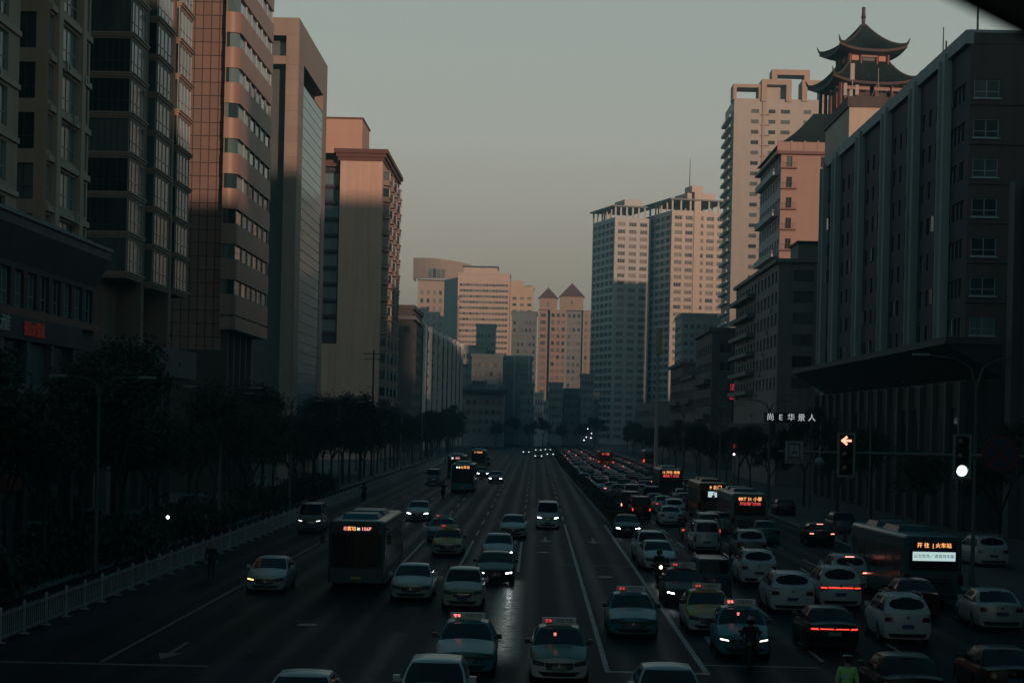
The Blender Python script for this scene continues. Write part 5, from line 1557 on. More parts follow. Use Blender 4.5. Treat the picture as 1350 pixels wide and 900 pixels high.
def put(nm, me, par, mt=None, loc=(0, 0, 0), rz=0.0):
    o = obj(nm, me, par, loc, rz)
    if mt is not None:
        o.material_slots[0].link = 'OBJECT'; o.material_slots[0].material = mt
    return o
TXT = {}
def txt(s, size, mt):
    k = (s, size, mt.name)
    if k not in TXT: TXT[k] = text_mesh(s, size, mt, 0.004)
    return TXT[k]
M_SIGNB = mat('taxi_sign_casing', (0.62, 0.66, 0.66), 0.5)
M_SIGNT = mat('taxi_sign_letters', (0.03, 0.05, 0.06), 0.5)
M_SIGNR = mat('taxi_sign_red', (0.5, 0.05, 0.05), 0.4, emit=(1.0, 0.12, 0.10), estr=1.1)
M_SIGNRB = mat('taxi_sign_red_bright', (0.7, 0.1, 0.1), 0.4, emit=(1.0, 0.22, 0.18), estr=3.0)
def make_car(kind, label, loc, rz, body='white', hood=None, roof=None, head=None, tail=None, brake=False, taxi=None, bar=False, group=None, plate='B', cat=None, one_lamp=False, dash=False, plates=None):
    """loc: point on the road under the centre; rz 0 faces the camera"""
    C = car_meshes(kind)
    rv = random.Random(label); sv = (rv.uniform(.97, 1.03), rv.uniform(.95, 1.04), rv.uniform(.97, 1.04))
    nm = {'saloon': 'saloon_car', 'suv': 'sport_utility_car', 'hatch': 'hatchback_car', 'van': 'minivan'}[kind]
    if taxi: nm = 'taxi'
    t = thing(nm, label, cat or ('taxi' if taxi else ('van' if kind == 'van' else 'car')), loc, rz, group)
    t.scale = sv
    ob = obj('body', C['body'], t)
    for i, cname in ((0, body), (1, hood or body), (2, roof or body)):
        ob.material_slots[i].link = 'OBJECT'; ob.material_slots[i].material = PAINT[cname]
    put('windscreen', C['windscreen'], t); put('rear_window', C['rear_window'], t)
    for w in C['side_windows']: put('side_window', w, t)
    for k, p in enumerate(C['wheels']):
        w = thing('wheel', None, None, p); w.parent = t
        if p[0] < 0: w.rotation_euler = (0, 0, math.pi)
        obj('tyre', C['tyre'], w); obj('rim', C['rim'], w)
    for s in 'RL':
        h = put('headlight', C['headlight_' + s], t)
        if head and not (one_lamp and s == 'R'):
            put('lamp', C['lamp_' + s], h, head)
        tl = put('tail_light', C['tail_' + s], t)
        if tail: put('lamp', C['strip_' + s], tl, tail)
        put('mirror', C['mirror_' + s], t, PAINT[body] if body not in ('black', 'darkgreen') and not taxi else M_TRIM)
        if 'rail_' + s in C: put('roof_rail', C['rail_' + s], t)
    g = put('grille', C['grille'], t); put('grille_bar', C['grille_bar'], g); put('emblem', C['emblem'], g)
    put('lower_intake', C['lower_intake'], t); put('rear_bumper', C['rear_bumper'], t); put('rear_emblem', C['rear_emblem'], t)
    pm = {'B': M_PLATE_B, 'G': M_PLATE_G, 'Y': M_PLATE_Y}[plate]
    put('licence_plate', C['plate_f'], t, pm); put('licence_plate', C['plate_r'], t, pm)
    put('high_brake_light', C['brake'], t, M_BRAKE if brake else None)
    if bar: put('tail_light_bar', C['tail_bar'], t, tail)
    if taxi:
        m = MB(); m.box(-.52, .52, -.10, .10, .03, .21); m.box(-.40, .40, -.05, .05, -.02, .03)
        s = obj('taxi_sign', m.mesh('taxi_sign', [M_SIGNB]), t, (0, C['roof_y'] - .1, C['roof_z'] + .02))
        m = MB(); m.box(-.44, -.20, -.108, -.101, .05, .19); obj('sign_display', m.mesh('sign_display', [M_TRIM]), s)
        obj('sign_display_text', txt('空车', .11, M_SIGNRB if taxi == 'bright' else M_SIGNR), s, (-.32, -.114, .12))
        obj('sign_lettering', txt('出租汽车', .13, M_SIGNT), s, (.16, -.104, .12))
        m = MB(); m.box(-.52, .52, -.104, -.101, .205, .212); obj('sign_trim', m.mesh('sign_trim', [M_TRIM]), s)
    if dash:
        d = C['dash']; obj('meter_light', txt('空', .10, M_SIGNRB), t, (d[0], d[1] - .05, d[2] + .32))
    return t
def at_car(kind, x, y, away, z_edge=.2):
    """centre position so that the nearer bumper's lower edge shows at pixel x, y"""
    p = G(x, y, z_edge)
    L = CT[kind]['L'] if kind in CT else BUSL
    return (p.x * (1 + L / 2 / p.y * 0), p.y + L / 2, 0.0)
BUSL = 11.5
PI = math.pi
def car(kind, x, y, away, label, yaw=0.0, **k):
    return make_car(kind, label, at_car(kind, x, y, away), (PI if away else 0.0) + yaw, **k)
ON, DIM, WARM = M_LAMP_ON, M_LAMP_DIM, M_LAMP_WARM
# --- coming towards the footbridge
g1 = 'cars driving towards the footbridge'
car('saloon', 349, 776, False, 'pale silver saloon alone in the kerb lane with one orange lamp glowing', body='silver', head=M_LAMP_OR, one_lamp=True, group=g1)
car('saloon', 541, 787, False, 'silver saloon beside the front of the teal bus, ahead of the yellow taxi', body='silver', group=g1)
car('hatch', 609, 798, False, 'cream white hatchback directly behind the teal and white taxi', body='cream', group=g1)
car('saloon', 652, 766, False, 'dark green saloon with lit headlights reflecting on the wet road', body='darkgreen', head=ON, group=g1)
car('saloon', 656, 739, False, 'silver saloon with lit headlights tucked behind the dark green saloon', body='silver', head=ON, group=g1)
car('saloon', 676, 706, False, 'silver white saloon, unlit, just behind a lit silver saloon', body='silver', group=g1)
car('van', 722, 694, False, 'white people carrier with lit headlights alone in the lane by the median', body='white', head=ON, group=g1)
car('saloon', 589, 729, False, 'yellow taxi with roof sign in the middle lanes of the oncoming road', body='silver', hood='yellow', roof='yellow', taxi='dim', group=g1)
car('saloon', 581, 711, False, 'dark teal taxi half hidden behind the yellow taxi', body='teal', taxi='dim', group=g1)
car('saloon', 550, 684, False, 'silver saloon with lit headlights driving next to the bus lane', body='silver', head=ON, group=g1)
car('van', 407, 699, False, 'grey minivan with faint lamps at the railing behind the teal bus', body='grey', head=DIM, group=g1)
car('saloon', 653, 635, False, 'far saloon with bright headlights beside the distant oncoming bus', body='grey', head=ON, group=g1)
car('van', 570, 637, False, 'small far grey van at the railing beside the distant buses', body='grey', group=g1)
car('saloon', 634, 628, False, 'far dark saloon with lit headlights just beyond the distant bus', body='black', head=ON, group=g1, yaw=.1)
car('suv', 639, 613, False, 'farther dark car with one bright headlight behind the distant buses', body='black', head=ON, one_lamp=True, group=g1)
car('saloon', 612, 884, False, 'teal and white taxi with white bonnet and glowing red roof sign', body='teal', hood='white', roof='teal', taxi='bright', group=g1, plate='G')
car('saloon', 737, 893, False, 'green taxi with white bumper and a red meter light behind its windscreen', body='white', hood='green', roof='green', taxi='dim', group=g1, plate='G', dash=True)
car('saloon', 835, 835, False, 'teal taxi with pale bonnet alone in the turning lane', body='teal', hood='silver', roof='teal', taxi='dim', group=g1)
car('saloon', 383, 977, False, 'white car roof cut off by the bottom edge, leftmost of three', body='white', group=g1)
car('hatch', 568, 955, False, 'white car roof at the bottom edge in front of the teal and white taxi', body='white', group=g1)
car('saloon', 887, 966, False, 'pale car roof cut off at the bottom in the turning lane before the stop line', body='silver', group=g1)
# --- queue beyond the edge line, facing the camera
g2 = 'cars waiting beside the turning lane'
car('saloon', 828, 704, False, 'black saloon with lit headlights at the end of the median hedge', body='black', head=ON, group=g2)
car('suv', 861, 737, False, 'white sport utility car, rear of two white cars beside the thick dashed line', body='white', group=g2, yaw=.05)
car('saloon', 869, 748, False, 'white saloon, front of two white cars beside the thick dashed line', body='white', group=g2, yaw=.05)
car('saloon', 905, 795, False, 'black taxi with one bright headlight strip facing the bridge', body='black', head=ON, one_lamp=True, taxi='dim', group=g2)
car('van', 941, 788, True, 'slate blue van behind the yellow cab', body='blue', group=g2)
car('saloon', 938, 830, False, 'yellow cab with white bumper squeezed between the black taxi and the teal cab', body='white', hood='yellow', roof='yellow', taxi='dim', group=g2)
car('saloon', 984, 862, False, 'bright teal cab with lit corner lamps behind the scooter rider', body='teal', taxi='bright', head=DIM, group=g2, dash=True, yaw=-.03)
# --- driving away
g3 = 'cars queueing away from the footbridge'
T, BR = M_TAIL_ON, M_BRAKE
car('suv', 1197, 842, True, 'white sport utility car nearest in the outer lane with a dark oval rear window', body='white', group=g3)
car('suv', 1109, 798, True, 'white sport utility car with a glowing red light bar across its tail', body='white', tail=T, bar=True, group=g3)
car('suv', 1122, 774, True, 'white sport utility car showing a lit high brake light, behind the bar-lit one', body='white', brake=True, tail=BR, group=g3)
car('suv', 1045, 803, True, 'white sport utility car with a blue plate, middle of three in its lane', body='white', group=g3)
car('suv', 1001, 767, True, 'white sport utility car with unlit lamps ahead of the blue plate one', body='white', group=g3)
car('saloon', 1100, 853, True, 'black saloon with a red light strip and green plate beside the officer', body='black', tail=T, bar=True, group=g3, plate='G')
car('saloon', 1207, 936, True, 'black saloon at the bottom edge with red ring tail lights', body='black', tail=BR, group=g3)
car('saloon', 1321, 826, True, 'silver saloon with a blue plate by itself near the right edge', body='silver', group=g3)
car('saloon', 1213, 808, True, 'dark red saloon between the white sport utility car and the bus', body='red', group=g3)
car('saloon', 1084, 716, True, 'black saloon with bright brake lights and a lit high brake light', body='black', tail=BR, brake=True, group=g3)
car('suv', 1113, 702, True, 'dark pick-up like car with a pale tail beside the brake-lit saloon', body='grey', roof='black', group=g3)
car('suv', 991, 735, True, 'dark grey sport utility car with a pale roof before the white ones', body='grey', roof='silver', group=g3)
car('saloon', 1012, 714, True, 'green saloon with pale roof edge ahead of the dark grey sport utility car', body='green', group=g3)
car('saloon', 1037, 678, True, 'dark navy saloon beside the dim lit bus', body='navy', group=g3)
car('van', 932, 724, True, 'silver van with a bright strip across its tail door', body='silver', group=g3)
car('saloon', 945, 700, True, 'pale saloon directly ahead of the silver van', body='silver', group=g3)
car('saloon', 885, 690, True, 'white saloon with scooter at its corner', body='white', group=g3)
car('saloon', 901, 661, True, 'small white saloon behind the red-lettered bus', body='white', group=g3)
car('van', 833, 661, True, 'small silver van with a pale roof next to a dark car', body='silver', group=g3)
car('suv', 860, 661, True, 'small dark car between the silver van and the white saloon', body='black', group=g3)
car('saloon', 770, 636, True, 'small silver saloon nearest the median hedge in the far jam', body='silver', group=g3)
car('saloon', 880, 640, True, 'small green taxi with amber lettering in the far jam', body='green', taxi='dim', group=g3)
car('saloon', 803, 632, True, 'small teal taxi in the middle of the far jam', body='teal', taxi='dim', group=g3)
car('saloon', 1338, 920, True, 'dark car cut off by the bottom right corner', body='black', group=g3)
# --- parked behind the railing
g4 = 'cars parked on the pavement behind the railing'
make_car('saloon', 'pale saloon parked side-on behind the railing at the left edge', (-26.6, 108, .12), R(78), body='silver', group=g4)
make_car('suv', 'grey car parked under the trees behind the pale saloon', (-26.0, 117, .12), R(12), body='grey', group=g4)
make_car('saloon', 'grey saloon parked on the pavement far behind the railing', (-25.5, 150, .12), R(5), body='grey', group=g4)
make_car('suv', 'white car parked beside the bus stop on the right pavement', (25.2, 112, .12), R(185), body='white', group='cars parked on the right pavement')

# --- the jam in the middle distance
rq = random.Random(17); busy = [(o.location.x, o.location.y) for o in COL.objects if o.type == 'EMPTY' and not o.parent and o.get('category') in ('car', 'taxi', 'van')]
busy += [(G(x, y, .32).x, G(x, y, .32).y + d) for x, y in ((884, 652), (941, 681), (988, 703), (1222, 790)) for d in (0, 4, 8, 12)]
lane_n = ('lane beside the hedge', 'second lane from the hedge', 'third lane from the hedge', 'kerb lane')
rank = {}
for li, X in enumerate((8.4, 11.2, 14.1, 17.4)):
    y = (162, 128, 128, 150)[li] + 2.0 * li
    while y < 214:
        if (li > 0 or y > 160) and not any(abs(a - X) < 2.1 and abs(c - y) < 7.2 for a, c in busy):
            kd = rq.choice(('saloon', 'saloon', 'suv', 'hatch', 'van')); cl = rq.choice(('white', 'silver', 'grey', 'black', 'navy', 'white', 'red', 'teal')); rank[li] = rank.get(li, 0) + 1
            make_car(kd, '%s %s, %s of the queueing cars along the %s' % ({'navy': 'navy', 'teal': 'teal'}.get(cl, cl), {'saloon': 'saloon', 'suv': 'sport utility car', 'hatch': 'hatchback', 'van': 'van'}[kd], ('first', 'second', 'third', 'fourth', 'fifth', 'sixth', 'seventh', 'eighth', 'ninth', 'tenth', 'eleventh')[rank[li] - 1], lane_n[li]), (X + rq.uniform(-.3, .3), y, 0), PI + rq.uniform(-.03, .03), body=cl, tail=rq.choice((None, None, T, BR)), group=g3)
            busy.append((X, y))
        y += rq.uniform(7.6, 10.5)
# --- far jam: too small to show parts
def far_car_mesh(nm, mt, lamp):
    m = MB(); L, W, H = 4.5, 1.8, 1.45
    def loft(secs, mi):
        i = len(m.v)
        for (y, w, z0, z1) in secs: m.v += [(-w, y, z0), (w, y, z0), (w * .96, y, z1), (-w * .96, y, z1)]
        for k in range(len(secs) - 1):
            a, b_ = i + 4 * k, i + 4 * k + 4
            for j in range(4): m.f.append((a + j, b_ + j, b_ + (j + 1) % 4, a + (j + 1) % 4)); m.m.append(mi)
        m.f.append((i + 3, i + 2, i + 1, i)[::-1]); m.m.append(mi); e = i + 4 * (len(secs) - 1); m.f.append((e, e + 1, e + 2, e + 3)); m.m.append(mi)
    loft([(-2.25, .75, .35, .65), (-2.1, .86, .22, .72), (-1.0, .9, .2, .95), (1.7, .9, .2, 1.0), (2.1, .86, .22, .98), (2.25, .78, .35, .9)], 0)
    loft([(-1.1, .8, .94, .97), (-.3, .68, .94, 1.42), (1.1, .68, .94, 1.42), (1.75, .76, .94, .99)], 1)
    m.box(-.66, .66, -.32, 1.12, 1.405, H, 0)
    for sx_ in (-1, 1):
        for y in (-1.4, 1.3): m.tube((sx_ * .68, y, .31), (sx_ * .91, y, .31), .31, n=12, mi=2)
        m.box(sx_ * .72 - .14, sx_ * .72 + .14, 2.2, 2.262, .74, .88, 3); m.box(sx_ * .68 - .15, sx_ * .68 + .15, -2.262, -2.18, .56, .68, 4)
    m.box(-.22, .22, 2.25, 2.275, .55, .69, 5)
    return m.mesh(nm, [mt, M_CARGL, M_TYRE, lamp[0], lamp[1], M_PLATE_B])
M_FT = mat('far_tail_lamp_lit', (0.6, 0.05, 0.05), 0.3, emit=(1.0, 0.14, 0.12), estr=26.0)
fars = [far_car_mesh('far_car', PAINT[c_], (t_, M_LAMP_OFF)) for c_, t_ in (('white', M_FT), ('silver', M_FT), ('black', M_FT), ('teal', M_FT), ('grey', M_TAIL_OFF), ('white', M_TAIL_OFF))]
rj = random.Random(3)
lanesR = (7.4, 9.9, 12.6, 15.3, 18.0)
n = 0
for X in lanesR:
    y = 215.0 + rj.uniform(0, 14)
    while y < 520:
        if not any(abs(o.location.x - X) < 1.7 and abs(o.location.y - y) < 7.5 for o in COL.objects if o.type == 'EMPTY' and o.get('category') in ('car', 'taxi', 'van') and not o.parent):
            w = [0, 1, 2, 3, 4, 5, 4, 5] if y < 300 else [0, 1, 2, 3, 0, 1, 4]
            tag(obj('far_car', fars[rj.choice(w)], None, (X + rj.uniform(-.35, .35), y, 0), rj.uniform(-.03, .03)), 'tiny car packed into the distant jam on the far side of the hedge', 'car', 'tiny cars in the distant jam')
            n += 1
        y += rj.uniform(7.5, 11.5)
foc = far_car_mesh('far_car', PAINT['grey'], (M_TAIL_OFF, M_LAMP_DIM))
for X, y in ((.8, 440), (3.6, 470), (-2.2, 500), (.9, 545), (3.6, 560)):
    tag(obj('far_car', foc, None, (X, y, 0), 0), 'tiny far car with white headlights coming down the empty road', 'car', 'tiny oncoming cars in the distance')
# ------------------------------------------------------------------ buses
M_LEDBG = mat('led_panel_black', (0.006, 0.006, 0.007), 0.4)
M_LEDO = mat('led_orange', (0.4, 0.15, 0.05), 0.4, emit=(1.0, 0.42, 0.14), estr=1.9)
M_LEDR = mat('led_red', (0.4, 0.03, 0.03), 0.4, emit=(1.0, 0.10, 0.10), estr=1.3)
M_LEDP = mat('led_pink', (0.4, 0.1, 0.1), 0.4, emit=(1.0, 0.35, 0.32), estr=1.6)
M_LEDW = mat('led_white_panel', (0.6, 0.7, 0.7), 0.4, emit=(0.62, 0.86, 0.86), estr=0.75)
M_LEDWB = mat('led_white', (0.6, 0.7, 0.7), 0.4, emit=(0.95, 0.98, 1.0), estr=3.0)
M_LEDT = mat('panel_characters', (0.02, 0.05, 0.08), 0.5)
M_BUSGL = mat('bus_glass', (0.006, 0.008, 0.009), 0.25, spec=0.25)
def rbox(m, w, y0, y1, z0, z1, r=.22, n=4, mi=0):
    """long body with rounded roof edges"""
    sec = [(-w, z0), (w, z0), (w, z1 - r)] + [(w - r + r * math.cos(math.pi / 2 * k / n), z1 - r + r * math.sin(math.pi / 2 * k / n)) for k in range(1, n + 1)]
    sec += [(-w + r - r * math.sin(math.pi / 2 * k / n), z1 - r + r * math.cos(math.pi / 2 * k / n)) for k in range(0, n)] + [(-w, z1 - r)]
    rows = [(y0, .90, .05), (y0 + .12, .975, .012), (y0 + .35, 1, 0), (y1 - .35, 1, 0), (y1 - .12, .975, .012), (y1, .90, .05)]
    i = len(m.v); k = len(sec)
    for (y, s, dz) in rows:
        for (x, z) in sec: m.v.append((x * s, y, z - dz if z > z1 - r - .01 else z))
    for a in range(len(rows) - 1):
        for j in range(k):
            m.f.append((i + a * k + j, i + a * k + (j + 1) % k, i + (a + 1) * k + (j + 1) % k, i + (a + 1) * k + j)[::-1]); m.m.append(mi)
    m.f.append(tuple(i + j for j in range(k))); m.m.append(mi)
    e = i + (len(rows) - 1) * k; m.f.append(tuple(e + k - 1 - j for j in range(k))); m.m.append(mi)
def make_bus(label, loc, rz, body, lower, led, rear_led=None, L=11.5, rooftop='teal', group=None, lamps=None, tails=None):
    W, H = 2.5, 3.05
    t = thing('city_bus', label, 'bus', loc, rz, group)
    y0, y1 = -L / 2, L / 2
    m = MB(); rbox(m, W / 2, y0, y1, .32, H); obj('body', m.mesh('body', [PAINT[body]], smooth=40), t)
    m = MB(); m.box(-W / 2 - .012, W / 2 + .012, y0 + .4, y1 - .4, .30, .95); obj('skirt', m.mesh('skirt', [PAINT[lower]]), t)
    # windscreen, its wiper and posts
    m = MB(); m.grid(lambda u, v: (lerp(-1.1, 1.1, u), y0 - .03 - .06 * (1 - (2 * u - 1) ** 2), lerp(1.0, 2.48, v)), 8, 2); ws = obj('windscreen', m.mesh('windscreen', [M_BUSGL], smooth=40), t)
    m = MB(); m.box(-.02, .02, y0 - .125, y0 - .10, 1.0, 2.48); obj('screen_post', m.mesh('screen_post', [M_TRIM]), ws)
    for wx in (-.6, .25):
        m = MB(); m.path([(wx, y0 - .12, 1.02), (wx + .4, y0 - .13, 1.8)], .015, 4); obj('wiper', m.mesh('wiper', [M_TRIM]), ws)
    m = MB(); m.grid(lambda u, v: (lerp(-1.05, 1.05, u), y0 - .03 - .06 * (1 - (2 * u - 1) ** 2), lerp(.34, .92, v)), 8, 2); obj('front_bumper', m.mesh('front_bumper', [PAINT[lower]], smooth=40), t)
    m = MB(); m.box(-.95, .95, y0 - .10, y0 - .02, 2.52, 2.86); lp = obj('destination_display', m.mesh('destination_display', [M_LEDBG]), t)
    for s, x, sz, mt in led: obj('display_text', txt(s, sz, mt), lp, (x, y0 - .112, 2.69))
    for sg in (1, -1):
        m = MB(); m.grid(lambda u, v: (sg * lerp(.72, 1.08, u if sg > 0 else 1 - u), y0 - .05, lerp(.55, .76, v)), 2, 1); h = obj('headlight', m.mesh('headlight', [lamps or M_LAMP_OFF]), t)
        m = MB(); m.box(sg * 1.16 - .12, sg * 1.16 + .12, y1 - .06, y1 + .01, .95, 1.4); obj('tail_light', m.mesh('tail_light', [tails or M_TAIL_OFF]), t)
        m = MB(); m.path([(sg * 1.2, y0 + .1, 2.75), (sg * 1.42, y0 - .25, 2.7), (sg * 1.45, y0 - .3, 2.45)], .03, 5); m.box(sg * 1.45 - .1, sg * 1.45 + .1, y0 - .36, y0 - .26, 2.05, 2.48); obj('mirror', m.mesh('mirror', [M_TRIM]), t)
        nwin = 7
        for k in range(nwin):
            a, b_ = y0 + .55 + (L - 1.3) * k / nwin, y0 + .55 + (L - 1.3) * (k + 1) / nwin - .1
            x = sg * (W / 2 + .006)
            m = MB(); m.face([(x, a, 1.25), (x, b_, 1.25), (x, b_, 2.45), (x, a, 2.45)] if sg > 0 else [(x, b_, 1.25), (x, a, 1.25), (x, a, 2.45), (x, b_, 2.45)]); obj('side_window', m.mesh('side_window', [M_BUSGL]), t)
        for yy in (y0 + 2.5, y1 - 3.0):
            w = thing('wheel', None, None, (sg * 1.12, yy, .48)); w.parent = t
            m = MB(); m.lathe([(.34, -.14), (.47, -.14), (.48, -.1), (.48, .1), (.47, .14), (.34, .14)], 20); m.v = [(z_, x, y) for x, y, z_ in m.v]; obj('tyre', m.mesh('tyre', [M_TYRE], smooth=40), w)
            m = MB(); m.lathe([(0, .1 * sg), (.1, .1 * sg), (.12, .05 * sg), (.34, .12 * sg)], 16); m.v = [(z_, x, y) for x, y, z_ in m.v]; obj('rim', m.mesh('rim', [M_RIM], smooth=40), w)
    m = MB(); m.grid(lambda u, v: (lerp(1.05, -1.05, u), y1 + .012, lerp(1.55, 2.4, v)), 2, 1); obj('rear_window', m.mesh('rear_window', [M_BUSGL]), t)
    m = MB()
    for k in range(5): m.box(-.8, .8, y1 + .005, y1 + .03, .62 + k * .13, .70 + k * .13)
    obj('engine_louvre', m.mesh('engine_louvre', [M_TRIM]), t)
    m = MB(); m.box(-1.0, 1.0, y1 + .005, y1 + .05, .36, .56); obj('rear_bumper', m.mesh('rear_bumper', [M_TRIM]), t)
    m = MB(); m.box(-.22, .22, y1 + .051, y1 + .06, .40, .52); obj('licence_plate', m.mesh('licence_plate', [M_PLATE_Y]), t)
    m = MB(); m.box(-.22, .22, y0 - .13, y0 - .10, .48, .60); obj('licence_plate', m.mesh('licence_plate', [M_PLATE_Y]), t)
    for yy, ll in ((y0 + 1.6, 2.2), (y0 + 5.2, 3.0)):
        m = MB(); m.prism([(-.85, yy), (.85, yy), (.85, yy + ll), (-.85, yy + ll)], H - .02, H + .22, 0, [(-.7, yy + .15), (.7, yy + .15), (.7, yy + ll - .15), (-.7, yy + ll - .15)]); obj('roof_unit', m.mesh('roof_unit', [PAINT[rooftop]]), t)
    if rear_led:
        m = MB(); m.box(-.95, .95, y1 + .013, y1 + .05, 2.42, 2.80); lp = obj('rear_display', m.mesh('rear_display', [M_LEDBG]), t)
        for s, x, z, sz, mt in rear_led['text']: obj('display_text', txt(s, sz, mt), lp, (-x, y1 + .06, z), PI)
        if 'panel' in rear_led:
            z0, z1, hw_ = rear_led['panel']; m = MB(); m.box(-hw_, hw_, y1 + .03, y1 + .056, z0, z1); pn = obj('notice_panel', m.mesh('notice_panel', [M_LEDW]), t)
            if rear_led.get('notice'): obj('notice_text', txt(rear_led['notice'], .175, M_LEDT), pn, (0, y1 + .062, (z0 + z1) / 2), PI)
    return t
def bus(x, y, away, label, yaw=0.0, **k):
    L = k.get('L', 11.5); p = G(x, y, .32)
    return make_bus(label, (p.x - math.sin(yaw) * 0, p.y + L / 2, 0), (PI if away else 0) + yaw, **k)
gb = 'city buses'
O, Rr, Pk, Wt = M_LEDO, M_LEDR, M_LEDP, M_LEDWB
bus(469, 768, False, 'dark bus with teal roof and glowing route display nearest the railing', body='busgrey', lower='busgrey', led=[('北', -.50, .19, Pk), ('客站', -.22, .20, O), ('⊙', .08, .18, Wt), ('106P', .42, .22, Pk)], group=gb)
bus(609, 645, False, 'distant oncoming bus with a bright orange route display', body='busgrey', lower='teal', led=[('8 6', -.45, .3, Wt), ('火车站', .28, .34, O)], group=gb)
bus(601, 627, False, 'distant oncoming bus hidden behind another, its red display showing above', body='busgrey', lower='teal', led=[('25', -.5, .28, Wt), ('城东', .2, .3, Pk)], group=gb)
bus(630, 615, False, 'farthest oncoming bus, dim orange display over a dark front', body='grey', lower='grey', led=[('37', -.5, .28, O), ('纺织城', .25, .3, O)], group=gb)
bus(1222, 790, True, 'large dark bus with an orange text line over a white notice panel at its rear', yaw=.045, body='busgrey', lower='busgrey', rooftop='busgrey', led=[], group=gb,
    rear_led={'text': [('开 往  | 火车站', 0, 2.63, .235, O)], 'panel': (1.98, 2.36, .92), 'notice': '公交优先／请保持车距'})
bus(884, 652, True, 'far bus with a two line orange and red rear display', body='navy', lower='grey', led=[], group=gb, rear_led={'text': [('12 开往 城南', 0, 2.68, .34, O), ('南稍门 方向', 0, 2.30, .32, Rr)]})
bus(941, 681, True, 'ochre bus with a small white notice panel at its rear', body='orange', lower='orange', led=[], rooftop='orange', group=gb, rear_led={'text': [('9 北门', .1, 2.66, .36, O)], 'panel': (1.9, 2.36, .5)})
bus(988, 703, True, 'dim bus with orange over red letters at its rear', body='grey', lower='busgrey', rooftop='busgrey', led=[], group=gb, rear_led={'text': [('BRT 31 小寨', 0, 2.66, .30, O), ('开往南门方向', 0, 2.34, .24, Rr)]})
bus(798, 616, True, 'tiny far bus with red lights in the jam beside the hedge', body='navy', lower='navy', led=[], group=gb, tails=M_TAIL_ON, rear_led={'text': [('39 大雁', 0, 2.64, .4, Rr)]})
bus(857, 613, True, 'tiny far bus in the distant jam under the high mast', body='busgrey', lower='grey', led=[], group=gb, tails=M_TAIL_ON)

# ------------------------------------------------------------------ traffic signals on a gantry arm
M_SIGF = mat('signal_frame_grey', (0.16, 0.19, 0.19), 0.5)
M_SIGK = mat('signal_face_black', (0.006, 0.006, 0.006), 0.6)
M_ARM = mat('galvanised_arm', (0.085, 0.095, 0.097), 0.5, var=0.2, vscale=2)
M_RED_ON = mat('signal_red_lit', (0.8, 0.3, 0.2), 0.4, emit=(1.0, 0.36, 0.24), estr=2.0)
M_GRN_ON = mat('signal_green_lit', (0.7, 0.95, 0.9), 0.4, emit=(0.80, 1.0, 0.93), estr=1.6)
M_LENS = mat('signal_lens_dark', (0.012, 0.012, 0.012), 0.3)
DG = 64.0
pa, pb = P(1026, 596, DG), P(1350, 601, DG)
g = thing('signal_gantry', 'long grey mast arm over the right lanes carrying signals and signs', 'gantry', (20.9, DG, 0))
m = MB(); m.tube((0, 0, 0), (0, 0, 7.4), .15, .12, 12); m.box(-.3, .3, -.3, .3, .12, .2); obj('pole', m.mesh('pole', [M_ARM], smooth=40), g)
za = P(1200, 599, DG).z
m = MB(); m.tube((0, 0, za), (pa.x - 20.9, 0, za), .085, .05, 10); obj('arm', m.mesh('arm', [M_ARM], smooth=40), g)
m = MB(); m.path([(0, 0, 7.3), (-4, 0, za + .05)], .03, 6); obj('tie_rod', m.mesh('tie_rod', [M_ARM]), g)
def signal(x, y0, y1, label, lit):
    p0, p1 = P(x, y0, DG - .25), P(x, y1, DG - .25)
    h = p0.z - p1.z; zc = (p0.z + p1.z) / 2; w = h * .40
    t = thing('traffic_signal', label, 'traffic light', (p0.x, DG - .25, p1.z), 0, 'traffic signals on the gantry')
    m = MB(); f = .07
    m.box(-w / 2, w / 2, -.02, .12, 0, f); m.box(-w / 2, w / 2, -.02, .12, h - f, h); m.box(-w / 2, -w / 2 + f, -.019, .12, f, h - f); m.box(w / 2 - f, w / 2, -.019, .12, f, h - f)
    obj('frame', m.mesh('frame', [M_SIGF]), t)
    m = MB(); m.box(-w / 2 + f, w / 2 - f, .02, .11, f, h - f); obj('housing', m.mesh('housing', [M_SIGK]), t)
    r = w * .31
    for k in range(3):
        z = h * (.82 - .32 * k)
        m = MB(); m.lathe([(r, 0), (r * .7, .02), (0, .03)], 24); m.v = [(a, .02 - c_, b_ + z) for a, b_, c_ in m.v]
        ln = obj('lens', m.mesh('lens', [M_GRN_ON if lit == 'green' and k == 2 else M_LENS], smooth=50), t)
        m = MB(); m.grid(lambda u, v: (r * 1.08 * math.cos(PI * u), .02 - .14 * v, z + r * 1.08 * math.sin(PI * u)), 10, 1); obj('visor', m.mesh('visor', [M_SIGK]), t)
        if lit == 'arrow' and k == 0:
            m = MB(); th = .036; d = .012
            def bar(a, b_):
                a, b_ = Vector(a), Vector(b_); q = (b_ - a).normalized(); nn = Vector((-q.y, q.x)) * th
                m.face([(a.x - nn.x, d - .03, z + a.y - nn.y), (b_.x - nn.x, d - .03, z + b_.y - nn.y), (b_.x + nn.x, d - .03, z + b_.y + nn.y), (a.x + nn.x, d - .03, z + a.y + nn.y)])
            bar((-.10, 0), (.16, 0)); m.v = [(a, b_ , c_) for a, b_, c_ in m.v]
            d = .010; bar((-.16, -.028), (.02, .13)); d = .008; bar((.02, -.13), (-.16, .028)); obj('red_arrow', m.mesh('red_arrow', [M_RED_ON]), ln)
    m = MB(); m.box(-.05, .05, .12, .30, h * .5, h * .5 + .1); obj('bracket', m.mesh('bracket', [M_ARM]), t)
signal(1116.3, 570, 629, 'traffic signal on the gantry arm showing a red left arrow', 'arrow')
signal(1269.3, 572, 631, 'traffic signal on the gantry arm showing a round green light', 'green')
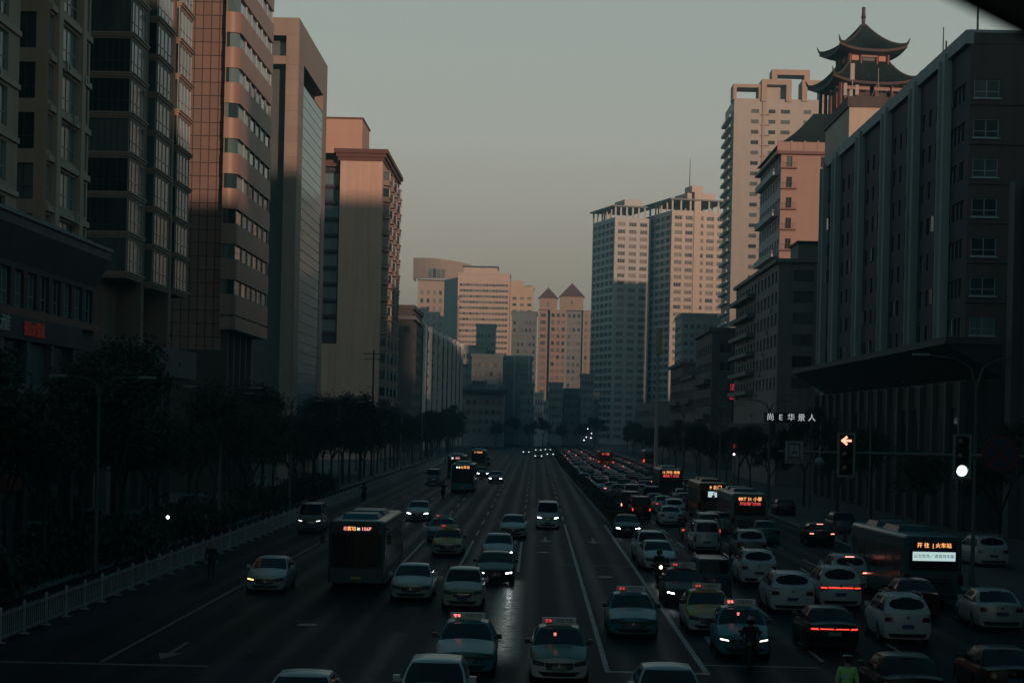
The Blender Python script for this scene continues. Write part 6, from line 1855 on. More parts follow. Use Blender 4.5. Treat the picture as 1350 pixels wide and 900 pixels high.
# scenic sign, camera, prohibition disc
M_SGN = mat('sign_pale_frame', (0.22, 0.27, 0.27), 0.5); M_SGB = mat('sign_blue_field', (0.035, 0.10, 0.13), 0.5); M_SGW = mat('sign_white', (0.24, 0.30, 0.31), 0.5)
a, c_ = P(1035.5, 581, DG - .2), P(1058.5, 611, DG - .2)
t = thing('picture_sign', 'blue and white picture sign at the tip of the gantry arm', 'sign', (a.x, DG - .2, c_.z))
w, h = c_.x - a.x, a.z - c_.z
m = MB(); m.box(0, w, 0, .05, 0, h); obj('plate', m.mesh('plate', [M_SGN]), t)
m = MB(); m.box(w * .15, w * .85, -.006, -.001, h * .2, h * .93); f_ = obj('blue_field', m.mesh('blue_field', [M_SGB]), t)
m = MB(); m.face([(w * .24, -.010, h * .32), (w * .76, -.010, h * .32), (w * .76, -.010, h * .82), (w * .24, -.010, h * .82)]); obj('picture_panel', m.mesh('picture_panel', [M_SGW]), f_)
m = MB()   # generic tower and roof silhouette
m.face([(w * .30, -.014, h * .42), (w * .70, -.014, h * .42), (w * .62, -.014, h * .54), (w * .38, -.014, h * .54)]); m.face([(w * .46, -.0145, h * .54), (w * .54, -.0145, h * .54), (w * .54, -.0145, h * .74), (w * .46, -.0145, h * .74)])
obj('pictogram', m.mesh('pictogram', [M_SGB]), f_)
obj('lettering', txt('停车诱导', .125, M_LEDT), t, (w * .5, -.012, h * .10))
p = P(1080, 606, DG - .1); t = thing('traffic_camera', 'small pale dome camera hanging under the gantry arm', 'camera', (p.x, DG - .1, p.z))
m = MB(); m.path([(.12, .1, .40), (.02, 0, .38), (0, 0, .05)], .022, 6); obj('stem', m.mesh('stem', [M_SGN]), t)
m = MB(); m.lathe([(0, -.2), (.12, -.16), (.16, -.06), (.10, .04), (.03, .08)], 12); obj('dome', m.mesh('dome', [M_SGN], smooth=40), t)
p = P(1319, 598, DG - .2); t = thing('no_parking_disc', 'dim blue disc with a red ring and cross on the gantry arm', 'sign', (p.x, DG - .2, p.z))
r_ = 24 / F * DG
m = MB(); m.lathe([(r_ * .82, 0), (r_, 0), (r_, .04)], 32); m.v = [(x, z_ - .04, y) for x, y, z_ in m.v]; obj('red_ring', m.mesh('red_ring', [mat('sign_red', (0.10, 0.012, 0.014), 0.6)]), t)
m = MB(); m.lathe([(0, 0), (r_ * .82, 0)], 32); m.v = [(x, -.036, y) for x, y, z_ in m.v]; obj('blue_field', m.mesh('blue_field', [mat('sign_deep_blue', (0.010, 0.025, 0.06), 0.6)]), t)
m = MB()
for sg in (1, -1):
    q = Vector((1, sg)).normalized(); nn = Vector((-q.y, q.x)) * r_ * .08; A = -q * r_ * .8; B_ = q * r_ * .8; yv = -.042 - .004 * sg
    m.face([(A.x - nn.x, yv, A.y - nn.y), (B_.x - nn.x, yv, B_.y - nn.y), (B_.x + nn.x, yv, B_.y + nn.y), (A.x + nn.x, yv, A.y + nn.y)])
obj('red_cross', m.mesh('red_cross', [MATS['sign_red']]), t)

# ------------------------------------------------------------------ street lamps
M_POLE = mat('lamp_pole_grey', (0.06, 0.07, 0.072), 0.45, var=0.15, vscale=2)
M_LEDHEAD = mat('lamp_head_grey', (0.22, 0.25, 0.25), 0.4)
def street_lamp(label, x, y, h, arms, group):
    t = thing('street_lamp', label, 'street lamp', (x, y, 0.1), 0, group)
    m = MB(); m.lathe([(.16, 0), (.16, .5), (.11, .6), (.06, h)], 10); obj('pole', m.mesh('pole', [M_POLE], smooth=40), t)
    for dx, rise in arms:
        m = MB(); pts = [(0, 0, h - .6), (dx * .12, 0, h + rise * .45), (dx * .45, 0, h + rise * .85), (dx, 0, h + rise)]
        m.path(pts, [.05, .045, .04, .035], 6); a = obj('arm', m.mesh('arm', [M_POLE], smooth=40), t)
        m = MB(); s = 1 if dx > 0 else -1; m.prism([(dx - .1 * s, -.12), (dx + .7 * s, -.14), (dx + .7 * s, .14), (dx - .1 * s, .12)][::s], h + rise - .05, h + rise + .05); obj('lamp_head', m.mesh('lamp_head', [M_LEDHEAD]), a)
    return t
gl = 'street lamps on the left pavement'
street_lamp('street lamp with one pale head rising from the trees nearest the podium', -20.2, 92, 8.6, [(1.9, .5), (-1.6, .5)], gl)
street_lamp('slim street lamp with a long arm beside the glass slab tower', -20.0, 163, 8.8, [(-3.2, .6), (1.8, .6)], gl)
street_lamp('street lamp in front of the brown office tower', -20.2, 128, 8.8, [(1.9, .5), (-1.8, .5)], gl)
for k, y in enumerate((205, 250, 300, 355, 415)):
    street_lamp('far street lamp above the row of trees on the left pavement, number %s along' % ('one', 'two', 'three', 'four', 'five')[k], -20.2, y, 8.8, [(1.9, .5), (-1.8, .5)], gl)
pr = P(1288, 470, 96)
street_lamp('double armed street lamp with curved arms nearest on the right bank', pr.x, 96, 10.0, [(-2.4, 1.1), (2.4, 1.1)], 'street lamps on the right pavement')
pr = P(1150, 490, 128)
street_lamp('single armed street lamp behind the red arrow signal', pr.x, 128, 9.6, [(2.6, .7)], 'street lamps on the right pavement')
for k, y in enumerate((190, 240, 300, 370)):
    street_lamp('dim street lamp %s along the shaded right pavement' % ('third', 'fourth', 'fifth', 'sixth')[k], 22.3, y, 9.4, [(-2.2, .8), (2.2, .8)], 'street lamps on the right pavement')
# high mast
pm = P(865.5, 560, 330)
t = thing('high_mast', 'tall pale pole with a thick banner drum at its top beyond the jam', 'mast', (pm.x, 330, 0))
zt_ = P(865, 433, 330).z
m = MB(); m.lathe([(.34, 0), (.30, 8), (.22, zt_ - 4.4)], 12); obj('pole', m.mesh('pole', [mat('mast_pale', (0.20, 0.24, 0.24), 0.5)], smooth=40), t)
m = MB(); m.lathe([(.2, zt_ - 4.5), (.55, zt_ - 4.3), (.55, zt_), (.2, zt_ + .1), (0, zt_ + .1)], 12); obj('drum', m.mesh('drum', [mat('mast_drum', (0.26, 0.23, 0.17), 0.5)], smooth=40), t)

# ------------------------------------------------------------------ lettered signs on the shaded bank
def letters(name, label, s, x, y, D, size, mt, vertical=False, group=None, posts=()):
    p = P(x, y, D)
    t = thing(name, label, 'sign', (p.x, p.y, p.z), 0, group)
    chars = list(s)
    for k, ch in enumerate(chars):
        if ch == ' ': continue
        loc = (0, 0, (len(chars) - 1) / 2 * size * 1.25 - k * size * 1.25) if vertical else ((k - (len(chars) - 1) / 2) * size * 1.32, 0, 0)
        obj('character', txt(ch, size, mt), t, loc)
    m = MB(); n_ = len(chars)
    if vertical: m.box(-size * .62, size * .62, .06, .2, -n_ * size * .68, n_ * size * .68)
    else: m.box(-n_ * size * .68, n_ * size * .68, .06, .2, -size * .62, size * .62)
    obj('backing', m.mesh('backing', [M_POD_D]), t)
    for px_ in posts:
        m = MB(); m.tube((px_, .13, .1 - p.z), (px_, .13, 0), .06, n=8); obj('post', m.mesh('post', [M_POLE]), t)
    return t
M_NEW = mat('neon_white', (0.6, 0.65, 0.65), 0.4, emit=(0.80, 0.92, 0.90), estr=0.55)
M_NER = mat('neon_red', (0.5, 0.03, 0.06), 0.4, emit=(1.0, 0.05, 0.12), estr=0.55)
letters('lit_shop_sign', 'row of pale lit characters over the shops left of the red arrow', '尚E华景人', 1043, 550.5, 185, .73, M_NEW, posts=(-1.9, 1.9))
letters('red_vertical_sign', 'upper red characters glowing on the dark corner block', '酒店', 966.5, 517, 359.48, 1.32, M_NER, True)
letters('red_shop_sign', 'small red glowing character over a white lamp at street level', '茶', 969.5, 589, 255, .75, M_NER, False, posts=(0,))
M_LAMPW = mat('shop_lamp_white', (0.9, 0.9, 0.9), 0.4, emit=(1, 0.98, 0.95), estr=6.0)
def lamp_globe(label, x, y, D, r):
    p = P(x, y, D); m = MB(); m.lathe([(0, -r), (r * .7, -r * .7), (r, 0), (r * .7, r * .7), (0, r)], 10)
    t = thing('globe_lamp', label, 'lamp', (p.x, p.y, p.z - r)); obj('globe', m.mesh('globe', [M_LAMPW], smooth=60), t, (0, 0, r))
    m = MB(); m.tube((0, 0, 2 * r), (0, 0, 2 * r + .25), .03, n=5); obj('stem', m.mesh('stem', [M_POLE]), t)
    m = MB(); m.tube((0, 0, .02), (0, 0, .1 - (p.z - r)), .035, n=6); obj('post', m.mesh('post', [M_POLE]), t)
lamp_globe('white lamp under the small red shop sign', 967.7, 598.5, 255, .13)
lamp_globe('bright white lamp among the trees behind the left railing', 221.2, 681.5, 104, .09)
for k, (x, y) in enumerate(((775, 565), (780, 571), (773, 576), (779, 577), (770, 580))):
    lamp_globe('tiny white lamp %s in the stack of lights at the end of the jam' % ('topmost', 'second', 'third', 'fourth', 'lowest')[k], x, y, 560, .11)

# ------------------------------------------------------------------ railing along the left carriageway
M_RAIL = mat('railing_white', (0.30, 0.34, 0.34), 0.5, var=0.4, vscale=1.2)
rl = thing('road_railing', 'pale picket railing along the kerb lane', 'railing', (-17.05, 60, 0))
sec = 3.0
m = MB()
m.box(-.02, .02, .04, sec - .04, .16, .22); m.box(-.02, .02, .04, sec - .04, .88, .94)
for k in range(11):
    y = .16 + k * (sec - .32) / 10; m.box(-.012, .012, y - .02, y + .02, .10, 1.02)
pme = m.mesh('railing_panel', [M_RAIL])
m = MB(); m.box(-.045, .045, -.045, .045, 0, 1.10); m.prism([(-.05, -.05), (.05, -.05), (.05, .05), (-.05, .05)], 1.10, 1.17, 0, [(-.01, -.01), (.01, -.01), (.01, .01), (-.01, .01)]); m.box(-.16, .16, -.09, .09, 0.0, .05)
qme = m.mesh('railing_post', [M_RAIL])
for k in range(110):
    y = -2 + k * sec
    obj('railing_panel', pme, rl, (0, y, 0)); obj('railing_post', qme, rl, (0, y, 0))

# ------------------------------------------------------------------ utility pole with crossarms before the pink tower
pu = P(492, 500, 300)
t = thing('utility_pole', 'wooden utility pole with crossarms in front of the pink tower', 'utility pole', (pu.x, 300, .1))
m = MB(); m.lathe([(.17, 0), (.12, P(492, 463, 300).z)], 10); obj('pole', m.mesh('pole', [mat('creosote', (0.03, 0.028, 0.026), .9)], smooth=40), t)
for q, ww in ((.5, 1.6), (1.3, 1.2)):
    m = MB(); z = P(492, 463, 300).z - q; m.box(-ww, ww, -.06, .06, z - .06, z + .06)
    for k in range(5): m.tube((-ww + k * ww / 2, 0, z + .06), (-ww + k * ww / 2, 0, z + .28), .05, .03, 6)
    obj('crossarm', m.mesh('crossarm', [MATS['creosote']]), t)
# ------------------------------------------------------------------ trees
M_BARK = mat('bark', (0.035, 0.030, 0.026), 0.9, var=0.3, vscale=6, coords='O')
M_LEAF = mat('autumn_leaf', (0.030, 0.036, 0.020), 0.75, rnd=0.25, var=0.4, vscale=1.5, coords='O')
M_LEAF2 = mat('dry_leaf', (0.042, 0.036, 0.022), 0.75, rnd=0.25, var=0.4, vscale=1.5, coords='O')
def tree_meshes(seed, h, cr, nleaf):
    r = random.Random(seed)
    tr = MB(); tips = []
    def branch(p, d, l, rad, depth):
        q = p + d * l
        tr.tube(p, q, rad, rad * .68, 7 if depth < 2 else 4, cap=False)
        if depth >= 4 or l < .35:
            tips.append(q); return
        if depth >= 2: tips.append(q)
        n = 3 if depth < 2 else r.choice((2, 3))
        for k in range(n):
            a = r.uniform(0, 2 * PI); s = r.uniform(.45, .85)
            o = d.orthogonal().normalized(); o = Matrix.Rotation(a + k * 2.1, 3, d) @ o
            nd = (d * math.cos(s) + o * math.sin(s) + Vector((0, 0, .12))).normalized()
            branch(q, nd, l * r.uniform(.62, .82), rad * .62, depth + 1)
    branch(Vector((0, 0, 0)), Vector((r.uniform(-.04, .04), r.uniform(-.04, .04), 1)).normalized(), h * .26, .15, 0)
    cw = MB()
    top = max(t.z for t in tips); k_ = h / top
    tr.v = [(x, y, z * k_) for x, y, z in tr.v]
    cl = [(Vector((t.x, t.y, t.z * k_)), r.uniform(.45, .95)) for t in tips]
    for k in range(nleaf):
        c, s = r.choice(cl)
        p = c + Vector((r.gauss(0, s * .5), r.gauss(0, s * .5), r.gauss(0, s * .42)))
        if p.z < h * .2: continue
        n = Vector((r.gauss(0, 1), r.gauss(0, 1), r.gauss(0, 1))).normalized(); a = n.orthogonal().normalized() * r.uniform(.07, .14); b_ = n.cross(a) * .55
        cw.face([p - a, p - b_, p + a, p + b_], 0 if r.random() < .7 else 1)
    return tr.mesh('trunk', [M_BARK], smooth=40), cw.mesh('crown', [M_LEAF, M_LEAF2])
TREES = [tree_meshes(s, h, 3, nl) for s, h, nl in ((1, 8.8, 9000), (4, 8.0, 8000), (9, 9.4, 9500), (12, 7.4, 7000))]
rt = random.Random(21)
def tree(x, y, k, s, label, group):
    t = thing('street_tree', label, 'tree', (x, y, .1), rt.uniform(0, 6.28), group); t.scale = (s, s, s * rt.uniform(.92, 1.08))
    obj('trunk', TREES[k][0], t); c = obj('crown', TREES[k][1], t)
    return t
y = 72.0; k = 0
ordn = ['first', 'second', 'third', 'fourth', 'fifth', 'sixth', 'seventh', 'eighth', 'ninth', 'tenth', 'eleventh', 'twelfth', 'thirteenth', 'fourteenth', 'fifteenth', 'sixteenth']
while y < 560:
    lb = '%s dark leafy street tree from the near end of the row behind the left railing' % ordn[k] if k < len(ordn) else 'far street tree merging into the dark row along the left pavement'
    tree(-22.4 + rt.uniform(-1.1, 1.1), y, rt.randrange(4), rt.uniform(.95, 1.2) if y < 135 else rt.uniform(.75, 1.25), lb, 'street trees along the left pavement')
    if k % 2 == 0 or y < 140:
        tree(-26.5 + rt.uniform(-.8, .8), y + 3, (k + 1) % 4, rt.uniform(.75, 1.0), 'smaller tree set back between the shops and the left tree row', 'set-back trees on the left pavement')
    y += rt.uniform(6.5, 9.5) if y < 260 else rt.uniform(8, 13); k += 1
y = 112.0; k = 0
while y < 560:
    tree(25.6 + rt.uniform(-.6, .6), y, (k + 2) % 4, rt.uniform(.75, .95), '%s dim street tree along the shaded right pavement' % ordn[k] if k < 8 else 'far street tree merging into the dark row along the right pavement', 'street trees along the right pavement')
    y += rt.uniform(15, 22); k += 1
for k in range(8):
    tree(-19 + k * 5.6 + rt.uniform(-1, 1), 650 + rt.uniform(-12, 12), rt.randrange(4), rt.uniform(.8, 1.5), 'far tree in the dark line closing the end of the street', 'trees closing the end of the street')
# low clipped shrubs under the left trees
M_SHRUB = mat('shrub_leaf', (0.018, 0.026, 0.014), 0.8, var=.4, vscale=3, coords='O')
rs = random.Random(8); m = MB()
for k in range(900):
    p = Vector((rs.gauss(0, .45), rs.gauss(0, .45), .45 + rs.gauss(0, .22))); n = Vector((rs.gauss(0, 1), rs.gauss(0, 1), rs.gauss(0, 1))).normalized(); a = n.orthogonal().normalized() * .1; b_ = n.cross(a) * .6
    m.face([p - a, p - b_, p + a, p + b_])
sme = m.mesh('foliage', [M_SHRUB])
m = MB()
for k in range(7): m.tube((0, 0, 0), (rs.uniform(-.4, .4), rs.uniform(-.4, .4), .7), .02, .008, 4)
stm = m.mesh('stem', [M_BARK])
for k in range(44):
    t = thing('shrub', 'low dark shrub in the bed between the left railing and the tree row', 'shrub', (-21.6 + rs.uniform(-.3, .3), 74 + k * 2.9, .1), rs.uniform(0, 6), 'shrubs behind the left railing')
    s = rs.uniform(1.1, 2.1); t.scale = (s, s, s * 1.15); obj('foliage', sme, t); obj('stem', stm, t)
# ------------------------------------------------------------------ people, scooters
M_SKIN = mat('skin', (0.30, 0.19, 0.14), 0.6); M_HAIR = mat('hair', (0.012, 0.010, 0.009), 0.6); M_SHOE = mat('shoe', (0.015, 0.015, 0.015), 0.6)
M_JDARK = mat('jacket_dark', (0.018, 0.019, 0.022), 0.8); M_TDARK = mat('trousers_dark', (0.015, 0.016, 0.020), 0.85); M_JGREY = mat('jacket_grey', (0.05, 0.052, 0.056), 0.8)
M_HIVIS = mat('high_visibility_green', (0.30, 0.68, 0.24), 0.7, var=0.2, vscale=8, coords='O'); M_REFL = mat('reflective_tape', (0.55, 0.58, 0.55), 0.35)
M_HELM = mat('helmet_grey', (0.16, 0.17, 0.17), 0.25); M_HELMD = mat('helmet_dark', (0.03, 0.03, 0.033), 0.25)
def figure(J, seated):
    """one continuous skinned body from a joint table; returns a mesh with slots skin, hair, jacket, trousers, shoes"""
    V, E, Rr_ = [], [], []
    def v(p, r, prev=None):
        V.append(p); Rr_.append(r); i = len(V) - 1
        if prev is not None: E.append((prev, i))
        return i
    pel = v(J['pelvis'], .155)
    sp = v(J['spine'], .145, pel); ch = v(J['chest'], .165, sp); nk = v(J['neck'], .062, ch); hb = v(J['head0'], .085, nk); hc = v(J['head1'], .105, hb); ht = v(J['head2'], .075, hc)
    for s in (1, -1):
        X = lambda p: (p[0] * s, p[1], p[2])
        sh = v(X(J['shoulder']), .085, ch); el = v(X(J['elbow']), .055, sh); wr = v(X(J['wrist']), .036, el); pm = v(X(J['palm']), .036, wr)
        d = (Vector(X(J['palm'])) - Vector(X(J['wrist']))).normalized(); sd = Vector((s, 0, 0)); sd = (sd - d * sd.dot(d)).normalized(); up = d.cross(sd)
        for k, (o_, ln) in enumerate(((-.028, .058), (-.010, .070), (.010, .066), (.027, .052))):
            a = v(tuple(Vector(X(J['palm'])) + sd * o_ + d * .035), .010, pm); b_ = v(tuple(Vector(X(J['palm'])) + sd * o_ + d * (.035 + ln * .5) + up * .006), .009, a); v(tuple(Vector(X(J['palm'])) + sd * o_ + d * (.030 + ln * .85) + up * .026 * (1 if s > 0 else -1)), .008, b_)
        a = v(tuple(Vector(X(J['wrist'])).lerp(Vector(X(J['palm'])), .5) - sd * .040), .012, wr); v(tuple(Vector(X(J['palm'])) - sd * .052 + d * .018), .010, a)
        hp = v(X(J['hip']), .105, pel); kn = v(X(J['knee']), .068, hp); an = v(X(J['ankle']), .045, kn); he = v(X(J['ball']), .046, an); v(X(J['toe']), .034, he)
    me = bpy.data.meshes.new('figure'); me.from_pydata(V, E, [])
    o = bpy.data.objects.new('figure', me); COL.objects.link(o)
    md = o.modifiers.new('skin', 'SKIN'); md.use_smooth_shade = True
    if not me.skin_vertices: 
        bpy.context.view_layer.objects.active = o
    for i, r in enumerate(Rr_):
        me.skin_vertices[0].data[i].radius = (r, r * (.72 if i in (pel, sp, ch) else 1.0)); me.skin_vertices[0].data[i].use_root = (i == pel)
    sb = o.modifiers.new('sub', 'SUBSURF'); sb.levels = 2; sb.render_levels = 2
    dg = bpy.context.evaluated_depsgraph_get()
    out = bpy.data.meshes.new_from_object(o.evaluated_get(dg))
    bpy.data.objects.remove(o); bpy.data.meshes.remove(me)
    out.materials.clear()
    # nose, ears and eyes welded onto the head as small lumps
    bm = bmesh.new(); bm.from_mesh(out)
    hc_ = Vector(J['head1'])
    def lump(c, r, sc_):
        ret = bmesh.ops.create_icosphere(bm, subdivisions=1, radius=r, matrix=Matrix.Translation(c) @ Matrix.Diagonal((*sc_, 1)))
    lump(hc_ + Vector((0, -.098, -.015)), .020, (.8, 1, 1.4)); lump(hc_ + Vector((.098, .0, -.01)), .028, (.4, .8, 1.2)); lump(hc_ + Vector((-.098, .0, -.01)), .028, (.4, .8, 1.2))
    lump(hc_ + Vector((.036, -.090, .012)), .012, (1.2, .6, .7)); lump(hc_ + Vector((-.036, -.090, .012)), .012, (1.2, .6, .7)); lump(hc_ + Vector((0, -.090, -.058)), .018, (1.3, .5, .4))
    bm.to_mesh(out); bm.free()
    pal = [Vector((J['palm'][0] * s, J['palm'][1], J['palm'][2])) for s in (1, -1)]
    neck = Vector(J['neck']); pelv = Vector(J['pelvis'])
    legs = [[Vector((J[k][0] * s, J[k][1], J[k][2])) for k in ('hip', 'knee', 'ankle', 'toe')] for s in (1, -1)]
    def seg_d(p, a, b_):
        t = max(0, min(1, (p - a).dot(b_ - a) / max(1e-6, (b_ - a).length_squared))); return (p - a.lerp(b_, t)).length
    for f in out.polygons:
        c = f.center; mi = 2
        dl = min(min(seg_d(c, l[0], l[1]), seg_d(c, l[1], l[2])) for l in legs); df = min(seg_d(c, l[2] + Vector((0, 0, -.03)), l[3]) for l in legs)
        if c.z > neck.z - .015 and (c - hc_).length < .25:
            mi = 0
            if c.z > hc_.z + .045 or (c.y > hc_.y + .03 and c.z > hc_.z - .06): mi = 1
        elif min((c - p).length for p in pal) < .12: mi = 0
        elif df < .075: mi = 4
        elif dl < .14 and c.z < pelv.z + .02: mi = 3
        f.material_index = mi
    out.shade_smooth()
    return out
STAND = dict(pelvis=(0, 0, .95), spine=(0, -.01, 1.12), chest=(0, 0, 1.33), neck=(0, .01, 1.50), head0=(0, -.01, 1.57), head1=(0, -.02, 1.65), head2=(0, -.01, 1.72), shoulder=(.185, .01, 1.42), elbow=(.25, .03, 1.14), wrist=(.26, -.06, .92), palm=(.26, -.08, .84),
             hip=(.095, 0, .90), knee=(.10, -.03, .50), ankle=(.10, .02, .09), ball=(.11, -.06, .045), toe=(.12, -.15, .035))
RIDE = dict(pelvis=(0, .28, .84), spine=(0, .26, 1.0), chest=(0, .19, 1.20), neck=(0, .13, 1.36), head0=(0, .11, 1.42), head1=(0, .09, 1.50), head2=(0, .10, 1.57), shoulder=(.19, .17, 1.28), elbow=(.29, -.02, 1.06), wrist=(.28, -.24, 1.02), palm=(.27, -.31, 1.01),
            hip=(.11, .24, .80), knee=(.17, -.14, .72), ankle=(.15, -.10, .34), ball=(.15, -.18, .30), toe=(.15, -.28, .295))
FIG = {'stand': figure(STAND, False), 'ride': figure(RIDE, True)}
def person(pose, label, loc, rz, jacket, trousers, extra=None, group=None):
    t = thing('person', label, 'person', loc, rz, group)
    me = FIG[pose].copy()
    for m_ in (M_SKIN, M_HAIR, jacket, trousers, M_SHOE): me.materials.append(m_)
    obj('body', me, t)
    if extra: extra(t, RIDE if pose == 'ride' else STAND)
    return t
def helmet(mt):
    def f(t, J):
        h = Vector(J['head1']); m = MB(); m.lathe([(.0, .165), (.075, .15), (.125, .09), (.145, .0), (.140, -.06), (.135, -.07)], 18, 0, (h.x, h.y + .005, h.z + .01)); hh = obj('helmet', m.mesh('helmet', [mt], smooth=50), t)
        m = MB(); m.grid(lambda u, v: (h.x + .15 * math.sin(lerp(-1.1, 1.1, u)), h.y - .15 * math.cos(lerp(-1.1, 1.1, u)), h.z + lerp(-.06, .07, v)), 8, 2); obj('visor', m.mesh('visor', [M_CARGL], smooth=60), hh)
    return f
def cap_vest(t, J):
    h = Vector(J['head1']); m = MB(); m.lathe([(0, .13), (.10, .125), (.135, .10), (.115, .06), (.115, .03)], 16, 0, (h.x, h.y, h.z)); m.prism([(h.x - .09, h.y - .17), (h.x + .09, h.y - .17), (h.x + .105, h.y - .08), (h.x - .105, h.y - .08)], h.z + .035, h.z + .045); obj('cap', m.mesh('cap', [M_HELMD], smooth=40), t)
    for z in (1.02, 1.22):
        m = MB(); m.lathe([(.0, 0), (.18, 0), (.185, .05), (0, .05)], 20, 0, (0, 0, z)); m.v = [(x * (1.02 if z > 1.1 else .92), y * .74, zz) for x, y, zz in m.v]; obj('reflective_band', m.mesh('reflective_band', [M_REFL], smooth=40), t)
def scooter(label, loc, rz, paint_, lamp=None, tail=None, group=None):
    t = thing('motor_scooter', label, 'scooter', loc, rz, group)
    for y in (-.62, .58):
        w = thing('wheel', None, None, (0, y, .22)); w.parent = t
        m = MB(); m.lathe([(.14, -.045), (.21, -.05), (.22, -.02), (.22, .02), (.21, .05), (.14, .045)], 18); m.v = [(z, x, yy) for x, yy, z in m.v]; obj('tyre', m.mesh('tyre', [M_TYRE], smooth=40), w)
        m = MB(); m.lathe([(0, -.04), (.14, -.035), (.14, .035), (0, .04)], 14); m.v = [(z, x, yy) for x, yy, z in m.v]; obj('rim', m.mesh('rim', [M_RIM], smooth=40), w)
    m = MB(); m.prism([(-.17, -.38), (.17, -.38), (.19, .2), (-.19, .2)], .24, .31); obj('footboard', m.mesh('footboard', [M_TRIM]), t)
    m = MB(); m.grid(lambda u, v: (lerp(-.22, .22, u) * (1 - .3 * v * v), -.42 - .10 * (1 - (2 * u - 1) ** 2) + .06 * v, lerp(.28, .92, v)), 6, 5); m.grid(lambda u, v: (lerp(.22, -.22, u) * (1 - .3 * v * v), -.38 - .08 * (1 - (2 * u - 1) ** 2) + .06 * v, lerp(.28, .92, v)), 6, 5); obj('leg_shield', m.mesh('leg_shield', [paint_], smooth=50), t)
    m = MB(); m.prism([(-.13, .12), (.13, .12), (.16, .5), (.10, .88), (-.10, .88), (-.16, .5)], .30, .68, 0, [(-.15, .1), (.15, .1), (.17, .5), (.11, .92), (-.11, .92), (-.17, .5)]); obj('rear_body', m.mesh('rear_body', [paint_], smooth=30), t)
    m = MB(); m.prism([(-.14, .08), (.14, .08), (.17, .5), (.11, .88), (-.11, .88), (-.17, .5)], .682, .76, 0, [(-.11, .12), (.11, .12), (.14, .5), (.08, .84), (-.08, .84), (-.14, .5)]); obj('seat', m.mesh('seat', [M_TRIM], smooth=30), t)
    m = MB(); m.path([(0, -.62, .22), (0, -.45, .75), (0, -.36, 1.0)], .03, 8); obj('steering_column', m.mesh('steering_column', [M_TRIM]), t)
    m = MB(); m.path([(-.34, -.30, 1.0), (-.15, -.37, 1.02), (.15, -.37, 1.02), (.34, -.30, 1.0)], .016, 6); hb = obj('handlebar', m.mesh('handlebar', [M_TRIM]), t)
    for s in (1, -1):
        m = MB(); m.tube((s * .22, -.36, 1.02), (s * .30, -.40, 1.22), .008, n=4); m.box(s * .31 - .06, s * .31 + .06, -.43, -.41, 1.20, 1.29); obj('mirror', m.mesh('mirror', [M_TRIM]), hb)
    m = MB(); m.lathe([(.075, 0), (.05, .03), (0, .04)], 14); m.v = [(x, -.50 - z, yy + .86) for x, yy, z in m.v]; obj('headlight', m.mesh('headlight', [lamp or M_LAMP_OFF], smooth=40), t)
    m = MB(); m.box(-.07, .07, .90, .93, .52, .60); obj('tail_light', m.mesh('tail_light', [tail or M_TAIL_OFF]), t)
    m = MB(); m.box(-.11, .11, .89, .90, .36, .46); obj('licence_plate', m.mesh('licence_plate', [M_PLATE_B]), t)
    return t
def rider(x, y, rz, what, jacket, hm, paint_, lamp=None, tail=None):
    scooter('motor scooter ' + what, (x, y, 0), rz, paint_, lamp, tail, 'scooters in the traffic')
    person('ride', 'person riding the motor scooter ' + what, (x, y, 0), rz, jacket, M_TDARK, helmet(hm), 'scooter riders')
rider(6.75, 61.2, R(-8), 'in front of the bright teal cab', M_JDARK, M_HELM, PAINT['black'], M_LAMP_OFF)
rider(6.0, 94.0, R(4), 'with a warm headlight beside the thick line', M_JDARK, M_HELMD, PAINT['black'], M_LAMP_WARM)
rider(10.1, 135.0, PI, 'behind the small white saloon, driving away', mat('jacket_red', (0.10, 0.02, 0.025), .8), M_HELM, PAINT['white'], None, M_TAIL_ON)
rider(-15.9, 186.0, 0, 'close to the railing beyond the grey minivan', M_JDARK, M_HELMD, PAINT['black'], None)
rider(-9.0, 197.0, 0, 'in front of the distant oncoming bus', M_JDARK, M_HELMD, PAINT['black'], None)
person('stand', 'person in dark clothes standing beside the railing on the kerb lane', (-14.6, 90.5, 0), R(20), M_JDARK, M_TDARK)
person('stand', 'traffic officer in a green high-visibility jacket at the bottom edge', (8.0, 50.2, 0), R(165), M_HIVIS, M_TDARK, cap_vest)
person('stand', 'person in grey walking under the trees behind the railing', (-19.4, 118, 0), R(-60), M_JGREY, M_TDARK)

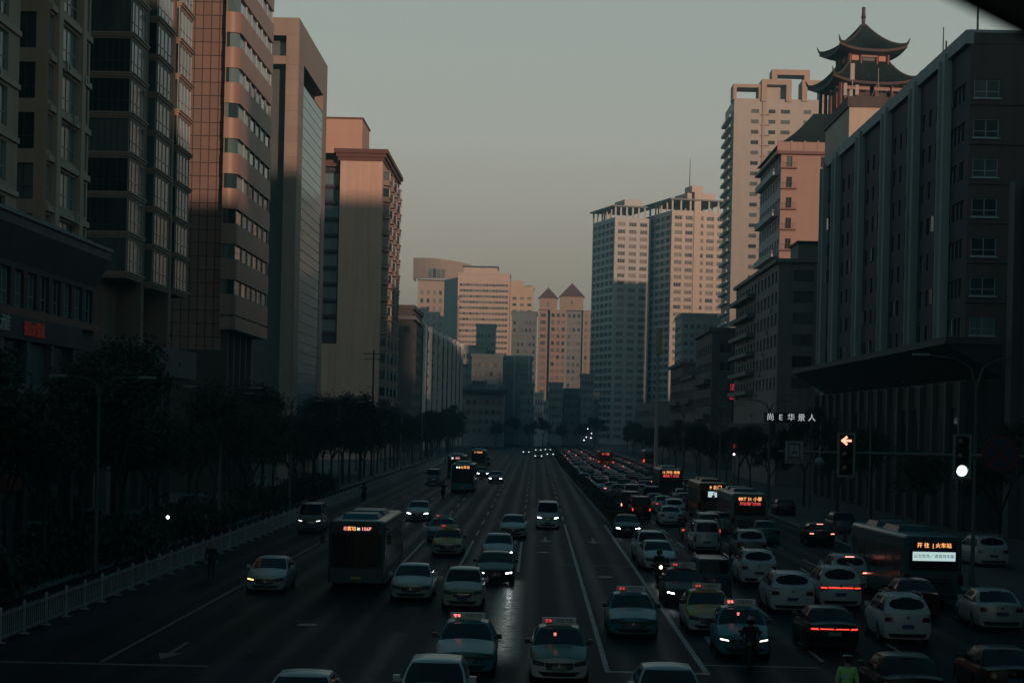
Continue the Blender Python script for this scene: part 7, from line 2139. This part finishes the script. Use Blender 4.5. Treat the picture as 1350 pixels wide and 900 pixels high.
# ------------------------------------------------------------------ the footbridge the photograph is taken from
fb = thing('footbridge', 'covered steel footbridge carrying the viewpoint, only its dark canopy corner in view', 'footbridge', (0, -1.5, 0))
M_STEEL = mat('dark_painted_steel', (0.012, 0.013, 0.014), 0.6)
m = MB(); m.box(-30, 30, -1.7, 2.05, 5.0, 5.75); obj('deck', m.mesh('deck', [M_POD]), fb)
m = MB(); m.box(-30, 30, 2.0, 2.05, 6.80, 6.86); m.box(-30, 30, 2.0, 2.05, 5.85, 5.90)
for k in range(200): m.box(-30 + k * .3, -29.97 + k * .3, 2.01, 2.04, 5.76, 6.8)
obj('railing', m.mesh('railing', [M_STEEL]), fb)
for x in (-22, 22):
    m = MB(); m.tube((x, 0, -.2), (x, 0, 5.0), .5, n=16); obj('pier', m.mesh('pier', [M_POD], smooth=40), fb)
c0 = P(1290, 0, 1.35); c1 = P(1350, 30, 1.35)
sl_ = (c1.z - c0.z) / (c1.x - c0.x)
m = MB()
def can(u, v):
    x = lerp(c0.x - .05, 3.2, u)
    z0_ = c0.z + sl_ * (c0.x + (x - c0.x) - c0.x) if x < c1.x + .3 else c1.z + sl_ * .3
    z0_ = c0.z + sl_ * min(x - c0.x, c1.x + .3 - c0.x) + .02 * math.sin(9 * u)
    return (x, 2.85 + .05 * math.sin(14 * u), lerp(z0_, max(z0_ + .02, 8.3), v))
m.grid(can, 30, 3); m.grid(lambda u, v: (can(u, v)[0], can(u, v)[1] + .03, can(u, v)[2]), 30, 3)
cn = obj('canopy_valance', m.mesh('canopy_valance', [M_STEEL], smooth=50), fb)
m = MB(); m.box(.9, 8, -1.6, 2.92, 8.31, 8.39); obj('canopy_roof', m.mesh('canopy_roof', [M_STEEL]), fb)
for x in (3.25, 7.9):
    for y in (-1.55, 2.8):
        m = MB(); m.tube((x, y, 5.7), (x, y, 8.31), .05, n=8); obj('canopy_post', m.mesh('canopy_post', [M_STEEL]), fb)

# ------------------------------------------------------------------ haze
m = MB(); m.box(-905, 1205, -705, 2605, -2.0, 135.0)
hz = obj('haze', m.mesh('haze', [])); hz['kind'] = 'stuff'
hm = bpy.data.materials.new('haze_air'); hm.use_nodes = True; hn = hm.node_tree; hn.nodes.clear()
ho = hn.nodes.new('ShaderNodeOutputMaterial'); pv = hn.nodes.new('ShaderNodeVolumePrincipled')
pv.inputs['Color'].default_value = (0.34, 0.74, 0.86, 1); pv.inputs['Density'].default_value = HAZE; pv.inputs['Anisotropy'].default_value = 0.0
hn.links.new(pv.outputs[0], ho.inputs['Volume'])
hz.data.materials.append(hm)
